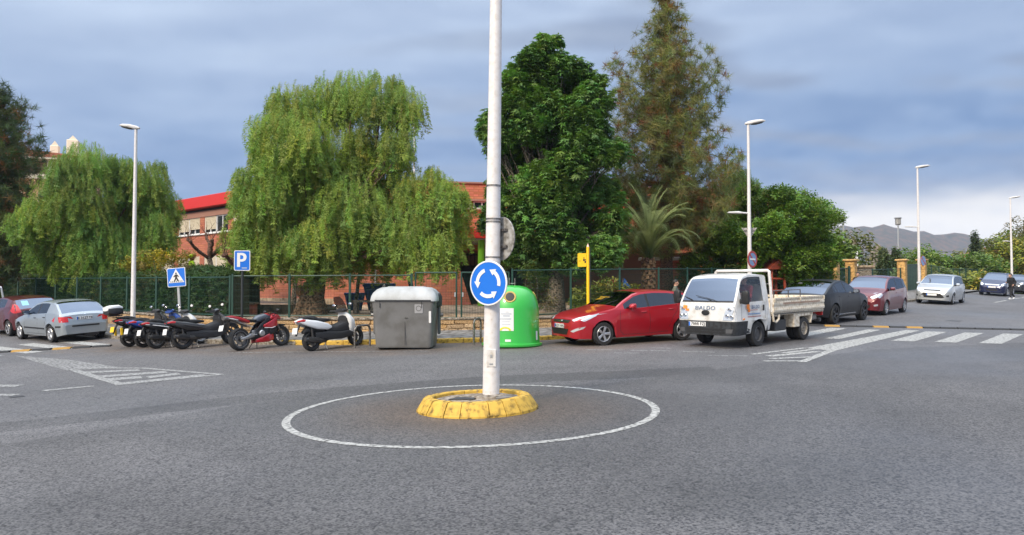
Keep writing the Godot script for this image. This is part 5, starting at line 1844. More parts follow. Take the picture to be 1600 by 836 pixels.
	add(C, "lower_grille", "f", [-.42, .62, .42, .62, .62, .40, .5, .36, -.5, .36, -.62, .40], M.black, .006)
	add(C, "fog_lamp", "f", [.68, .50, .80, .54, .80, .44, .70, .42], M.black, .006, true)
	plate(C, "f", .53, "", .5)
	# --- dark blue people carrier and the one behind it
	S = mpv_numbers(paint(.010, .016, .060, .35), 4.05, 1.70, 1.62)
	C = car("parked_car", "dark blue people carrier parked uphill beside the walking person", "car", S, ride(35.0, 54.6, 228), "parked cars")
	add(C, "headlight", "f", [.50, .80, .60, .70, .82, .76, .82, .92, .66, .92], M.lamp, .01, true)
	add(C, "upper_grille", "f", [-.46, .82, .46, .82, .42, .76, -.42, .76], M.chrome, .006)
	add(C, "lower_grille", "f", [-.6, .46, .6, .46, .56, .36, -.56, .36], M.black, .006)
	plate(C, "f", .62, "", .5)
	S = mpv_numbers(paint(.035, .040, .050, .4), 4.3, 1.76, 1.58)
	C = car("parked_car", "dark grey car cut by the right edge, parked behind the dark blue one", "car", S, ride(39.6, 59.4, 228), "parked cars")
	add(C, "headlight", "f", [.50, .78, .60, .68, .82, .74, .82, .9, .66, .88], M.lamp, .01, true)
	plate(C, "f", .56, "", .5)

func wiper(o: Node3D, a: Vector3, b: Vector3) -> void:
	part("wiper", rod(a, a.lerp(b, .5) + Vector3(.0, .018, 0), .009), M.black, o)
	part("wiper", rod(a.lerp(b, .15) + Vector3(0, .012, 0), b + Vector3(0, .01, 0), .008), M.black, o)

func mpv_numbers(p: Material, L: float, W: float, H: float) -> Dictionary:
	var k := L / 4.4
	var v := H / 1.63
	var S := {
		"len": L, "w": W, "r": .32, "axle": [.88 * k, 3.55 * k], "roof": H, "mid": 2.2 * k, "paint": p, "rim": M.alloy, "spokes": 7, "tumble": .77,
		"top": [[0, .62], [.04, .72], [.12, .82], [.3, .92], [.6, 1.01], [.85, 1.08], [1.0, 1.14], [1.4, 1.39], [1.75, 1.54], [2.1, 1.61], [2.6, 1.63], [3.3, 1.60], [3.8, 1.54], [4.05, 1.48], [4.22, 1.2], [4.3, 1.0], [4.36, .85], [4.4, .66]],
		"belt": [[0, .55], [.12, .74], [.6, .93], [1.2, 1.0], [2.4, 1.04], [3.8, 1.10], [4.2, 1.0], [4.4, .6]],
		"plan": [[0, .56], [.03, .68], [.1, .80], [.25, .91], [.55, .97], [1, 1], [3.5, 1], [4.1, .95], [4.3, .88], [4.37, .8], [4.4, .72]],
		"sill": [[0, .24], [.3, .2], [4.1, .22], [4.4, .32]],
		"glass": [.98, 1.85, 4.06, 4.24], "side": [1.15, 4.0], "pillars": [[1.55, 1.62], [2.45, 2.53], [3.35, 3.42]],
		"seams": [[1.3, 1.0, 1.25, .4], [2.5, 1.03, 2.48, .3], [3.4, 1.07, 3.2, .6]], "handles": [[2.3, .93], [3.2, .97]],
	}
	for n in ["top", "belt", "plan", "sill"]:
		for q in S[n]:
			q[0] *= k
			if n == "top" or n == "belt": q[1] *= v
	for n in ["glass", "side"]:
		for i in S[n].size(): S[n][i] *= k
	for q in S.pillars:
		q[0] *= k
		q[1] *= k
	for q in S.seams:
		for i in range(0, q.size(), 2): q[i] *= k
	return S

func mpv_face(C: Array, _L: float) -> void:
	add(C, "headlight", "f", [.46, .78, .56, .72, .84, .80, .86, .96, .72, .94], M.lamp, .01, true)
	add(C, "headlight_side", "l", [2.235 - .16, .80, 2.235 - .2, .74, 2.235 - .45, .86, 2.235 - .5, .98, 2.235 - .3, .93], M.lamp, .01, true)
	add(C, "upper_grille", "f", [-.36, .80, .36, .80, .32, .73, -.32, .73], M.chrome, .006)
	add(C, "lower_grille", "f", [-.5, .46, .5, .46, .46, .32, -.46, .32], M.black, .006)
	add(C, "fog_lamp", "f", [.62, .47, .76, .50, .76, .42, .64, .40], M.lamp, .006, true)
	plate(C, "f", .60, "", .5)

func van_numbers(p: Material) -> Dictionary:
	return {
		"len": 4.3, "w": 1.8, "r": .31, "axle": [.85, 3.5], "roof": 1.82, "mid": 2.0, "paint": p, "rim": M.steel_rim, "spokes": 5, "wheel": "steel", "tumble": .86,
		"top": [[0, .65], [.05, .78], [.3, .95], [.8, 1.1], [1.0, 1.2], [1.5, 1.6], [1.8, 1.77], [2.3, 1.82], [4.1, 1.80], [4.2, 1.74], [4.26, 1.0], [4.3, .6]],
		"belt": [[0, .6], [.3, .85], [1.0, 1.02], [4.1, 1.08], [4.3, .58]],
		"plan": [[0, .6], [.06, .78], [.3, .93], [.8, 1], [4.0, 1], [4.22, .96], [4.3, .9]],
		"sill": [[0, .25], [.3, .21], [4.3, .28]],
		"glass": [1.0, 1.65, 4.195, 4.25], "side": [1.25, 3.9], "pillars": [[2.2, 2.3], [3.1, 3.9]],
		"seams": [[1.2, 1.0, 1.2, .4], [2.25, 1.0, 2.25, .3]], "handles": [[2.1, .95]],
	}

# ---------- the drop-side truck ----------
func truck() -> void:
	var white := worn(paint(.62, .62, .61, 0.0, .4), M.white.albedo_texture, .5, false)
	var bumper := worn(mat(.030, .034, .040, .6), M.soft, 1.0, false)
	var S := {
		"len": 1.80, "w": 1.72, "r": .325, "axle": [1.16, 99.0], "roof": 1.90, "mid": .9, "paint": white, "rim": M.steel_rim, "spokes": 5, "wheel": "none", "tumble": .86, "crown": .05, "trim": "front", "trim_mat": bumper, "m1": .69, "m2": .72, "gap": .06, "shoulder": .975, "rows": 1, "side_glass": M.glass_clear, "seat": 1.15, "seat_mat": M.seat_red, "mirror": .28, "mirror_mat": M.black,
		"top": [[0, .72], [.012, .80], [.03, .98], [.06, 1.12], [.085, 1.18], [.11, 1.215], [.25, 1.46], [.40, 1.70], [.49, 1.80], [.60, 1.855], [.85, 1.895], [1.3, 1.90], [1.68, 1.88], [1.76, 1.84], [1.79, 1.6], [1.8, .9]],
		"belt": [[0, .66], [.012, .72], [.03, .9], [.06, 1.04], [.085, 1.09], [.3, 1.14], [1.7, 1.16], [1.8, .8]],
		"plan": [[0, .86], [.012, .905], [.04, .945], [.1, .98], [.25, 1.0], [1.7, 1.0], [1.8, .99]],
		"sill": [[0, .33], [.4, .33], [.7, .36], [1.8, .40]],
		"glass": [.095, .47, 1.772, 1.79], "side": [.36, 1.46], "pillars": [],
		"seams": [[.34, 1.13, .30, .75, .34, .44, .72, .41], [1.5, 1.15, 1.52, .85, 1.45, .62]], "handles": [],
	}
	var T := ride(5.615, 20.01, 180 + 43.4)
	var C := car("delivery_truck", "white drop-side flatbed truck with a dirty cream bed driving towards the roundabout", "truck", S, T)
	var o: Node3D = C[0]
	for n in o.get_children():
		if n.name.begins_with("wheel") or n.name.begins_with("underbody"):
			o.remove_child(n)
			n.free()
	# front: bumper, lamps, badge, lettering
	add(C, "bumper", "f", [-.83, .69, .83, .69, .845, .34, -.845, .34], bumper, .03, false, 4)
	for z in ["l", "r"]: part("bumper_side", decal(C[1], z, poly2([.895, .69, .50, .69, .46, .34, .895, .34]), .016, 3), bumper, o)
	add(C, "air_intake", "f", [-.58, .51, .58, .51, .56, .455, -.56, .455], M.black, .036)
	add(C, "air_intake", "f", [-.56, .43, .56, .43, .54, .38, -.54, .38], M.black, .036)
	add(C, "fog_lamp", "f", [.60, .50, .78, .50, .76, .40, .60, .40], M.steel_rim, .038, true)
	add(C, "headlight", "f", [.50, .72, .82, .72, .83, .9, .80, 1.06, .62, 1.06, .56, .95], M.lamp, .012, true)
	for q in [[.62, .82], [.74, .80], [.68, .98]]:
		for z in [-1.0, 1.0]:
			var p = hit(C[1], Vector3(4, q[1], q[0] * z), Vector3(-1, 0, 0))
			if p != null: part("lamp_reflector", Transform3D(Basis(Vector3.BACK, -PI / 2), p + Vector3(.014, 0, 0)) * lathe([[.055, 0], [.045, .006], [.02, .002], [0, .004]], 16), M.chrome, o)
	part("badge", Transform3D(Basis(Vector3.BACK, -PI / 2), Vector3(.897, .90, 0)) * (Transform3D(Basis.from_scale(Vector3(.6, 1, 1)), Vector3.ZERO) * lathe([[.11, -.03], [.11, .014], [.095, .02], [0, .02]], 24)), M.black, o)
	var bt := text("BALDO", .135, "Droid Sans", 400)
	var fn := part("front_lettering", bt, M.ink_blue, o, 0.0)
	fn.transform = Transform3D(Basis(Vector3(0, 0, -1.42), Vector3(-.28, 1, 0).normalized(), Vector3(1, .28, 0).normalized()), Vector3(.882, 1.02, .02))
	part("front_emblem", box(Vector3.ZERO, Vector3(.004, .085, .12), .001), M.orange, o).transform = Transform3D(Basis(Vector3.BACK, .27), Vector3(.878, 1.035, .62))
	part("front_emblem", box(Vector3.ZERO, Vector3(.004, .05, .10), .001), M.orange, o).transform = Transform3D(Basis(Vector3.BACK, .24), Vector3(.886, .965, .55))
	plate(C, "f", .605, "7666 FZJ", .50, .22)
	for n in o.get_children():
		if n.name.begins_with("number_plate"): n.position.x += .024
	add(C, "cowl_strip", "f", [-.73, 1.205, .73, 1.205, .755, 1.165, -.755, 1.165], M.black, .008, false, 4)
	# door lettering on both sides
	for z in [-1.0, 1.0]:
		var face := Basis(Vector3.UP, PI) if z < 0.0 else Basis()
		var zz: float = z * .872
		var lt := part("door_lettering", text("BALDO.", .125, "Droid Sans", 700), M.ink_blue, o, 0.0)
		lt.transform = Transform3D(face, Vector3(-.08 if z < 0.0 else -.05, 1.03, zz))
		part("door_emblem", box(Vector3(.30 if z < 0.0 else .24, 1.05, zz), Vector3(.13, .12, .004)), M.orange, o)
		part("door_emblem", box(Vector3(.26 if z < 0.0 else .26, .95, zz), Vector3(.1, .08, .004)), M.orange, o)
		part("door_stripe", box(Vector3(.05, .955, zz), Vector3(.42, .012, .004)), M.red_faded, o)
		part("door_small_print", box(Vector3(.0, .86, zz), Vector3(.62, .028, .004)), M.blue_faded, o)
		part("door_stripe", box(Vector3(.0, .79, zz), Vector3(.66, .016, .004)), M.red_faded, o)
		part("door_handle", box(Vector3(-.47, 1.0, z * .875), Vector3(.06, .16, .03), .012), M.black, o)
		part("side_lamp", box(Vector3(.52, .74, z * .875), Vector3(.07, .05, .02), .008), M.amber, o)
		# big mirror on an arm
		part("mirror_arm", rod(Vector3(.60, 1.24, z * .86), Vector3(.66, 1.2, z * 1.0), .016), M.black, o)
		part("mirror_arm", rod(Vector3(.60, 1.42, z * .86), Vector3(.66, 1.4, z * 1.0), .016), M.black, o)
		part("large_mirror", hull([[.72, 1.29, z * 1.0, .14, .07, 4], [.70, 1.29, z * 1.0, .17, .095, 4], [.63, 1.29, z * 1.0, .175, .10, 4]], 14), M.black, o)
		part("mud_flap", box(Vector3(-.70, .42, z * .74), Vector3(.02, .42, .22)), M.black, o)
	wiper(o, Vector3(.835, 1.195, -.30), Vector3(.77, 1.32, .35))
	wiper(o, Vector3(.835, 1.195, .38), Vector3(.77, 1.30, .70))
	for z in [-1.0, 1.0]: wheel(o, .90 - 1.16, .325, z * .735, .325, .20, M.steel_rim, 5, "steel")
	# chassis
	part("chassis_rail", box(Vector3(-1.75, .58, -.36), Vector3(3.2, .12, .08)), M.black, o)
	part("chassis_rail", box(Vector3(-1.75, .58, .36), Vector3(3.2, .12, .08)), M.black, o)
	part("axle", rod(Vector3(-2.85, .33, -.7), Vector3(-2.85, .33, .7), .06), M.black, o)
	part("gearbox", hull([[-.2, .45, 0, .15, .3, 3], [-1.2, .42, .05, .17, .24, 3], [-2.4, .42, 0, .06, .06]], 10), M.black, o)
	part("battery_box", box(Vector3(-1.55, .48, -.62), Vector3(.62, .30, .34), .02), M.dark, o)
	part("fuel_tank", box(Vector3(-1.6, .47, .6), Vector3(.8, .3, .36), .05), M.dark, o)
	for z in [-1.0, 1.0]:
		wheel(o, -2.85, .325, z * .735, .325, .19, M.rim_pale, 5, "steel")
		wheel(o, -2.85, .325, z * .52, .325, .18, M.rim_pale, 5, "steel")
		part("mudguard", box(Vector3(-2.36, .60, z * .70), Vector3(.33, .42, .30), .01), M.cream_dirty, o)
		part("mudguard_top", box(Vector3(-2.86, .735, z * .70), Vector3(.72, .13, .30), .015), M.cream_dirty, o)
		part("mudguard_rear", Transform3D(Basis(Vector3.BACK, .35), Vector3(-3.28, .62, z * .70)) * box(Vector3.ZERO, Vector3(.04, .34, .30), .008), M.cream_dirty, o)
	# bed: floor, ribbed sides, headboard and racks
	var x0 := -.98
	var x1 := -4.0
	part("bed_floor", box(Vector3((x0 + x1) / 2, .80, 0), Vector3(x0 - x1, .09, 1.74), .01), M.cream_dirty, o)
	for z in [-1.0, 1.0]:
		var sec := PackedVector2Array([Vector2(-.02, .84), Vector2(.022, .85), Vector2(.034, .90), Vector2(.02, .955), Vector2(.012, 1.0), Vector2(.03, 1.04), Vector2(.03, 1.10), Vector2(.012, 1.14), Vector2(.018, 1.17), Vector2(.036, 1.19), Vector2(.036, 1.225), Vector2(-.02, 1.225)])
		part("side_board", Transform3D(Basis(Vector3(0, 0, z), Vector3.UP, Vector3(1, 0, 0) * -z), Vector3(0, 0, z * .87)) * prism(sec, minf(-z * x0, -z * x1), maxf(-z * x0, -z * x1)), M.cream_dirty, o, 25.0)
		part("worn_stripe", box(Vector3((x0 + x1) / 2 - .1, 1.07, z * .902), Vector3(2.2, .05, .004)), M.rust_stripe, o)
		for x in [x0 - .04, (x0 + x1) / 2, x1 + .04]: part("latch", box(Vector3(x, 1.16, z * .905), Vector3(.06, .1, .03), .008), M.cream_dirty, o)
		part("underside_rail", box(Vector3((x0 + x1) / 2, .79, z * .84), Vector3(x0 - x1, .05, .06)), M.steel_rim, o)
		# posts and thin rails above the sides
		for x in [-1.08, -1.9, -2.6]: part("rack_post", rod(Vector3(x, 1.2, z * .84), Vector3(x, 1.42, z * .84), .016), M.steel, o)
		part("rack_rail", rod(Vector3(-1.05, 1.42, z * .84), Vector3(-2.62, 1.42, z * .84), .014), M.steel, o)
	part("tail_board", box(Vector3(x1, 1.03, 0), Vector3(.04, .38, 1.74), .012), M.cream_dirty, o)
	part("tail_light", box(Vector3(x1 - .02, .70, -.66), Vector3(.05, .12, .34), .01), M.red_lamp, o)
	part("tail_light", box(Vector3(x1 - .02, .70, .66), Vector3(.05, .12, .34), .01), M.red_lamp, o)
	part("tool_tray", box(Vector3(x1 + .25, .60, -.45), Vector3(.32, .18, .5), .02), M.steel, o)
	part("rear_bumper", box(Vector3(x1 - .05, .5, 0), Vector3(.06, .1, 1.5), .01), M.steel_rim, o)
	part("headboard_frame", tube([Vector3(-1.0, .86, -.82), Vector3(-.96, 1.5, -.82), Vector3(-.93, 1.93, -.80), Vector3(-.93, 1.96, -.76), Vector3(-.93, 1.96, .76), Vector3(-.93, 1.93, .80), Vector3(-.96, 1.5, .82), Vector3(-1.0, .86, .82)], .04, 8), M.white, o)
	for y in [1.24, 1.6]: part("headboard_bar", rod(Vector3(-.965, y, -.8), Vector3(-.965, y, .8), .022), M.steel, o)
	part("filler_pipe", tube([Vector3(-.98, .80, -.86), Vector3(-1.02, .62, -.86), Vector3(-1.15, .58, -.86), Vector3(-1.3, .66, -.86), Vector3(-1.3, .78, -.86)], .03, 8), M.cream_dirty, o)
	# driver
	var d := person("driver", "driver in a dark red top sitting in the truck's cab", "sit", M.top_red, M.dark, M.hair_dark)
	d.transform = o.transform * Transform3D(Basis(Vector3.UP, PI / 2), Vector3(-.30, .98, -.42))

# ---------- people ----------
# bones: [from, to, radius, radius, region]; returns one triangle list per region
func nets(bones: Array, cell: float, k: float) -> Array:
	var lo := Vector3.INF
	var hi := -Vector3.INF
	for b in bones:
		var r := Vector3.ONE * (maxf(b[2], b[3]) + cell * 3.0)
		lo = lo.min((b[0] as Vector3).min(b[1]) - r)
		hi = hi.max((b[0] as Vector3).max(b[1]) + r)
	var n := Vector3i(((hi - lo) / cell).ceil()) + Vector3i.ONE
	var f := PackedFloat32Array()
	f.resize(n.x * n.y * n.z)
	f.fill(1.0)
	var near := PackedFloat32Array()
	near.resize(f.size())
	near.fill(1.0)
	var reg := PackedInt32Array()
	reg.resize(f.size())
	for b in bones:
		var A: Vector3 = b[0]
		var AB: Vector3 = b[1] - b[0]
		var l2 := maxf(AB.length_squared(), 1e-8)
		var m := Vector3.ONE * (maxf(b[2], b[3]) + cell * 2.0 + k)
		var i0 := Vector3i((((A.min(b[1])) - m - lo) / cell).floor()).clamp(Vector3i.ZERO, n - Vector3i.ONE)
		var i1 := Vector3i((((A.max(b[1])) + m - lo) / cell).ceil()).clamp(Vector3i.ZERO, n - Vector3i.ONE)
		for z in range(i0.z, i1.z + 1):
			for y in range(i0.y, i1.y + 1):
				var o := (z * n.y + y) * n.x
				for x in range(i0.x, i1.x + 1):
					var p := lo + Vector3(x, y, z) * cell - A
					var t := clampf(p.dot(AB) / l2, 0.0, 1.0)
					var d: float = (p - AB * t).length() - lerpf(b[2], b[3], t)
					if d < near[o + x]:
						near[o + x] = d
						reg[o + x] = b[4]
					var h := maxf(k - absf(d - f[o + x]), 0.0) / k
					f[o + x] = minf(d, f[o + x]) - h * h * k * .25
	var vert := {}
	var step := [1, n.x, n.x * n.y]
	var corner := []
	for c in 8: corner.append((c & 1) * step[0] + (c >> 1 & 1) * step[1] + (c >> 2 & 1) * step[2])
	for z in n.z - 1:
		for y in n.y - 1:
			var o := (z * n.y + y) * n.x
			for x in n.x - 1:
				var q := o + x
				var ins := 0
				for c: int in corner:
					if f[q + c] < 0.0: ins += 1
				if ins == 0 or ins == 8: continue
				var s := Vector3.ZERO
				var cnt := 0
				for c in 8:
					for ax in 3:
						if c >> ax & 1: continue
						var e := c | (1 << ax)
						var fa := f[q + corner[c]]
						var fb := f[q + corner[e]]
						if (fa < 0.0) == (fb < 0.0): continue
						var pa := Vector3(c & 1, c >> 1 & 1, c >> 2 & 1)
						var pb := Vector3(e & 1, e >> 1 & 1, e >> 2 & 1)
						s += pa.lerp(pb, fa / (fa - fb))
						cnt += 1
				vert[q] = lo + (Vector3(x, y, z) + s / cnt) * cell
	var out := [PackedVector3Array(), PackedVector3Array(), PackedVector3Array(), PackedVector3Array()]
	for q: int in vert:
		for ax in 3:
			var e: int = q + step[ax]
			if e >= f.size() or (f[q] < 0.0) == (f[e] < 0.0): continue
			var u: int = step[(ax + 1) % 3]
			var v: int = step[(ax + 2) % 3]
			if not (vert.has(q - u) and vert.has(q - v) and vert.has(q - u - v)): continue
			var t: PackedVector3Array = out[reg[q]]
			if f[q] < 0.0: quad(t, vert[q], vert[q - v], vert[q - u - v], vert[q - u])
			else: quad(t, vert[q], vert[q - u], vert[q - u - v], vert[q - v])
			out[reg[q]] = t
	return out

var bodies := {}

func body_mesh(pose: String) -> Array:
	if bodies.has(pose): return bodies[pose]
	var J := {
		"stand": {"pel": Vector3(0, .95, 0), "chest": Vector3(0, 1.27, .0), "neck": Vector3(0, 1.46, .0), "head": Vector3(0, 1.60, .025), "sh": [Vector3(.18, 1.40, 0), Vector3(-.18, 1.40, 0)], "el": [Vector3(.25, 1.13, -.03), Vector3(-.24, 1.14, .0)], "wr": [Vector3(.25, .90, .08), Vector3(-.16, 1.02, .22)], "hip": [Vector3(.09, .90, 0), Vector3(-.09, .90, 0)], "kn": [Vector3(.10, .50, .02), Vector3(-.10, .50, .03)], "an": [Vector3(.10, .09, -.02), Vector3(-.11, .09, -.01)], "toe": [Vector3(.12, .035, .14), Vector3(-.14, .035, .15)]},
		"walk": {"pel": Vector3(0, .93, 0), "chest": Vector3(0, 1.25, .05), "neck": Vector3(0, 1.43, .08), "head": Vector3(0, 1.56, .13), "sh": [Vector3(.18, 1.37, .08), Vector3(-.18, 1.37, .04)], "el": [Vector3(.23, 1.12, -.06), Vector3(-.23, 1.12, .08)], "wr": [Vector3(.22, .96, .12), Vector3(-.15, 1.10, .30)], "hip": [Vector3(.09, .89, 0), Vector3(-.09, .89, 0)], "kn": [Vector3(.09, .52, .17), Vector3(-.09, .49, -.05)], "an": [Vector3(.09, .10, .27), Vector3(-.09, .17, -.36)], "toe": [Vector3(.10, .06, .43), Vector3(-.10, .04, -.24)]},
		"sit": {"pel": Vector3(0, .10, 0), "chest": Vector3(0, .42, -.04), "neck": Vector3(0, .60, -.02), "head": Vector3(0, .74, .02), "sh": [Vector3(.18, .54, -.02), Vector3(-.18, .54, -.02)], "el": [Vector3(.23, .30, .12), Vector3(-.23, .30, .12)], "wr": [Vector3(.15, .34, .36), Vector3(-.15, .34, .36)], "hip": [Vector3(.09, .08, .02), Vector3(-.09, .08, .02)], "kn": [Vector3(.12, .14, .44), Vector3(-.12, .14, .44)], "an": [Vector3(.12, -.28, .50), Vector3(-.12, -.28, .50)], "toe": [Vector3(.12, -.33, .66), Vector3(-.12, -.33, .66)]},
	}[pose] as Dictionary
	var B := []
	var pel: Vector3 = J.pel
	var ch: Vector3 = J.chest
	var nk: Vector3 = J.neck
	var hd: Vector3 = J.head
	for s in [-1.0, 1.0]:
		B.append([pel + Vector3(.06 * s, 0, 0), ch + Vector3(.07 * s, 0, 0), .115, .125, 1])
		B.append([ch + Vector3(.07 * s, .02, 0), ch + Vector3(.10 * s, .10, 0), .12, .085, 1])
	B.append([ch + Vector3(0, .12, 0), nk, .08, .055, 1])
	B.append([nk, hd + Vector3(0, -.06, -.02), .052, .05, 0])
	for i in 2:
		B.append([J.sh[i], J.el[i], .065, .05, 1])
		B.append([J.el[i], J.wr[i], .05, .036, 1])
		B.append([J.hip[i], J.kn[i], .098, .066, 2])
		B.append([J.kn[i], J.an[i], .066, .048, 2])
		B.append([J.an[i] + Vector3(0, -.03, -.02), J.toe[i], .048, .036, 3])
	var parts := nets(B, .024, .05)
	# head
	var H := [[hd + Vector3(0, .035, -.015), hd + Vector3(0, .03, -.03), .092, .088, 0], [hd + Vector3(0, -.03, .02), hd + Vector3(0, .0, .02), .062, .075, 0], [hd + Vector3(0, -.085, .045), hd + Vector3(0, -.07, .03), .036, .05, 0], [hd + Vector3(0, .01, .085), hd + Vector3(0, -.025, .103), .010, .015, 0], [hd + Vector3(-.02, -.055, .078), hd + Vector3(.02, -.055, .078), .010, .010, 0], [nk + Vector3(0, .02, 0), hd + Vector3(0, -.06, -.02), .05, .05, 0]]
	for s in [-1.0, 1.0]:
		H.append([hd + Vector3(.083 * s, .012, -.005), hd + Vector3(.08 * s, -.025, .0), .016, .011, 0])
		H.append([hd + Vector3(.015 * s, .028, .075), hd + Vector3(.05 * s, .028, .062), .012, .012, 0])
	for k in 4: parts[k].append_array(nets(H, .010, .018)[k])
	# hands
	for i in 2:
		var w: Vector3 = J.wr[i]
		var fw: Vector3 = (J.wr[i] - J.el[i]).normalized()
		var out_x := (Vector3(1 if i == 0 else -1, 0, 0) - fw * fw.x * (1 if i == 0 else -1)).normalized()
		var up := fw.cross(out_x).normalized()
		var G := [[w, w + fw * .03, .03, .026, 0]]
		for f in 4:
			var a := w + fw * .085 + up * (.030 - .02 * f)
			var l: float = [.066, .076, .070, .054][f]
			G.append([w + fw * .02 + up * (.018 - .012 * f), a, .019, .013, 0])
			var c := a + (fw - out_x * .35).normalized() * l * .45
			G.append([a, c, .0105, .0095, 0])
			G.append([c, c + (fw * .6 - out_x * .8).normalized() * l * .55, .0095, .008, 0])
		G.append([w + fw * .02 + up * .02, w + fw * .05 + up * .052 - out_x * .01, .016, .012, 0])
		G.append([w + fw * .05 + up * .052 - out_x * .01, w + fw * .085 + up * .058 - out_x * .02, .012, .009, 0])
		for k in 4: parts[k].append_array(nets(G, .007, .008)[k])
	var am := ArrayMesh.new()
	for k in 4:
		var a := mesh_of(parts[k], 80.0).surface_get_arrays(0)
		am.add_surface_from_arrays(Mesh.PRIMITIVE_TRIANGLES, a)
	var hair := Transform3D(Basis.from_scale(Vector3(.098, .105, .108)), hd + Vector3(0, .045, -.025)) * lathe([[.98, -.35], [1.0, -.1], [.98, .2], [.85, .55], [.55, .85], [0, 1]], 16)
	hair = Transform3D(Basis(Vector3.RIGHT, -.45), Vector3.ZERO) * (Transform3D(Basis(), -(hd + Vector3(0, .03, -.02))) * hair)
	var eyes := PackedVector3Array()
	for s in [-1.0, 1.0]: eyes.append_array(ell(hd + Vector3(.032 * s, .012, .079), Vector3(.012, .008, .008), 8, 6))
	bodies[pose] = [am, mesh_of(hair, 60.0), hd + Vector3(0, .03, -.02), mesh_of(eyes)]
	return bodies[pose]

func person(_called: String, label: String, pose: String, top: Material, legs: Material, hair: Material, shoes: Material = null) -> Node3D:
	var b := body_mesh(pose)
	var o := thing("person", label, "person", Transform3D())
	var m := node("body", b[0], null, o)
	for k in 4: m.set_surface_override_material(k, [M.skin, top, legs, shoes if shoes else M.black][k])
	node("hair", b[1], hair, o, Transform3D(Basis(), b[2]))
	node("eyes", b[3], M.black, o)
	return o

func people() -> void:
	var face := func(hx: float, hd: float) -> float: return atan2(hx, -hd)
	var p := person("", "person in black with white shoes walking in the road beside the dark blue car", "walk", M.cloth_black, M.cloth_black, M.hair_dark, M.shoe_white)
	p.transform = Transform3D(Basis(Vector3.UP, face.call(-.85, -.35)), V(32.6, 49.3))
	part("jacket_band", hull([[-.14, .98, 0, .02, .17, 2], [.14, .98, 0, .02, .17, 2]], 10), M.cloth_olive, p)
	part("shoulder_bag", box(Vector3(.0, 1.0, -.2), Vector3(.26, .3, .1), .03), M.cloth_olive, p)
	p = person("", "dark-haired person in a grey-green top standing on the pavement by the truck's cab", "stand", M.cloth_sage, M.cloth_black, M.hair_dark)
	p.transform = Transform3D(Basis(Vector3.UP, face.call(.9, -.3)).scaled(Vector3.ONE * .88), V(5.6, 25.9, .13))
	p = person("", "person in dark clothes partly hidden by the truck's windscreen edge", "stand", M.cloth_navy, M.cloth_black, M.hair_dark)
	p.transform = Transform3D(Basis(Vector3.UP, face.call(-.9, -.35)).scaled(Vector3.ONE * .92), V(6.35, 26.2, .13))
	p = person("", "reddish-haired person in black behind the black off-roader by the barred gate", "stand", M.cloth_black, M.cloth_black, M.hair_red)
	p.transform = Transform3D(Basis(Vector3.UP, face.call(-.6, -.6)), V(14.35, 36.0, .13))
	p = person("", "person of whom only dark hair shows over the red people carrier", "stand", M.cloth_black, M.cloth_black, M.hair_dark)
	p.transform = Transform3D(Basis(Vector3.UP, face.call(-.5, -.7)), V(18.6, 40.6, -.05))
	p = person("", "gardener in a bright yellow-green vest and cap behind the clipped hedge", "stand", M.hivis, M.cloth_navy, M.hivis)
	p.transform = Transform3D(Basis(Vector3.UP, face.call(.6, .5)), Y(-13.25, 31.2, .62))
	var st := thing("step_ladder", "low step ladder behind the hedge under the gardener in the bright vest", "ladder", at(Y(-13.25, 31.2), .4))
	part("top_step", box(Vector3(0, .56, 0), Vector3(.5, .05, .4), .01), M.grey, st)
	for x in [-.22, .22]:
		for z in [-.25, .25]: part("leg", rod(Vector3(x, 0, z * 1.3), Vector3(x, .56, z * .6), .02), M.grey, st)

# ---------- motorcycles ----------
# local frame as for the cars: +x forward, y up, +z right; the origin lies under the rear axle
func moto_wheel(o: Node3D, x: float, R: float, W: float, rim: Material, spokes: int, disc_side := 1.0) -> void:
	var w := Node3D.new()
	w.name = "wheel"
	o.add_child(w, true)
	w.position = Vector3(x, R, 0)
	var T := Transform3D(Basis(Vector3.RIGHT, PI / 2), Vector3.ZERO)
	var ri := R * .70
	part("tyre", T * lathe([[ri, -W * .36], [R * .86, -W * .5], [R * .95, -W * .40], [R * .995, -W * .16], [R, 0], [R * .995, W * .16], [R * .95, W * .40], [R * .86, W * .5], [ri, W * .36], [ri, -W * .36]], 32), M.rubber, w)
	var t := T * lathe([[ri + .006, -W * .38], [ri + .008, W * .38], [ri - .02, W * .34], [ri - .03, 0], [ri - .02, -W * .34], [ri + .006, -W * .38]], 32)
	t.append_array(T * lathe([[0, W * .4], [.045, W * .4], [.045, -W * .4], [0, -W * .4]], 14))
	for k in spokes:
		var a := TAU * k / spokes
		t.append_array(Transform3D(Basis(Vector3.BACK, a), Vector3.ZERO) * hull([[.03, 0, 0, .02, .016, 3], [ri * .5, .012, 0, .014, .012, 3], [ri - .01, 0, 0, .018, .018, 3]], 8))
	part("rim", t, rim, w)
	part("brake_disc", T * (Transform3D(Basis(), Vector3(0, disc_side * W * .42, 0)) * lathe([[R * .28, -.003], [R * .5, -.003], [R * .5, .003], [R * .28, .003], [R * .28, -.003]], 28)), M.steel, w)

func mirrors(o: Node3D, x: float, y: float, z: float, face: Material) -> void:
	for s in [-1.0, 1.0]:
		var m := part("mirror", ell(Vector3(x, y, s * z), Vector3(.025, .045, .075), 12, 8), M.black, o)
		part("mirror_glass", ell(Vector3(x - .016, y, s * z), Vector3(.014, .037, .066), 12, 6), face, m)
		part("mirror_stem", rod(Vector3(x + .02, y - .02, s * z), Vector3(x + .05, y - .16, s * (z - .12)), .008), M.black, m)

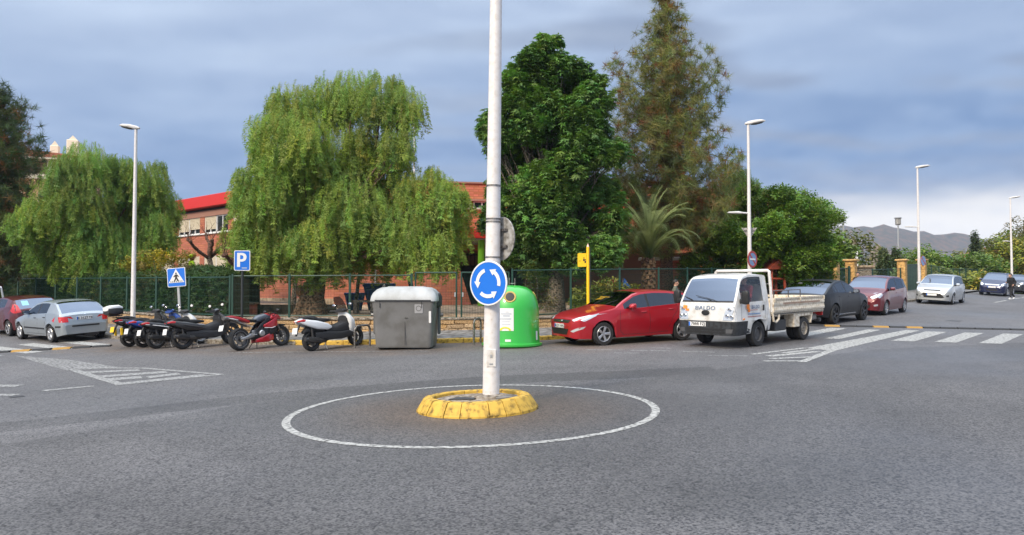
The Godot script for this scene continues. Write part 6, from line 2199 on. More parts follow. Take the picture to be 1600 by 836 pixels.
func plate_small(o: Node3D, p: Vector3, tilt: float, m: Material, w := .2, h := .16) -> void:
	part("number_plate", box(Vector3.ZERO, Vector3(.006, h, w), .002), m, o).transform = Transform3D(Basis(Vector3.BACK, tilt), p)

func moto_stand(o: Node3D, x: float, z: float) -> void:
	part("side_stand", tube([Vector3(x, .26, z), Vector3(x - .06, .12, z * 1.6), Vector3(x - .05, .01, z * 2.2)], .013, 6), M.steel, o)

func place_bike(o: Node3D, x: float, d: float, head: float, lean: float, big := 1.0) -> void:
	o.transform = ride(x, d, head) * Transform3D(Basis(Vector3.RIGHT, deg_to_rad(-lean)).scaled(Vector3.ONE * big), Vector3.ZERO)

func sport_bike() -> void:
	var o := thing("sport_motorcycle", "red sports motorcycle with a silver swingarm and red belly fairing", "motorcycle", Transform3D())
	var red := paint(.42, .010, .018, .15)
	var wb := 1.38
	moto_wheel(o, 0, .315, .19, M.alloy_dark, 6)
	moto_wheel(o, wb, .30, .12, M.alloy_dark, 6)
	part("rim_tape", Transform3D(Basis(Vector3.RIGHT, PI / 2), Vector3(0, .315, .07)) * lathe([[.222, -.004], [.232, -.004], [.232, .004], [.222, .004], [.222, -.004]], 32), M.alloy, o)
	for z in [-1.0, 1.0]:
		part("swingarm", hull([[-.03, .315, z * .125, .035, .016, 3], [.12, .33, z * .125, .04, .02, 3], [.32, .385, z * .12, .065, .024, 3], [.50, .41, z * .10, .05, .03, 3]], 10), M.alloy, o)
		part("fork_leg", rod(Vector3(wb, .30, z * .1), Vector3(wb - .26, .84, z * .1), .026, 10), M.steel, o)
		part("brake_caliper", box(Vector3(wb - .09, .40, z * .1), Vector3(.07, .12, .05), .012), M.black, o)
		part("frame_spar", hull([[.46, .44, z * .13, .07, .02, 3], [.62, .62, z * .17, .07, .02, 3], [.95, .80, z * .12, .06, .02, 3]], 10), M.frame_black, o)
		part("belly_fairing", hull([[.46, .22, z * .10, .045, .03, 3], [.6, .235, z * .15, .075, .03, 3], [.85, .27, z * .165, .11, .03, 3], [1.02, .33, z * .13, .13, .025, 3]], 12), red, o)
		part("side_fairing", hull([[.70, .62, z * .185, .03, .012, 3], [.86, .63, z * .20, .085, .018, 3], [1.02, .66, z * .19, .125, .022, 3], [1.18, .72, z * .15, .12, .022, 3]], 12), red, o)
		part("white_flash", hull([[.72, .565, z * .198, .010, .008], [.95, .545, z * .215, .012, .008], [1.08, .575, z * .20, .01, .008]], 8), M.sign_white, o)
		part("fairing_lower", hull([[.88, .44, z * .17, .09, .02, 3], [1.05, .50, z * .17, .12, .02, 3], [1.14, .56, z * .15, .08, .02, 3]], 12), M.black, o)
	part("engine", hull([[.42, .38, 0, .12, .15, 3], [.65, .42, 0, .17, .19, 3.5], [.9, .45, 0, .16, .17, 3]], 12), M.frame_black, o)
	for z in [-1.0, 1.0]:
		part("clutch_cover", Transform3D(Basis(Vector3.RIGHT, PI / 2 * z), Vector3(.62, .42, z * .19)) * lathe([[0, .035], [.07, .033], [.088, .015], [.09, -.02], [0, -.02]], 20), M.alloy, o)
		part("foot_peg", rod(Vector3(.42, .40, z * .12), Vector3(.40, .40, z * .26), .012), M.alloy, o)
		part("heel_plate", box(Vector3(.36, .45, z * .16), Vector3(.08, .14, .012), .004), M.alloy, o)
	part("tank", hull([[.50, .80, 0, .05, .08, 3], [.60, .83, 0, .10, .14, 3], [.80, .87, 0, .12, .16, 2.6], [.98, .86, 0, .09, .13, 2.6], [1.06, .84, 0, .04, .09, 2.6]], 16), M.grey_blue, o)
	part("tank_panel", hull([[.78, .93, 0, .055, .11, 2.6], [.92, .925, 0, .06, .135, 2.6], [1.04, .87, 0, .05, .11, 2.6]], 14), red, o)
	part("seat", hull([[.05, .90, 0, .02, .09, 3], [.25, .83, 0, .035, .12, 3], [.45, .79, 0, .04, .13, 3], [.56, .81, 0, .03, .1, 3]], 12), M.black, o)
	part("tail", hull([[-.36, .96, 0, .02, .06, 3], [-.20, .945, 0, .045, .10, 3], [.05, .87, 0, .06, .125, 3], [.30, .78, 0, .05, .13, 3]], 14), red, o)
	part("tail_flash", hull([[-.36, .935, 0, .018, .075, 3], [-.2, .89, 0, .022, .11, 3], [-.05, .85, 0, .015, .12, 3]], 12), M.sign_white, o)
	part("exhaust", hull([[-.44, .93, 0, .05, .075, 3], [-.30, .91, 0, .058, .085, 3], [.0, .80, 0, .05, .08, 3], [.25, .66, 0, .035, .05, 3]], 12), M.steel, o)
	part("subframe", rod(Vector3(-.1, .82, .06), Vector3(.42, .62, .08), .016), M.alloy, o)
	part("subframe", rod(Vector3(-.1, .82, -.06), Vector3(.42, .62, -.08), .016), M.alloy, o)
	part("rear_mudguard", tube([Vector3(-.25, .84, 0), Vector3(-.46, .74, 0), Vector3(-.53, .62, 0)], .022), M.black, o)
	plate_small(o, Vector3(-.53, .66, 0), -.35, M.sign_white)
	part("front_fairing", hull([[.98, .82, 0, .05, .13, 3], [1.12, .86, 0, .10, .16, 2.6], [1.28, .84, 0, .085, .14, 2.6], [1.40, .79, 0, .03, .07, 2.6]], 16), red, o)
	part("headlight", hull([[1.33, .80, 0, .035, .1, 3], [1.40, .785, 0, .025, .075, 3]], 12), M.lamp, o)
	part("windscreen", hull([[.98, .97, 0, .015, .09, 3], [1.10, .985, 0, .02, .12, 3], [1.24, .93, 0, .015, .1, 3]], 12), M.smoke, o)
	part("front_mudguard", hull([[wb - .22, .57, 0, .03, .07, 3], [wb - .05, .625, 0, .02, .072, 3], [wb + .14, .60, 0, .025, .065, 3]], 10), M.black, o)
	for z in [-1.0, 1.0]: part("handlebar", rod(Vector3(1.08, .90, z * .1), Vector3(.98, .90, z * .34), .016), M.black, o)
	mirrors(o, 1.12, 1.03, .30, M.black)
	part("side_stand", tube([Vector3(.55, .24, -.1), Vector3(.48, .1, -.2), Vector3(.44, .0, -.26)], .012, 6), M.black, o)
	part("side_stand", tube([Vector3(.48, .24, .1), Vector3(.46, .1, .12), Vector3(.46, .02, .12)], .012, 6), M.black, o)
	place_bike(o, -7.55, 21.05, 54, 6)

func scooter(label: String, s: Dictionary) -> Node3D:
	var o := thing("scooter", label, "scooter", Transform3D())
	var wb: float = s.wb
	var R: float = s.r
	var P: Material = s.paint
	var B: Material = s.get("low", M.plastic)
	moto_wheel(o, 0, R, s.get("wr", .14), s.get("rim", M.alloy_dark), 5)
	moto_wheel(o, wb, s.get("rf", R), .12, s.get("rim", M.alloy_dark), 5, -1.0)
	var up: float = s.get("seat", .78)
	for z in [-1.0, 1.0]:
		part("fork_leg", rod(Vector3(wb, R, z * .085), Vector3(wb - .2, .66, z * .07), .024, 8), M.dark, o)
		part("side_panel", hull([[-.38, up - .02, z * .07, .03, .04, 3], [-.2, up - .06, z * .13, .085, .05, 3], [.1, up - .14, z * .17, .11, .05, 3], [.42, up - .20, z * .18, .085, .04, 3], [.56, up - .22, z * .17, .03, .02, 3]], 12), P, o)
		if s.has("stripe"): part("side_stripe", hull([[-.34, up - .03, z * .125, .012, .012], [0, up - .10, z * .222, .014, .01], [.45, up - .2, z * .225, .012, .008]], 8), s.stripe, o)
		part("lower_panel", hull([[.05, .40, z * .12, .07, .03, 3], [.45, .36, z * .17, .11, .03, 3], [.85, .33, z * .18, .10, .03, 3], [wb - .22, .38, z * .14, .08, .03, 3]], 12), B, o)
		part("tail_light", hull([[-.42, up - .01, z * .07, .02, .035, 3], [-.3, up + .0, z * .125, .035, .03, 3], [-.1, up - .04, z * .16, .012, .012, 3]], 10), M.red_lamp, o)
		part("shock_absorber", rod(Vector3(-.02, R + .02, z * .12), Vector3(-.06, up - .12, z * .13), .028, 8), M.dark, o)
	part("engine", hull([[-.05, R, -.1, .1, .08, 3], [.25, R + .02, -.04, .13, .15, 3], [.55, .36, 0, .12, .15, 3]], 12), M.dark, o)
	part("exhaust", hull([[-.30, R + .06, .15, .05, .05, 3], [-.1, R + .02, .16, .065, .06, 3], [.25, R - .02, .15, .055, .05, 3], [.4, R - .05, .1, .025, .025]], 12), s.get("pipe", M.steel_dark), o)
	part("heat_shield", hull([[-.2, R + .07, .21, .04, .012, 3], [.1, R + .03, .215, .045, .012, 3]], 10), s.get("shield", M.plastic), o)
	part("seat", hull([[-.28, up + .03, 0, .04, .10, 3], [-.05, up + .04, 0, .085, .15, 3], [.12, up + .01, 0, .08, .155, 3], [.2, up - .03, 0, .08, .155, 3], [.45, up - .03, 0, .055, .15, 3], [.62, up - .04, 0, .03, .10, 3]], 14), M.seat_black, o)
	part("tail", hull([[-.44, up + .0, 0, .02, .05, 3], [-.3, up + .01, 0, .055, .11, 3], [.1, up - .1, 0, .1, .16, 3]], 12), P, o)
	for z in [-1.0, 1.0]: part("grab_rail", tube([Vector3(.0, up + .05, z * .17), Vector3(-.25, up + .09, z * .16), Vector3(-.40, up + .10, z * .08)], .013, 6), M.dark, o)
	part("floor_tunnel", hull([[.42, .52, 0, .13, .15, 3], [.7, .48, 0, .14, .16, 3], [wb - .34, .56, 0, .18, .18, 3], [wb - .24, .6, 0, .16, .18, 3]], 12), B, o)
	part("inner_guard", hull([[-.24, R + .24, 0, .04, .07, 3], [.0, up - .2, 0, .12, .11, 3], [.35, up - .24, 0, .14, .14, 3]], 12), M.plastic, o)
	var sx := wb - .30
	var rings := []
	for q in [[sx + .06, .38, .12, .16], [sx + .06, .55, .13, .25], [sx + .02, .72, .12, .28], [sx - .04, .86, .08, .22], [sx - .09, .94, .05, .14]]:
		var r := PackedVector3Array()
		for p in oval(q[2], q[3], 3.0, 16): r.append(Vector3(q[0] + p.x, q[1], p.y))
		rings.append(r)
	part("leg_shield", loft(rings), s.get("front", P), o)
	part("inner_shield", hull([[sx - .13, .70, 0, .16, .17, 3], [sx - .06, .68, 0, .2, .2, 3]], 12), B, o)
	part("headlight", hull([[sx + .10, .70, 0, .07, .15, 3], [sx + .135, .69, 0, .05, .12, 3]], 12), M.lamp, o)
	part("front_mudguard", hull([[wb - .24, R + .18, 0, .05, .07, 3], [wb - .08, R * 2 + .0, 0, .03, .075, 3], [wb + .12, R * 2 - .02, 0, .025, .07, 3], [wb + .24, R + .2, 0, .02, .05, 3]], 10), s.get("guard", P), o)
	part("handlebar_cover", hull([[sx - .22, .98, 0, .04, .16, 3], [sx - .13, 1.0, 0, .055, .20, 3], [sx - .05, .98, 0, .035, .12, 3]], 12), s.get("bars", B), o)
	for z in [-1.0, 1.0]:
		part("grip", rod(Vector3(sx - .16, .99, z * .18), Vector3(sx - .21, 1.0, z * .36), .018, 8), M.black, o)
		part("brake_lever", rod(Vector3(sx - .1, .99, z * .2), Vector3(sx - .13, .99, z * .37), .007), M.alloy, o)
	mirrors(o, sx - .08, 1.14, .33, s.get("mirror", M.mirror))
	if s.get("screen", 0.0) > 0.0:
		var h: float = s.screen
		var pr := []
		for q in [[sx - .03, .95, .16], [sx - .1, .95 + h * .4, .20], [sx - .19, .95 + h * .8, .19], [sx - .24, .95 + h, .12]]:
			var r := PackedVector3Array()
			for p in oval(.012, q[2], 4.0, 14): r.append(Vector3(q[0] + p.x - .5 * p.y * p.y, q[1], p.y))
			pr.append(r)
		part("windscreen", loft(pr), M.smoke, o)
	part("rear_mudguard", tube([Vector3(-.32, up - .1, 0), Vector3(-.42, up - .26, 0), Vector3(-.46, up - .38, 0)], .03, 8), M.plastic, o)
	plate_small(o, Vector3(-.485, up - .25, 0), -.25, s.get("plate", M.sign_white))
	moto_stand(o, .42, -.1)
	moto_stand(o, .38, .1)
	if s.has("box"):
		part("top_case", hull([[-.62, up + .30, 0, .10, .16, 3.5], [-.5, up + .29, 0, .13, .21, 3.5], [-.3, up + .29, 0, .13, .21, 3.5], [-.2, up + .28, 0, .10, .17, 3.5]], 14), M.plastic, o)
		part("top_case_lid", hull([[-.63, up + .36, 0, .06, .15, 3.5], [-.5, up + .37, 0, .09, .20, 3.5], [-.3, up + .37, 0, .09, .2, 3.5], [-.2, up + .35, 0, .06, .16, 3.5]], 14), M.sign_white, o)
		part("rack", box(Vector3(-.36, up + .145, 0), Vector3(.34, .03, .2), .01), M.dark, o)
	if s.has("reflectors"):
		for z in [-1.0, 1.0]: part("side_marker", box(Vector3(-.30, R + .2, z * .17), Vector3(.07, .22, .03), .008), M.yellow, o)
	return o

func bikes() -> void:
	M.plastic = mat(.020, .020, .022, .55)
	M.seat_black = mat(.016, .016, .017, .8)
	M.frame_black = mat(.025, .027, .032, .4, .3)
	M.grey_blue = paint(.07, .08, .10, .2)
	M.steel_dark = mat(.10, .095, .09, .4, .8)
	M.smoke = StandardMaterial3D.new()
	M.smoke.transparency = BaseMaterial3D.TRANSPARENCY_ALPHA
	M.smoke.albedo_color = Color(.08, .08, .09, .6)
	M.smoke.roughness = .05
	var white := paint(.74, .75, .76, 0.0)
	var black := paint(.016, .017, .019, .1)
	sport_bike()
	place_bike(scooter("big white and black maxi scooter with a smoked windscreen beside the steel hoop", {"wb": 1.50, "r": .26, "wr": .16, "paint": white, "low": M.plastic, "front": white, "seat": .80, "screen": .42, "bars": M.plastic, "guard": M.plastic, "shield": M.steel_dark}), -5.40, 20.45, 53, 5, 1.04)
	place_bike(scooter("black high-wheeled scooter with a tall black leg shield left of the red motorcycle", {"wb": 1.46, "r": .31, "paint": paint(.03, .028, .027, .2), "front": black, "seat": .76, "bars": black, "stripe": M.steel_dark, "mirror": M.sign_white}), -9.5, 21.9, 52, 5, 1.05)
	place_bike(scooter("black scooter with white side panels and a silver-spoked rear wheel", {"wb": 1.36, "r": .29, "paint": black, "front": white, "rim": M.alloy, "seat": .74, "stripe": M.sign_white, "guard": white, "mirror": M.sign_white}), -10.45, 22.3, 54, 5, 1.03)
	place_bike(scooter("blue and black scooter between the black ones and the one with a top case", {"wb": 1.34, "r": .27, "paint": paint(.012, .06, .30, .1), "front": paint(.012, .06, .30, .1), "bars": paint(.012, .06, .30, .1), "seat": .76, "screen": .12}), -11.05, 22.75, 55, 5, 1.03)
	place_bike(scooter("black scooter with a white-lidded top case and yellow side markers", {"wb": 1.34, "r": .27, "paint": black, "seat": .80, "box": true, "reflectors": true, "plate": M.yellow, "stripe": M.alloy}), -11.65, 23.1, 56, 5, 1.03)

# ---------- bins ----------
func bins() -> void:
	var grey := worn(mat(.15, .15, .153, .5), M.smooth, .35, false)
	var o := thing("waste_container", "large grey waste container with a pale domed lid at the kerb", "waste container", at(V(-2.88, 20.72), deg_to_rad(-2)))
	var rings := []
	for q in [[.04, .745, .50, .1], [.10, .765, .52, .12], [.6, .80, .555, .12], [1.22, .845, .60, .12], [1.26, .87, .62, .12], [1.31, .87, .62, .12]]:
		var r := PackedVector3Array()
		for p in rect(q[1], q[2], q[3], 4): r.append(Vector3(p.x, q[0], p.y))
		rings.append(r)
	part("body", loft(rings), grey, o, 30.0)
	rings = []
	for q in [[1.28, .895, .64, .14], [1.32, .90, .645, .16], [1.40, .89, .63, .18], [1.50, .85, .58, .2], [1.60, .76, .47, .2], [1.65, .66, .34, .18], [1.665, .5, .2, .1]]:
		var r := PackedVector3Array()
		for p in rect(q[1], q[2], q[3], 4): r.append(Vector3(p.x, q[0], p.y))
		rings.append(r)
	part("lid", loft(rings), M.lid, o, 40.0)
	part("lid_edge", box(Vector3(0, 1.30, .645), Vector3(1.5, .035, .03), .01), M.dark, o)
	part("lid_ridge", hull([[-.5, 1.668, -.02, .012, .16, 3], [.5, 1.668, -.02, .012, .16, 3]], 10), M.lid, o)
	for x in [-.62, .5]: part("lid_strap", box(Vector3(x, 1.20, .615), Vector3(.016, .18, .012)), M.dark, o)
	part("seam", box(Vector3(.05, .46, .563), Vector3(.012, .68, .012)), M.dark, o)
	part("seam", box(Vector3(.09, .83, .585), Vector3(.09, .012, .012)), M.dark, o)
	part("raised_panel", Transform3D(Basis(Vector3.RIGHT, .075), Vector3(0, .50, .535)) * prism(rect(.66, .38, .12, 5), 0, .016), grey, o)
	part("sticker", Transform3D(Basis(Vector3.RIGHT, .07), Vector3(.42, 1.08, .600)) * prism(rect(.11, .12, .02), 0, .004), M.sticker_grey, o)
	part("sticker_ring", Transform3D(Basis(Vector3.RIGHT, .07) * Basis(Vector3.RIGHT, PI / 2), Vector3(.42, 1.09, .606)) * lathe([[.055, 0], [.075, 0], [.075, .003], [.055, .003], [.055, 0]], 20), grey, o)
	part("reflector", Transform3D(Basis(Vector3.RIGHT, .07), Vector3(.72, .86, .585)) * prism(rect(.03, .16, .02), 0, .006), M.sign_white, o)
	for z in [-1.0, 1.0]: part("foot", box(Vector3(z * .6, .03, 0), Vector3(.2, .06, .8), .015), M.dark, o)
	for s in [-1.0, 1.0]:
		part("hinge_cover", hull([[s * .80, 1.28, -.05, .22, .26, 3], [s * .90, 1.30, -.05, .20, .22, 3], [s * .945, 1.28, -.05, .14, .15, 3]], 14), M.dark, o)
		part("lift_arm", box(Vector3(s * .885, .75, -.05), Vector3(.07, .75, .16), .02), M.grey_dark, o)
		part("lift_peg", Transform3D(Basis(Vector3.BACK, PI / 2), Vector3(s * .93, .9, -.05)) * lathe([[.05, -.06], [.05, .06], [0, .06]], 14), M.steel, o)
	# bottle bank
	var green := paint(.028, .40, .045, 0.0, .35)
	o = thing("bottle_bank", "bright green domed bottle bank with a round filling hole beside the lamp column", "bottle bank", at(V(.0, 20.75)))
	part("body", lathe([[.80, .0], [.83, .03], [.83, .08], [.77, .10], [.765, .13], [.745, .6], [.735, 1.0], [.71, 1.18], [.64, 1.38], [.53, 1.52], [.40, 1.60], [.22, 1.645], [0, 1.655]], 48), green, o)
	for k in 4:
		var a := PI / 4 + k * PI / 2
		part("fillet_panel", Transform3D(Basis(Vector3.UP, a), Vector3.ZERO) * hull([[.52, 1.22, 0, .2, .26, 3], [.66, 1.17, 0, .12, .16, 3]], 12), green, o)
	for k in 3:
		var a := [-.08, 2.0, 4.1][k] as float
		var T := Transform3D(Basis(Vector3.UP, a) * Basis(Vector3.RIGHT, PI / 2 - .35), Vector3(0, 1.32, 0) + Basis(Vector3.UP, a) * Vector3(0, 0, .60))
		var rg := part("filling_hole", T * lathe([[.115, -.06], [.17, -.05], [.165, .05], [.15, .07], [.115, .06], [.105, .0], [.105, -.1]], 24), M.ochre, o)
		part("rubber_flap", T * lathe([[0, .075], [.118, .07], [.118, .05], [0, .05]], 24), M.black, rg)
	part("hook", rod(Vector3(-.07, 1.6, 0), Vector3(-.07, 1.86, 0), .018), M.steel, o)
	part("hook", rod(Vector3(.08, 1.6, 0), Vector3(.08, 1.84, 0), .018), M.steel, o)
	part("hook_bar", rod(Vector3(-.07, 1.70, 0), Vector3(.08, 1.70, 0), .012), M.steel, o)
	# notice: a curved sheet with grey lines of print too small to read
	var sheet := func(a0: float, a1: float, y0: float, y1: float, r: float) -> PackedVector3Array:
		var t := PackedVector3Array()
		for k in 8:
			var q := []
			for e in [[k, y0], [k, y1], [k + 1, y1], [k + 1, y0]]:
				var a := lerpf(a0, a1, e[0] / 8.0)
				var rr: float = lerpf(.767, .737, (e[1] - .1) / .9) + r
				q.append(Vector3(sin(a) * rr, e[1], cos(a) * rr))
			quad(t, q[0], q[1], q[2], q[3])
		return t
	var n := part("notice", sheet.call(-.50, .06, .44, 1.04, .004), M.sign_white, o)
	for e in [[-.24, -.12, .93, .945], [-.4, -.02, .875, .90], [-.33, -.08, .82, .85], [-.44, -.02, .76, .772], [-.44, -.04, .735, .747], [-.36, -.08, .68, .69], [-.3, -.06, .60, .612], [-.34, -.31, .59, .62]]:
		part("print_line", sheet.call(e[0], e[1], e[2], e[3], .007), M.print_grey, n)
	var arc := PackedVector3Array()
	for k in 10:
		var q := []
		for e in [[k, .10], [k, .155], [k + 1, .155], [k + 1, .10]]:
			var b: float = PI * e[0] / 10.0
			var a: float = -.24 + cos(b) * e[1] / .75
			var y: float = .45 + sin(b) * e[1] * .62
			q.append(Vector3(sin(a) * .767, y, cos(a) * .767))
		quad(arc, q[0], q[1], q[2], q[3])
	part("yellow_arc", arc, M.lime, n)
	part("small_label", sheet.call(-.24, -.04, .155, .215, .004), M.sign_white, o)
	part("small_label", sheet.call(1.0, 1.12, .18, .42, .004), M.sign_white, o)

# ---------- school, flats, far things ----------
func brick_tex() -> ImageTexture:
	# running bond for walls forty metres and more away, where single bricks are a pixel or two
	var w := 256
	var h := 256
	var im := Image.create(w, h, false, Image.FORMAT_RGB8)
	im.fill(Color(.78, .70, .64))
	var r := RandomNumberGenerator.new()
	r.seed = 4
	for row in 16:
		for k in 5:
			var x := k * 64 + (32 if row % 2 else 0)
			var v := r.randf_range(.82, 1.0)
			im.fill_rect(Rect2i(x - 64 + 2, row * 16 + 2, 60, 13), Color(v, v * r.randf_range(.9, 1.0), v * r.randf_range(.86, 1.0)))
	return ImageTexture.create_from_image(im)

# a box standing on a facade: u along it, v up, n outwards
func fbox(F: Transform3D, u0: float, u1: float, v0: float, v1: float, n0: float, n1: float, bev := 0.0) -> PackedVector3Array:
	return F * box(Vector3((u0 + u1) / 2, (v0 + v1) / 2, (n0 + n1) / 2), Vector3(u1 - u0, v1 - v0, n1 - n0), bev)

func facade(a: Vector2, b: Vector2, y: float) -> Transform3D:
	var dir := Vector3(b.x - a.x, 0, -(b.y - a.y)).normalized()
	return Transform3D(Basis(dir, Vector3.UP, dir.cross(Vector3.UP)), Vector3(a.x, y, -a.y))

func school_window(o: Node3D, F: Transform3D, u0: float, u1: float, v0: float, v1: float, drop: float, leaves: int) -> void:
	var fr := PackedVector3Array()
	for e in [[u0, u1, v1 - .06, v1], [u0, u1, v0, v0 + .06], [u0, u0 + .06, v0, v1], [u1 - .06, u1, v0, v1]]: fr.append_array(fbox(F, e[0], e[1], e[2], e[3], -.11, -.03))
	for k in range(1, leaves):
		var u := lerpf(u0, u1, k / float(leaves))
		fr.append_array(fbox(F, u - .04, u + .04, v0 + .06, v1 - .06, -.105, -.035))
	var w := part("window", fr, M.sign_white, o)
	part("pane", fbox(F, u0 + .06, u1 - .06, v0 + .06, v1 - .06, -.09, -.075), M.pane, w)
	var sh := PackedVector3Array()
	var y := v1 - .02
	var low := v1 - drop * (v1 - v0)
	while y > low:
		sh.append_array(fbox(F, u0 + .03, u1 - .03, y - .085, y, -.05, -.022, .012))
		y -= .09
	if sh.size(): part("shutter", sh, M.shutter, w)

func school() -> void:
	M.brick = worn(mat(.46, .175, .11, .9), brick_tex(), .5)
	M.brick_orange = worn(mat(.58, .22, .125, .9), M.brick.albedo_texture, .5)
	M.fascia = mat(.52, .020, .012, .45)
	M.shutter = mat(.52, .46, .35, .7)
	M.pane = mat(.02, .025, .03, .06)
	M.plinth = worn(mat(.38, .30, .21, .9), M.soft, .5)
	M.band = mat(.30, .16, .12, .8)
	M.soffit = mat(.34, .31, .28, .9)
	M.lime_post = mat(.22, .55, .02, .4)
	# left wing, running away along the left-hand street
	var F := facade(Vector2(-33.0, 59.5), Vector2(-8.9, 38.3), -.9)
	var o := thing("school_wing", "red brick school wing with a bright red fascia and drawn cream shutters", "building", at(Vector3(-20, -.9, -48)))
	var inv := o.transform.affine_inverse()
	F = inv * F
	var L := 32.1
	# walls with real openings: piers, spandrels
	part("wall", fbox(F, 0, L, .55, 2.05, -.3, 0), M.brick, o)
	part("wall", fbox(F, 0, L, 3.15, 4.5, -.3, 0), M.brick, o)
	part("plinth", fbox(F, 0, L, -.3, .55, -.3, .03), M.plinth, o)
	part("wall", fbox(F, 0, L, -.3, 6.6, -9.0, -.34), M.band, o)
	part("lintel_band", fbox(F, 0, L, 5.62, 5.98, -.3, .05), M.band, o)
	part("roof", fbox(F, -.2, L + .2, 5.98, 6.16, -9.2, -.15), M.dark, o)
	part("fascia", fbox(F, -.4, L + .4, 6.16, 6.86, -9.4, .45, .02), M.fascia, o)
	part("sill", fbox(F, 0, L, 4.5, 4.57, -.3, .10), M.sign_white, o)
	part("sill", fbox(F, 0, L, 2.05, 2.11, -.3, .08), M.sign_white, o)
	var n := 9
	for k in n:
		var u0 := L * k / n
		var u1 := L * (k + 1) / n
		for v in [[4.57, 5.62, 3], [2.11, 3.15, 2]]:
			part("pier", fbox(F, u1 - .3, u1 + .3, v[0], v[1], -.3, 0.005), M.brick, o)
			school_window(o, F, u0 + .3, (u0 + u1) / 2 - .02, v[0], v[1], .72 if k % 3 else .8, 2)
			school_window(o, F, (u0 + u1) / 2 + .02, u1 - .3, v[0], v[1], [.78, .7, .0][k % 3] if v[2] == 3 else .85, 2)
	# main block
	F = facade(Vector2(-9.0, 38.2), Vector2(15.0, 42.6), -.75)
	o = thing("school_building", "orange brick main school block with a red entrance canopy behind the trees", "building", at(Vector3(0, -.75, -41)))
	inv = o.transform.affine_inverse()
	F = inv * F
	L = 24.4
	part("wall", fbox(F, 0, 5.4, -.4, 5.05, -8, 0), M.brick, o)
	part("wall", fbox(F, 5.4, L, 2.9, 5.05, -8, 0.0), M.brick_orange, o)
	part("wall", fbox(F, 5.4, L, -.4, 2.9, -8, -2.2), M.band, o)
	part("upper_wall", fbox(F, 0, L, 5.6, 6.42, -8, .0), M.brick_orange, o)
	part("ledge", fbox(F, -.1, L + .1, 5.5, 5.6, -8, .14), M.band, o)
	part("ledge", fbox(F, -.1, L + .1, 5.02, 5.10, -8, .12), M.band, o)
	part("parapet", fbox(F, -.1, L + .1, 6.42, 6.5, -8.1, .1), M.band, o)
	part("red_band", fbox(F, 8.1, L, 5.10, 5.5, -.5, .03), M.fascia, o)
	for k in 3: school_window(o, F, 5.0 + k * 1.05, 5.9 + k * 1.05, 5.10, 5.5, 0.0, 2)
	part("window_wall", fbox(F, 0, 8.2, 5.10, 5.5, -8, -.15), M.brick, o)
	part("canopy", fbox(F, 5.6, 16.5, 3.26, 3.72, -2.0, 4.2, .02), M.fascia, o)
	part("canopy_soffit", fbox(F, 5.7, 16.4, 3.20, 3.258, -2.0, 4.1), M.soffit, o)
	for u in [7.0]: part("canopy_post", F * (Transform3D(Basis(), Vector3(u, -.4, 3.6)) * lathe([[.16, 0], [.16, 3.6]], 18)), M.lime_post, o)
	var pier := PackedVector3Array()
	var pr := []
	for q in [[-.4, 3.9, 6.9, 2.0], [2.6, 3.9, 6.0, 1.4], [3.2, 3.9, 5.8, 1.3]]:
		pr.append(PackedVector3Array([Vector3(q[1], q[0], 0), Vector3(q[2], q[0], 0), Vector3(q[2], q[0], q[3]), Vector3(q[1], q[0], q[3])]))
	part("battered_pier", F * loft(pr), M.brick, o)
	part("entrance_door", fbox(F, 6.6, 10.2, -.3, 2.2, -2.19, -2.1), M.dark, o)
	for k in 20: part("entrance_bar", fbox(F, 6.4 + k * .2, 6.43 + k * .2, -.3, 2.9, -2.0, -1.97), M.black, o)
	for k in 3: part("entrance_rail", fbox(F, 6.3, 10.4, [.0, 1.95, 2.75][k], [.05, 2.0, 2.8][k], -1.96, -1.92), M.black, o)
	part("mast", F * (Transform3D(Basis(), Vector3(4.1, 6.4, -2)) * lathe([[.04, 0], [.03, 4.0]], 8)), M.sign_white, o)
	part("red_roof_edge", fbox(F, 10.5, 15.0, 6.5, 6.95, -3, -.4), M.fascia, o)
	part("down_pipe", fbox(F, 2.0, 2.1, -.4, 5.0, .01, .09), M.grey, o)

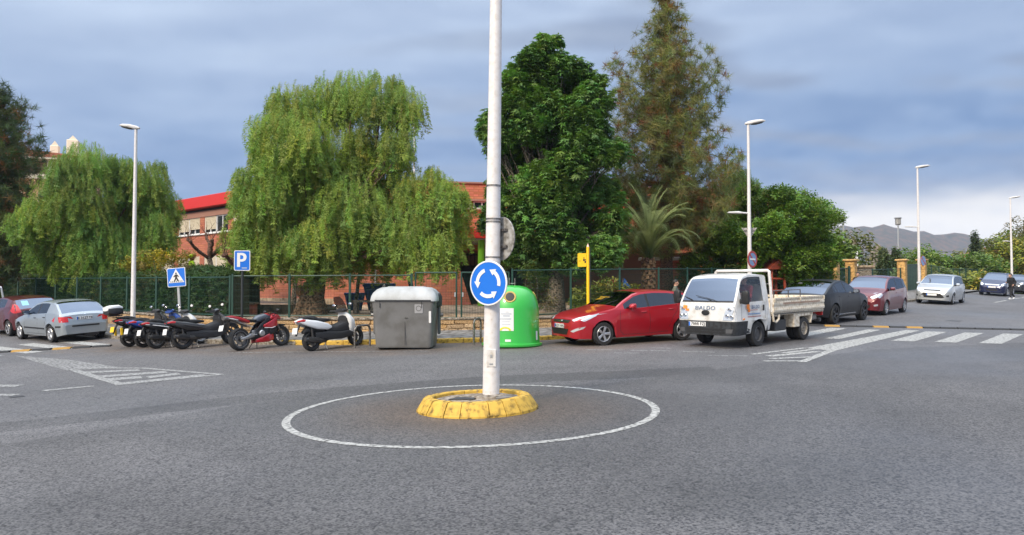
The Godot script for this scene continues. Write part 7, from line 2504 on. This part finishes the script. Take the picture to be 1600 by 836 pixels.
func yard_things() -> void:
	var blue := worn(mat(.012, .06, .24, .55), M.soft, 1.0, false)
	for e in [[-6.55, 31.5, .55, "small blue skip leaning half behind the big pepper tree's trunk"], [-5.6, 31.8, .85, "larger blue skip behind the school fence left of the grey bin"]]:
		var o := thing("blue_skip", e[3], "skip", at(Y(e[0], e[1]), .2))
		var s: float = e[2]
		var r := []
		for q in [[0.0, .5, .35], [.2, .55, .4], [1.0, .75, .55], [1.03, .8, .6], [1.1, .8, .6]]:
			var p := PackedVector3Array()
			for c in rect(q[1] * s * 1.0, q[2] * s, .05): p.append(Vector3(c.x, q[0] * s * 1.15, c.y))
			r.append(p)
		part("body", loft(r), blue, o)
		for x in [-.4, 0.0, .4]: part("rib", box(Vector3(x * s, .62 * s, .50 * s), Vector3(.06, .9 * s, .05)), blue, o)
		part("lid", box(Vector3(0, 1.29 * s, 0), Vector3(1.55 * s, .05, 1.15 * s), .02), blue, o)
	var o := thing("concrete_bench", "long low concrete bench in the school yard behind the white scooter", "bench", at(Y(-4.9, 28.6), -.06))
	part("seat", box(Vector3(0, .46, 0), Vector3(2.3, .09, .45), .012), M.concrete, o)
	for x in [-1.0, -.35, .3, .95]: part("leg", box(Vector3(x, .2, 0), Vector3(.14, .44, .4), .01), M.concrete, o)
	o = thing("low_planter_wall", "low pale planter wall in the school yard behind the red motorcycle", "wall", at(Y(-8.4, 28.9), .1))
	for k in 4: part("wall_block", box(Vector3(-1.2 + k * .82, .16, 0), Vector3(.8, .36, .3), .015), M.plinth, o)
	o = thing("brick_box", "low brick meter box with a cream top beside the parking sign post", "utility box", at(Y(-9.75, 27.1), .1))
	part("body", box(Vector3(0, .2, 0), Vector3(1.1, .42, .5), .01), M.brick, o)
	part("top", box(Vector3(0, .45, 0), Vector3(1.2, .07, .6), .01), M.plinth, o)
	o = thing("red_litter_bin", "small red litter bin by the broad trunk behind the fence", "bin", at(Y(3.75, 28.4)))
	part("post", rod(Vector3.ZERO, Vector3(0, 1.0, 0), .025), M.dark, o)
	part("bucket", lathe([[.13, .72], [.17, 1.2], [.15, 1.2], [.12, .75]], 16), M.red, o)
	o = thing("spring_toy", "little red and yellow play frame in the yard behind the grey bin", "play equipment", at(Y(-5.3, 33.0)))
	part("base", box(Vector3(0, .55, 0), Vector3(.62, .2, .3), .04), M.red, o)
	for x in [-.22, -.02, .2]: part("bar", rod(Vector3(x, .6, 0), Vector3(x + .02, 1.15, 0), .025), M.yellow, o)
	part("spring", lathe([[.08, 0], [.08, .5]], 10), M.dark, o)
	o = thing("yard_post", "white and red marker post in the yard left of the grey bin", "post", at(Y(-5.25, 31.0)))
	part("post", lathe([[.05, 0], [.05, .75]], 10), M.red, o)
	part("top", lathe([[.055, .75], [.055, 1.05], [.0, 1.08]], 10), M.sign_white, o)
	o = thing("blue_flag", "small pointed blue flag above the leafy bush behind the fence", "flag", at(Y(4.05, 27.6)))
	part("stick", rod(Vector3.ZERO, Vector3(0, 1.25, 0), .012), M.grey, o)
	part("cloth", prism(PackedVector2Array([Vector2(0, .95), Vector2(.3, .9), Vector2(.05, 1.25)]), 0, .01), M.blue, o)
	o = thing("brick_shed", "small brick shed with a pale flat roof between the pine and the truck", "shed", at(Y(8.2, 37.0), -.3))
	part("wall", box(Vector3(0, .9, 0), Vector3(3.2, 2.2, 2.4)), M.brick, o)
	part("roof", box(Vector3(0, 2.08, 0), Vector3(3.6, .16, 2.8), .02), M.soffit, o)
	o = thing("climbing_frame", "rusty red climbing frame in the yard seen over the truck's bed", "play equipment", at(Y(11.3, 32.6), .4))
	for x in [-.4, .4]:
		for z in [-.3, .3]: part("post", rod(Vector3(x, 0, z), Vector3(x * .8, 1.7, z * .8), .06), M.rust, o)
	for y in [.6, 1.1, 1.6]: part("bar", rod(Vector3(-.45, y, .28), Vector3(.45, y, .28), .05), M.rust, o)
	part("roof", prism(PackedVector2Array([Vector2(-.6, 1.5), Vector2(.6, 1.5), Vector2(0, 1.95)]), -.4, .4), M.rust, o)
	o = thing("stone_hut", "low grey stone hut with a white board behind the barred gates", "hut", at(V(22.8, 51.8, .1), -.4))
	part("wall", box(Vector3(0, .75, 0), Vector3(3.4, 1.5, 2)), M.concrete, o)
	part("roof", box(Vector3(0, 1.55, 0), Vector3(3.7, .14, 2.3), .02), M.plinth, o)

func far_tree(label: String, x: float, d: float, h: float, w: float, cols: Array, slim := false, yb := -.8) -> void:
	var cl := []
	var n := 5 if slim else 9
	for k in n:
		var f := (k + .5) / n
		var r := w * (.5 * (1.1 - f) + .08) if slim else w * .30 * rf(.8, 1.25)
		cl.append([rf(-.05, .05) if slim else rf(-.36, .36) * w, h * (.12 + .82 * f) if slim else h * (.32 + .52 * rng.randf()), rf(-.3, .3) * w * (0.1 if slim else 1.0), maxf(r, .25)])
	var o := thing("cypress" if slim else "distant_tree", label, "tree", at(Vector3(x, yb, -d)), "trees beyond the fences")
	part("trunk", tube([Vector3(0, -1, 0), Vector3(0, h * .45, 0), Vector3(0, h * (.9 if slim else .6), 0)], [.18, .13, .06], 7), M.bark_grey, o)
	var flat := 2.4 if slim else .85
	var keep := 130.0 if not slim else 620.0
	if slim:
		for c in cl: c[3] = minf(c[3], w * .5)
	foliage(o, cl, "far", keep / maxf(1.0, w * .35), cols, 1.0 if not slim else .6, flat)

func ridge(x: float) -> float:
	return curve([[-1400, 30], [-300, 48], [200, 60], [400, 92], [560, 118], [640, 133], [690, 138], [740, 136], [800, 128], [880, 119], [930, 114], [1020, 108], [1200, 90], [1500, 60], [2400, 20]], x)

func far_things() -> void:
	M.rust = mat(.30, .055, .025, .7)
	var n := FastNoiseLite.new()
	n.seed = 3
	n.frequency = .012
	n.fractal_octaves = 5
	var t := PackedVector3Array()
	var P := func(i: int, j: int) -> Vector3:
		var x := -1400.0 + 20.0 * i
		var d := 1050.0 + 45.0 * j
		var s := clampf(j / 10.0, 0.0, 1.0)
		var back := clampf((j - 10) / 8.0, 0.0, 1.0)
		var h := ridge(x * 1500.0 / d) * (pow(s, 1.3) * (1.0 - .5 * back)) * d / 1500.0
		return Vector3(x, -6.0 + h + n.get_noise_2d(x, d * 1.3) * 17.0 * s + n.get_noise_2d(x * 4.0, d * 4.0) * 5.0 * s, -d)
	for i in 190:
		for j in 18: quad(t, P.call(i, j), P.call(i, j + 1), P.call(i + 1, j + 1), P.call(i + 1, j))
	struct("hills", up_facing(t), worn(mat(.105, .088, .066, .95), noise_tex(.02, 512, [[.2, Color(.45, .55, .42)], [.5, Color(.75, .72, .62)], [.72, Color(1, .82, .68)]], FastNoiseLite.TYPE_SIMPLEX_SMOOTH, 6, 71), .006), 70.0)
	# flats far behind the dark pine
	var wallm := mat(.62, .36, .20, .85)
	var pale := mat(.74, .66, .52, .8)
	var tile := worn(mat(.42, .15, .08, .85), M.soft, .4)
	var o := thing("apartment_block", "ochre apartment block with a tiled roof and two cream chimneys behind the dark pine", "building", at(Vector3(-51.5, -1.5, -82), deg_to_rad(20)))
	part("wall", box(Vector3(0, 6.6, 0), Vector3(11, 13.4, 8)), wallm, o)
	part("top_recess", box(Vector3(0, 14.2, -.6), Vector3(10.6, 2.0, 6.8)), M.band, o)
	part("parapet", box(Vector3(0, 13.55, 3.9), Vector3(11.4, .5, .3)), pale, o)
	for x in [-5.2, -1.7, 1.8, 5.3]: part("column", box(Vector3(x, 14.5, 3.8), Vector3(.55, 2.0, .45)), pale, o)
	var rf2 := part("roof", prism(PackedVector2Array([Vector2(-6.2, 15.5), Vector2(6.2, 15.5), Vector2(5.0, 15.8), Vector2(-2, 16.3)]), -4.8, 4.8), tile, o)
	part("eave", box(Vector3(0, 15.42, 0), Vector3(12.2, .18, 9.5)), pale, o)
	for e in [[3.6, 15.6, .55, 2.2], [1.9, 15.8, .4, 1.3]]:
		part("chimney", box(Vector3(e[0], e[1] + e[3] / 2, 2.4), Vector3(e[2] * 2, e[3], e[2] * 2), .05), pale, rf2)
		part("chimney_cap", prism(PackedVector2Array([Vector2(-e[2] * .8, 0), Vector2(e[2] * .8, 0), Vector2(0, .5)]), -.3, .3), pale, rf2).position = Vector3(e[0], e[1] + e[3], 2.4)
	for f in 4:
		for k in 4:
			var w := part("window", box(Vector3(-4.0 + k * 2.7, 2.2 + f * 3.0, 4.01), Vector3(1.3, 1.4, .08)), pale, o)
			part("pane", box(Vector3(-4.0 + k * 2.7, 2.2 + f * 3.0, 4.06), Vector3(1.05, 1.15, .04)), M.pane, w)
	part("awning", box(Vector3(-6.6, 8.6, 3.4), Vector3(2.6, 1.5, 2.0), .4), M.sign_white, o)
	o = thing("white_house", "small white house with a red tiled roof far off beside the cypress", "house", at(Vector3(66, -1, -105), -.3))
	part("wall", box(Vector3(0, 2.2, 0), Vector3(9, 6, 7)), pale, o)
	part("roof", prism(PackedVector2Array([Vector2(-5, 5.2), Vector2(5, 5.2), Vector2(0, 7.2)]), -4, 4), tile, o)
	for x in [-2.5, 1.5]: part("window", box(Vector3(x, 2.5, 3.52), Vector3(1.1, 1.5, .06)), M.pane, o)
	# trees beyond the fences
	var ol := [[.115, .135, .04], [.085, .115, .035], [.14, .13, .05]]
	var gr := [[.10, .16, .03], [.08, .14, .03], [.13, .18, .035]]
	var ye := [[.23, .22, .035], [.18, .20, .035], [.15, .18, .04]]
	var dk := [[.05, .075, .028], [.06, .085, .03]]
	var list := [
		["light green shrub tree under the bright-leaved tree by the barred gate", 18.5, 46, 4.0, 5.0, gr, false], ["olive shrub tree behind the capped cream pillar", 24, 57, 3.2, 5.0, ol, false], ["dark little fir left of the white board", 26.2, 59.5, 4.6, 1.6, dk, true], ["dark little fir right of the white board", 33.0, 67, 5.2, 1.8, dk, true], ["second dark fir nearer to the tall floodlight", 35.6, 70, 5.4, 1.8, dk, true],
		["olive tree under the tall floodlight", 37.5, 76, 4.2, 7.5, ol, false], ["brownish shrub tree behind the third cream pillar", 33.6, 62, 2.8, 5.5, ol, false], ["bright green tree right of the two-armed lamp post", 43.5, 76, 5.6, 8.0, gr, false], ["yellow-green shrub tree before the cypress", 45, 74, 3.6, 6.5, ol, false], ["yellow-olive shrub along the far mesh fence", 40, 68, 2.8, 5.0, ye, false],
		["slim tall dark cypress standing alone on the right", 49.2, 80, 7.4, 1.9, dk, true], ["big yellow-leaved tree at the right edge", 54.5, 83, 6.4, 8.5, ye, false], ["yellow tree joining the big one on its outer side", 60, 85, 8.0, 8.0, ye, false], ["green tree closing the view at the right edge", 64, 88, 9.0, 9.0, ol, false], ["low green shrub behind the far mesh fence", 47, 74, 2.6, 5.0, gr, false],
		["dark tree filling the gap behind the smaller pepper tree", -31, 52, 5.0, 8.0, dk, false], ["dark tree behind the white van at the left edge", -38, 54, 6.0, 9.0, dk, false], ["brownish tree low at the left edge behind the hedge", -27.5, 42, 3.6, 5.0, ol, false], ["green tree behind the school wing's far end", -42, 70, 8.0, 9.0, gr, false],
		["dark tree behind the main school block, right of the pine", 15, 47, 5.0, 8.0, dk, false], ["olive tree behind the broad bright-leaved tree", 22, 56, 4.6, 8.0, ol, false]]
	for e in list: far_tree(e[0], e[1], e[2], e[3] * (.52 if e[1] > 22 and e[1] < 42 and not e[6] else .66 if e[1] > 22 and e[1] < 54 and not e[6] else .9 if e[1] > 22 and e[1] < 40 else 1.0), e[4], e[5], e[6])
	# masts and trunks sticking up on the right
	o = thing("floodlight_mast", "tall thin floodlight mast with a square head in front of the hills", "mast", at(Vector3(50.2, -1, -98)))
	part("pole", lathe([[.16, 0], [.09, 9.6]], 10), M.grey, o)
	part("head", box(Vector3(0, 10.1, 0), Vector3(.6, .9, .6), .12), M.grey_matt, o)
	part("head_ring", lathe([[.42, 10.5], [.45, 10.62], [.3, 10.68]], 14), M.grey, o)
	for e in [[40.8, 90, 7.2, .55, "thick pale bare palm trunk nearest the bright-leaved tree"], [50.0, 103, 7.4, .5, "pale bare palm trunk left of the floodlight mast"], [45.0, 94, 6.0, .35, "thinner pale bare trunk between two firs"], [57.5, 108, 5.4, .42, "short pale bare trunk right of the two-armed lamp"]]:
		var q := thing("bare_palm", e[4], "tree", at(Vector3(e[0], -1, -e[1])), "bare palm trunks")
		part("trunk", tube([Vector3(0, -.5, 0), Vector3(.05, e[2] * .5, 0), Vector3(-.08, e[2] * .95, 0), Vector3(-.02, e[2], 0)], [e[3] * 1.1, e[3] * .9, e[3], e[3] * .6], 9), M.concrete, q)
		part("dead_frond", limb(Vector3(0, e[2] - .1, 0), Vector3(-.8, e[2] + .7, 0), .16, .03, .2), M.concrete, q)
	for e in [[42.3, 92, 4.6, "thin grey pole beside the thick bare palm trunk"], [62.0, 112, 7.0, "thin brown wooden pole far off before the cypress"]]:
		var q := thing("utility_pole", e[3], "utility pole", at(Vector3(e[0], -1, -e[1])))
		part("pole", lathe([[.12, 0], [.09, e[2]], [0, e[2] + .02]], 8), M.bark_grey, q)
		part("crossarm", box(Vector3(0, e[2] - .4, 0), Vector3(1.2, .1, .1)), M.bark_grey, q)
	o = thing("overhead_cable", "thin overhead cables strung across in front of the hills", "cable", at(Vector3(40, 5, -95)))
	for y in [5.9, 5.0]:
		var pts := []
		for k in 13: pts.append(Vector3(-10.0 + 60.0 * k / 12.0, y - 5.0 - .9 * sin(PI * k / 12.0), 0))
		part("wire", tube(pts, .02, 4), M.dark, o)

func _ready() -> void:
	rng.seed = 20240611
	view()
	materials()
	more_materials()
	borders()
	road()
	markings()
	kerbs()
	low_wall()
	yard()
	bump("speed_bump", Vector2(-16.6, 22.3), Vector2(-12.4, 23.5), "black and yellow rubber speed bump across the left-hand street", [1, 3, 5])
	bump("speed_bump", Vector2(10.4, 26.6), Vector2(20.4, 23.9), "long black rubber speed bump across the right-hand street with a few yellow pieces", [1, 4, 6])
	fences()
	island()
	signs()
	hoops()
	trees()
	cars()
	truck()
	people()
	bikes()
	bins()
	school()
	far_things()
	yard_things()
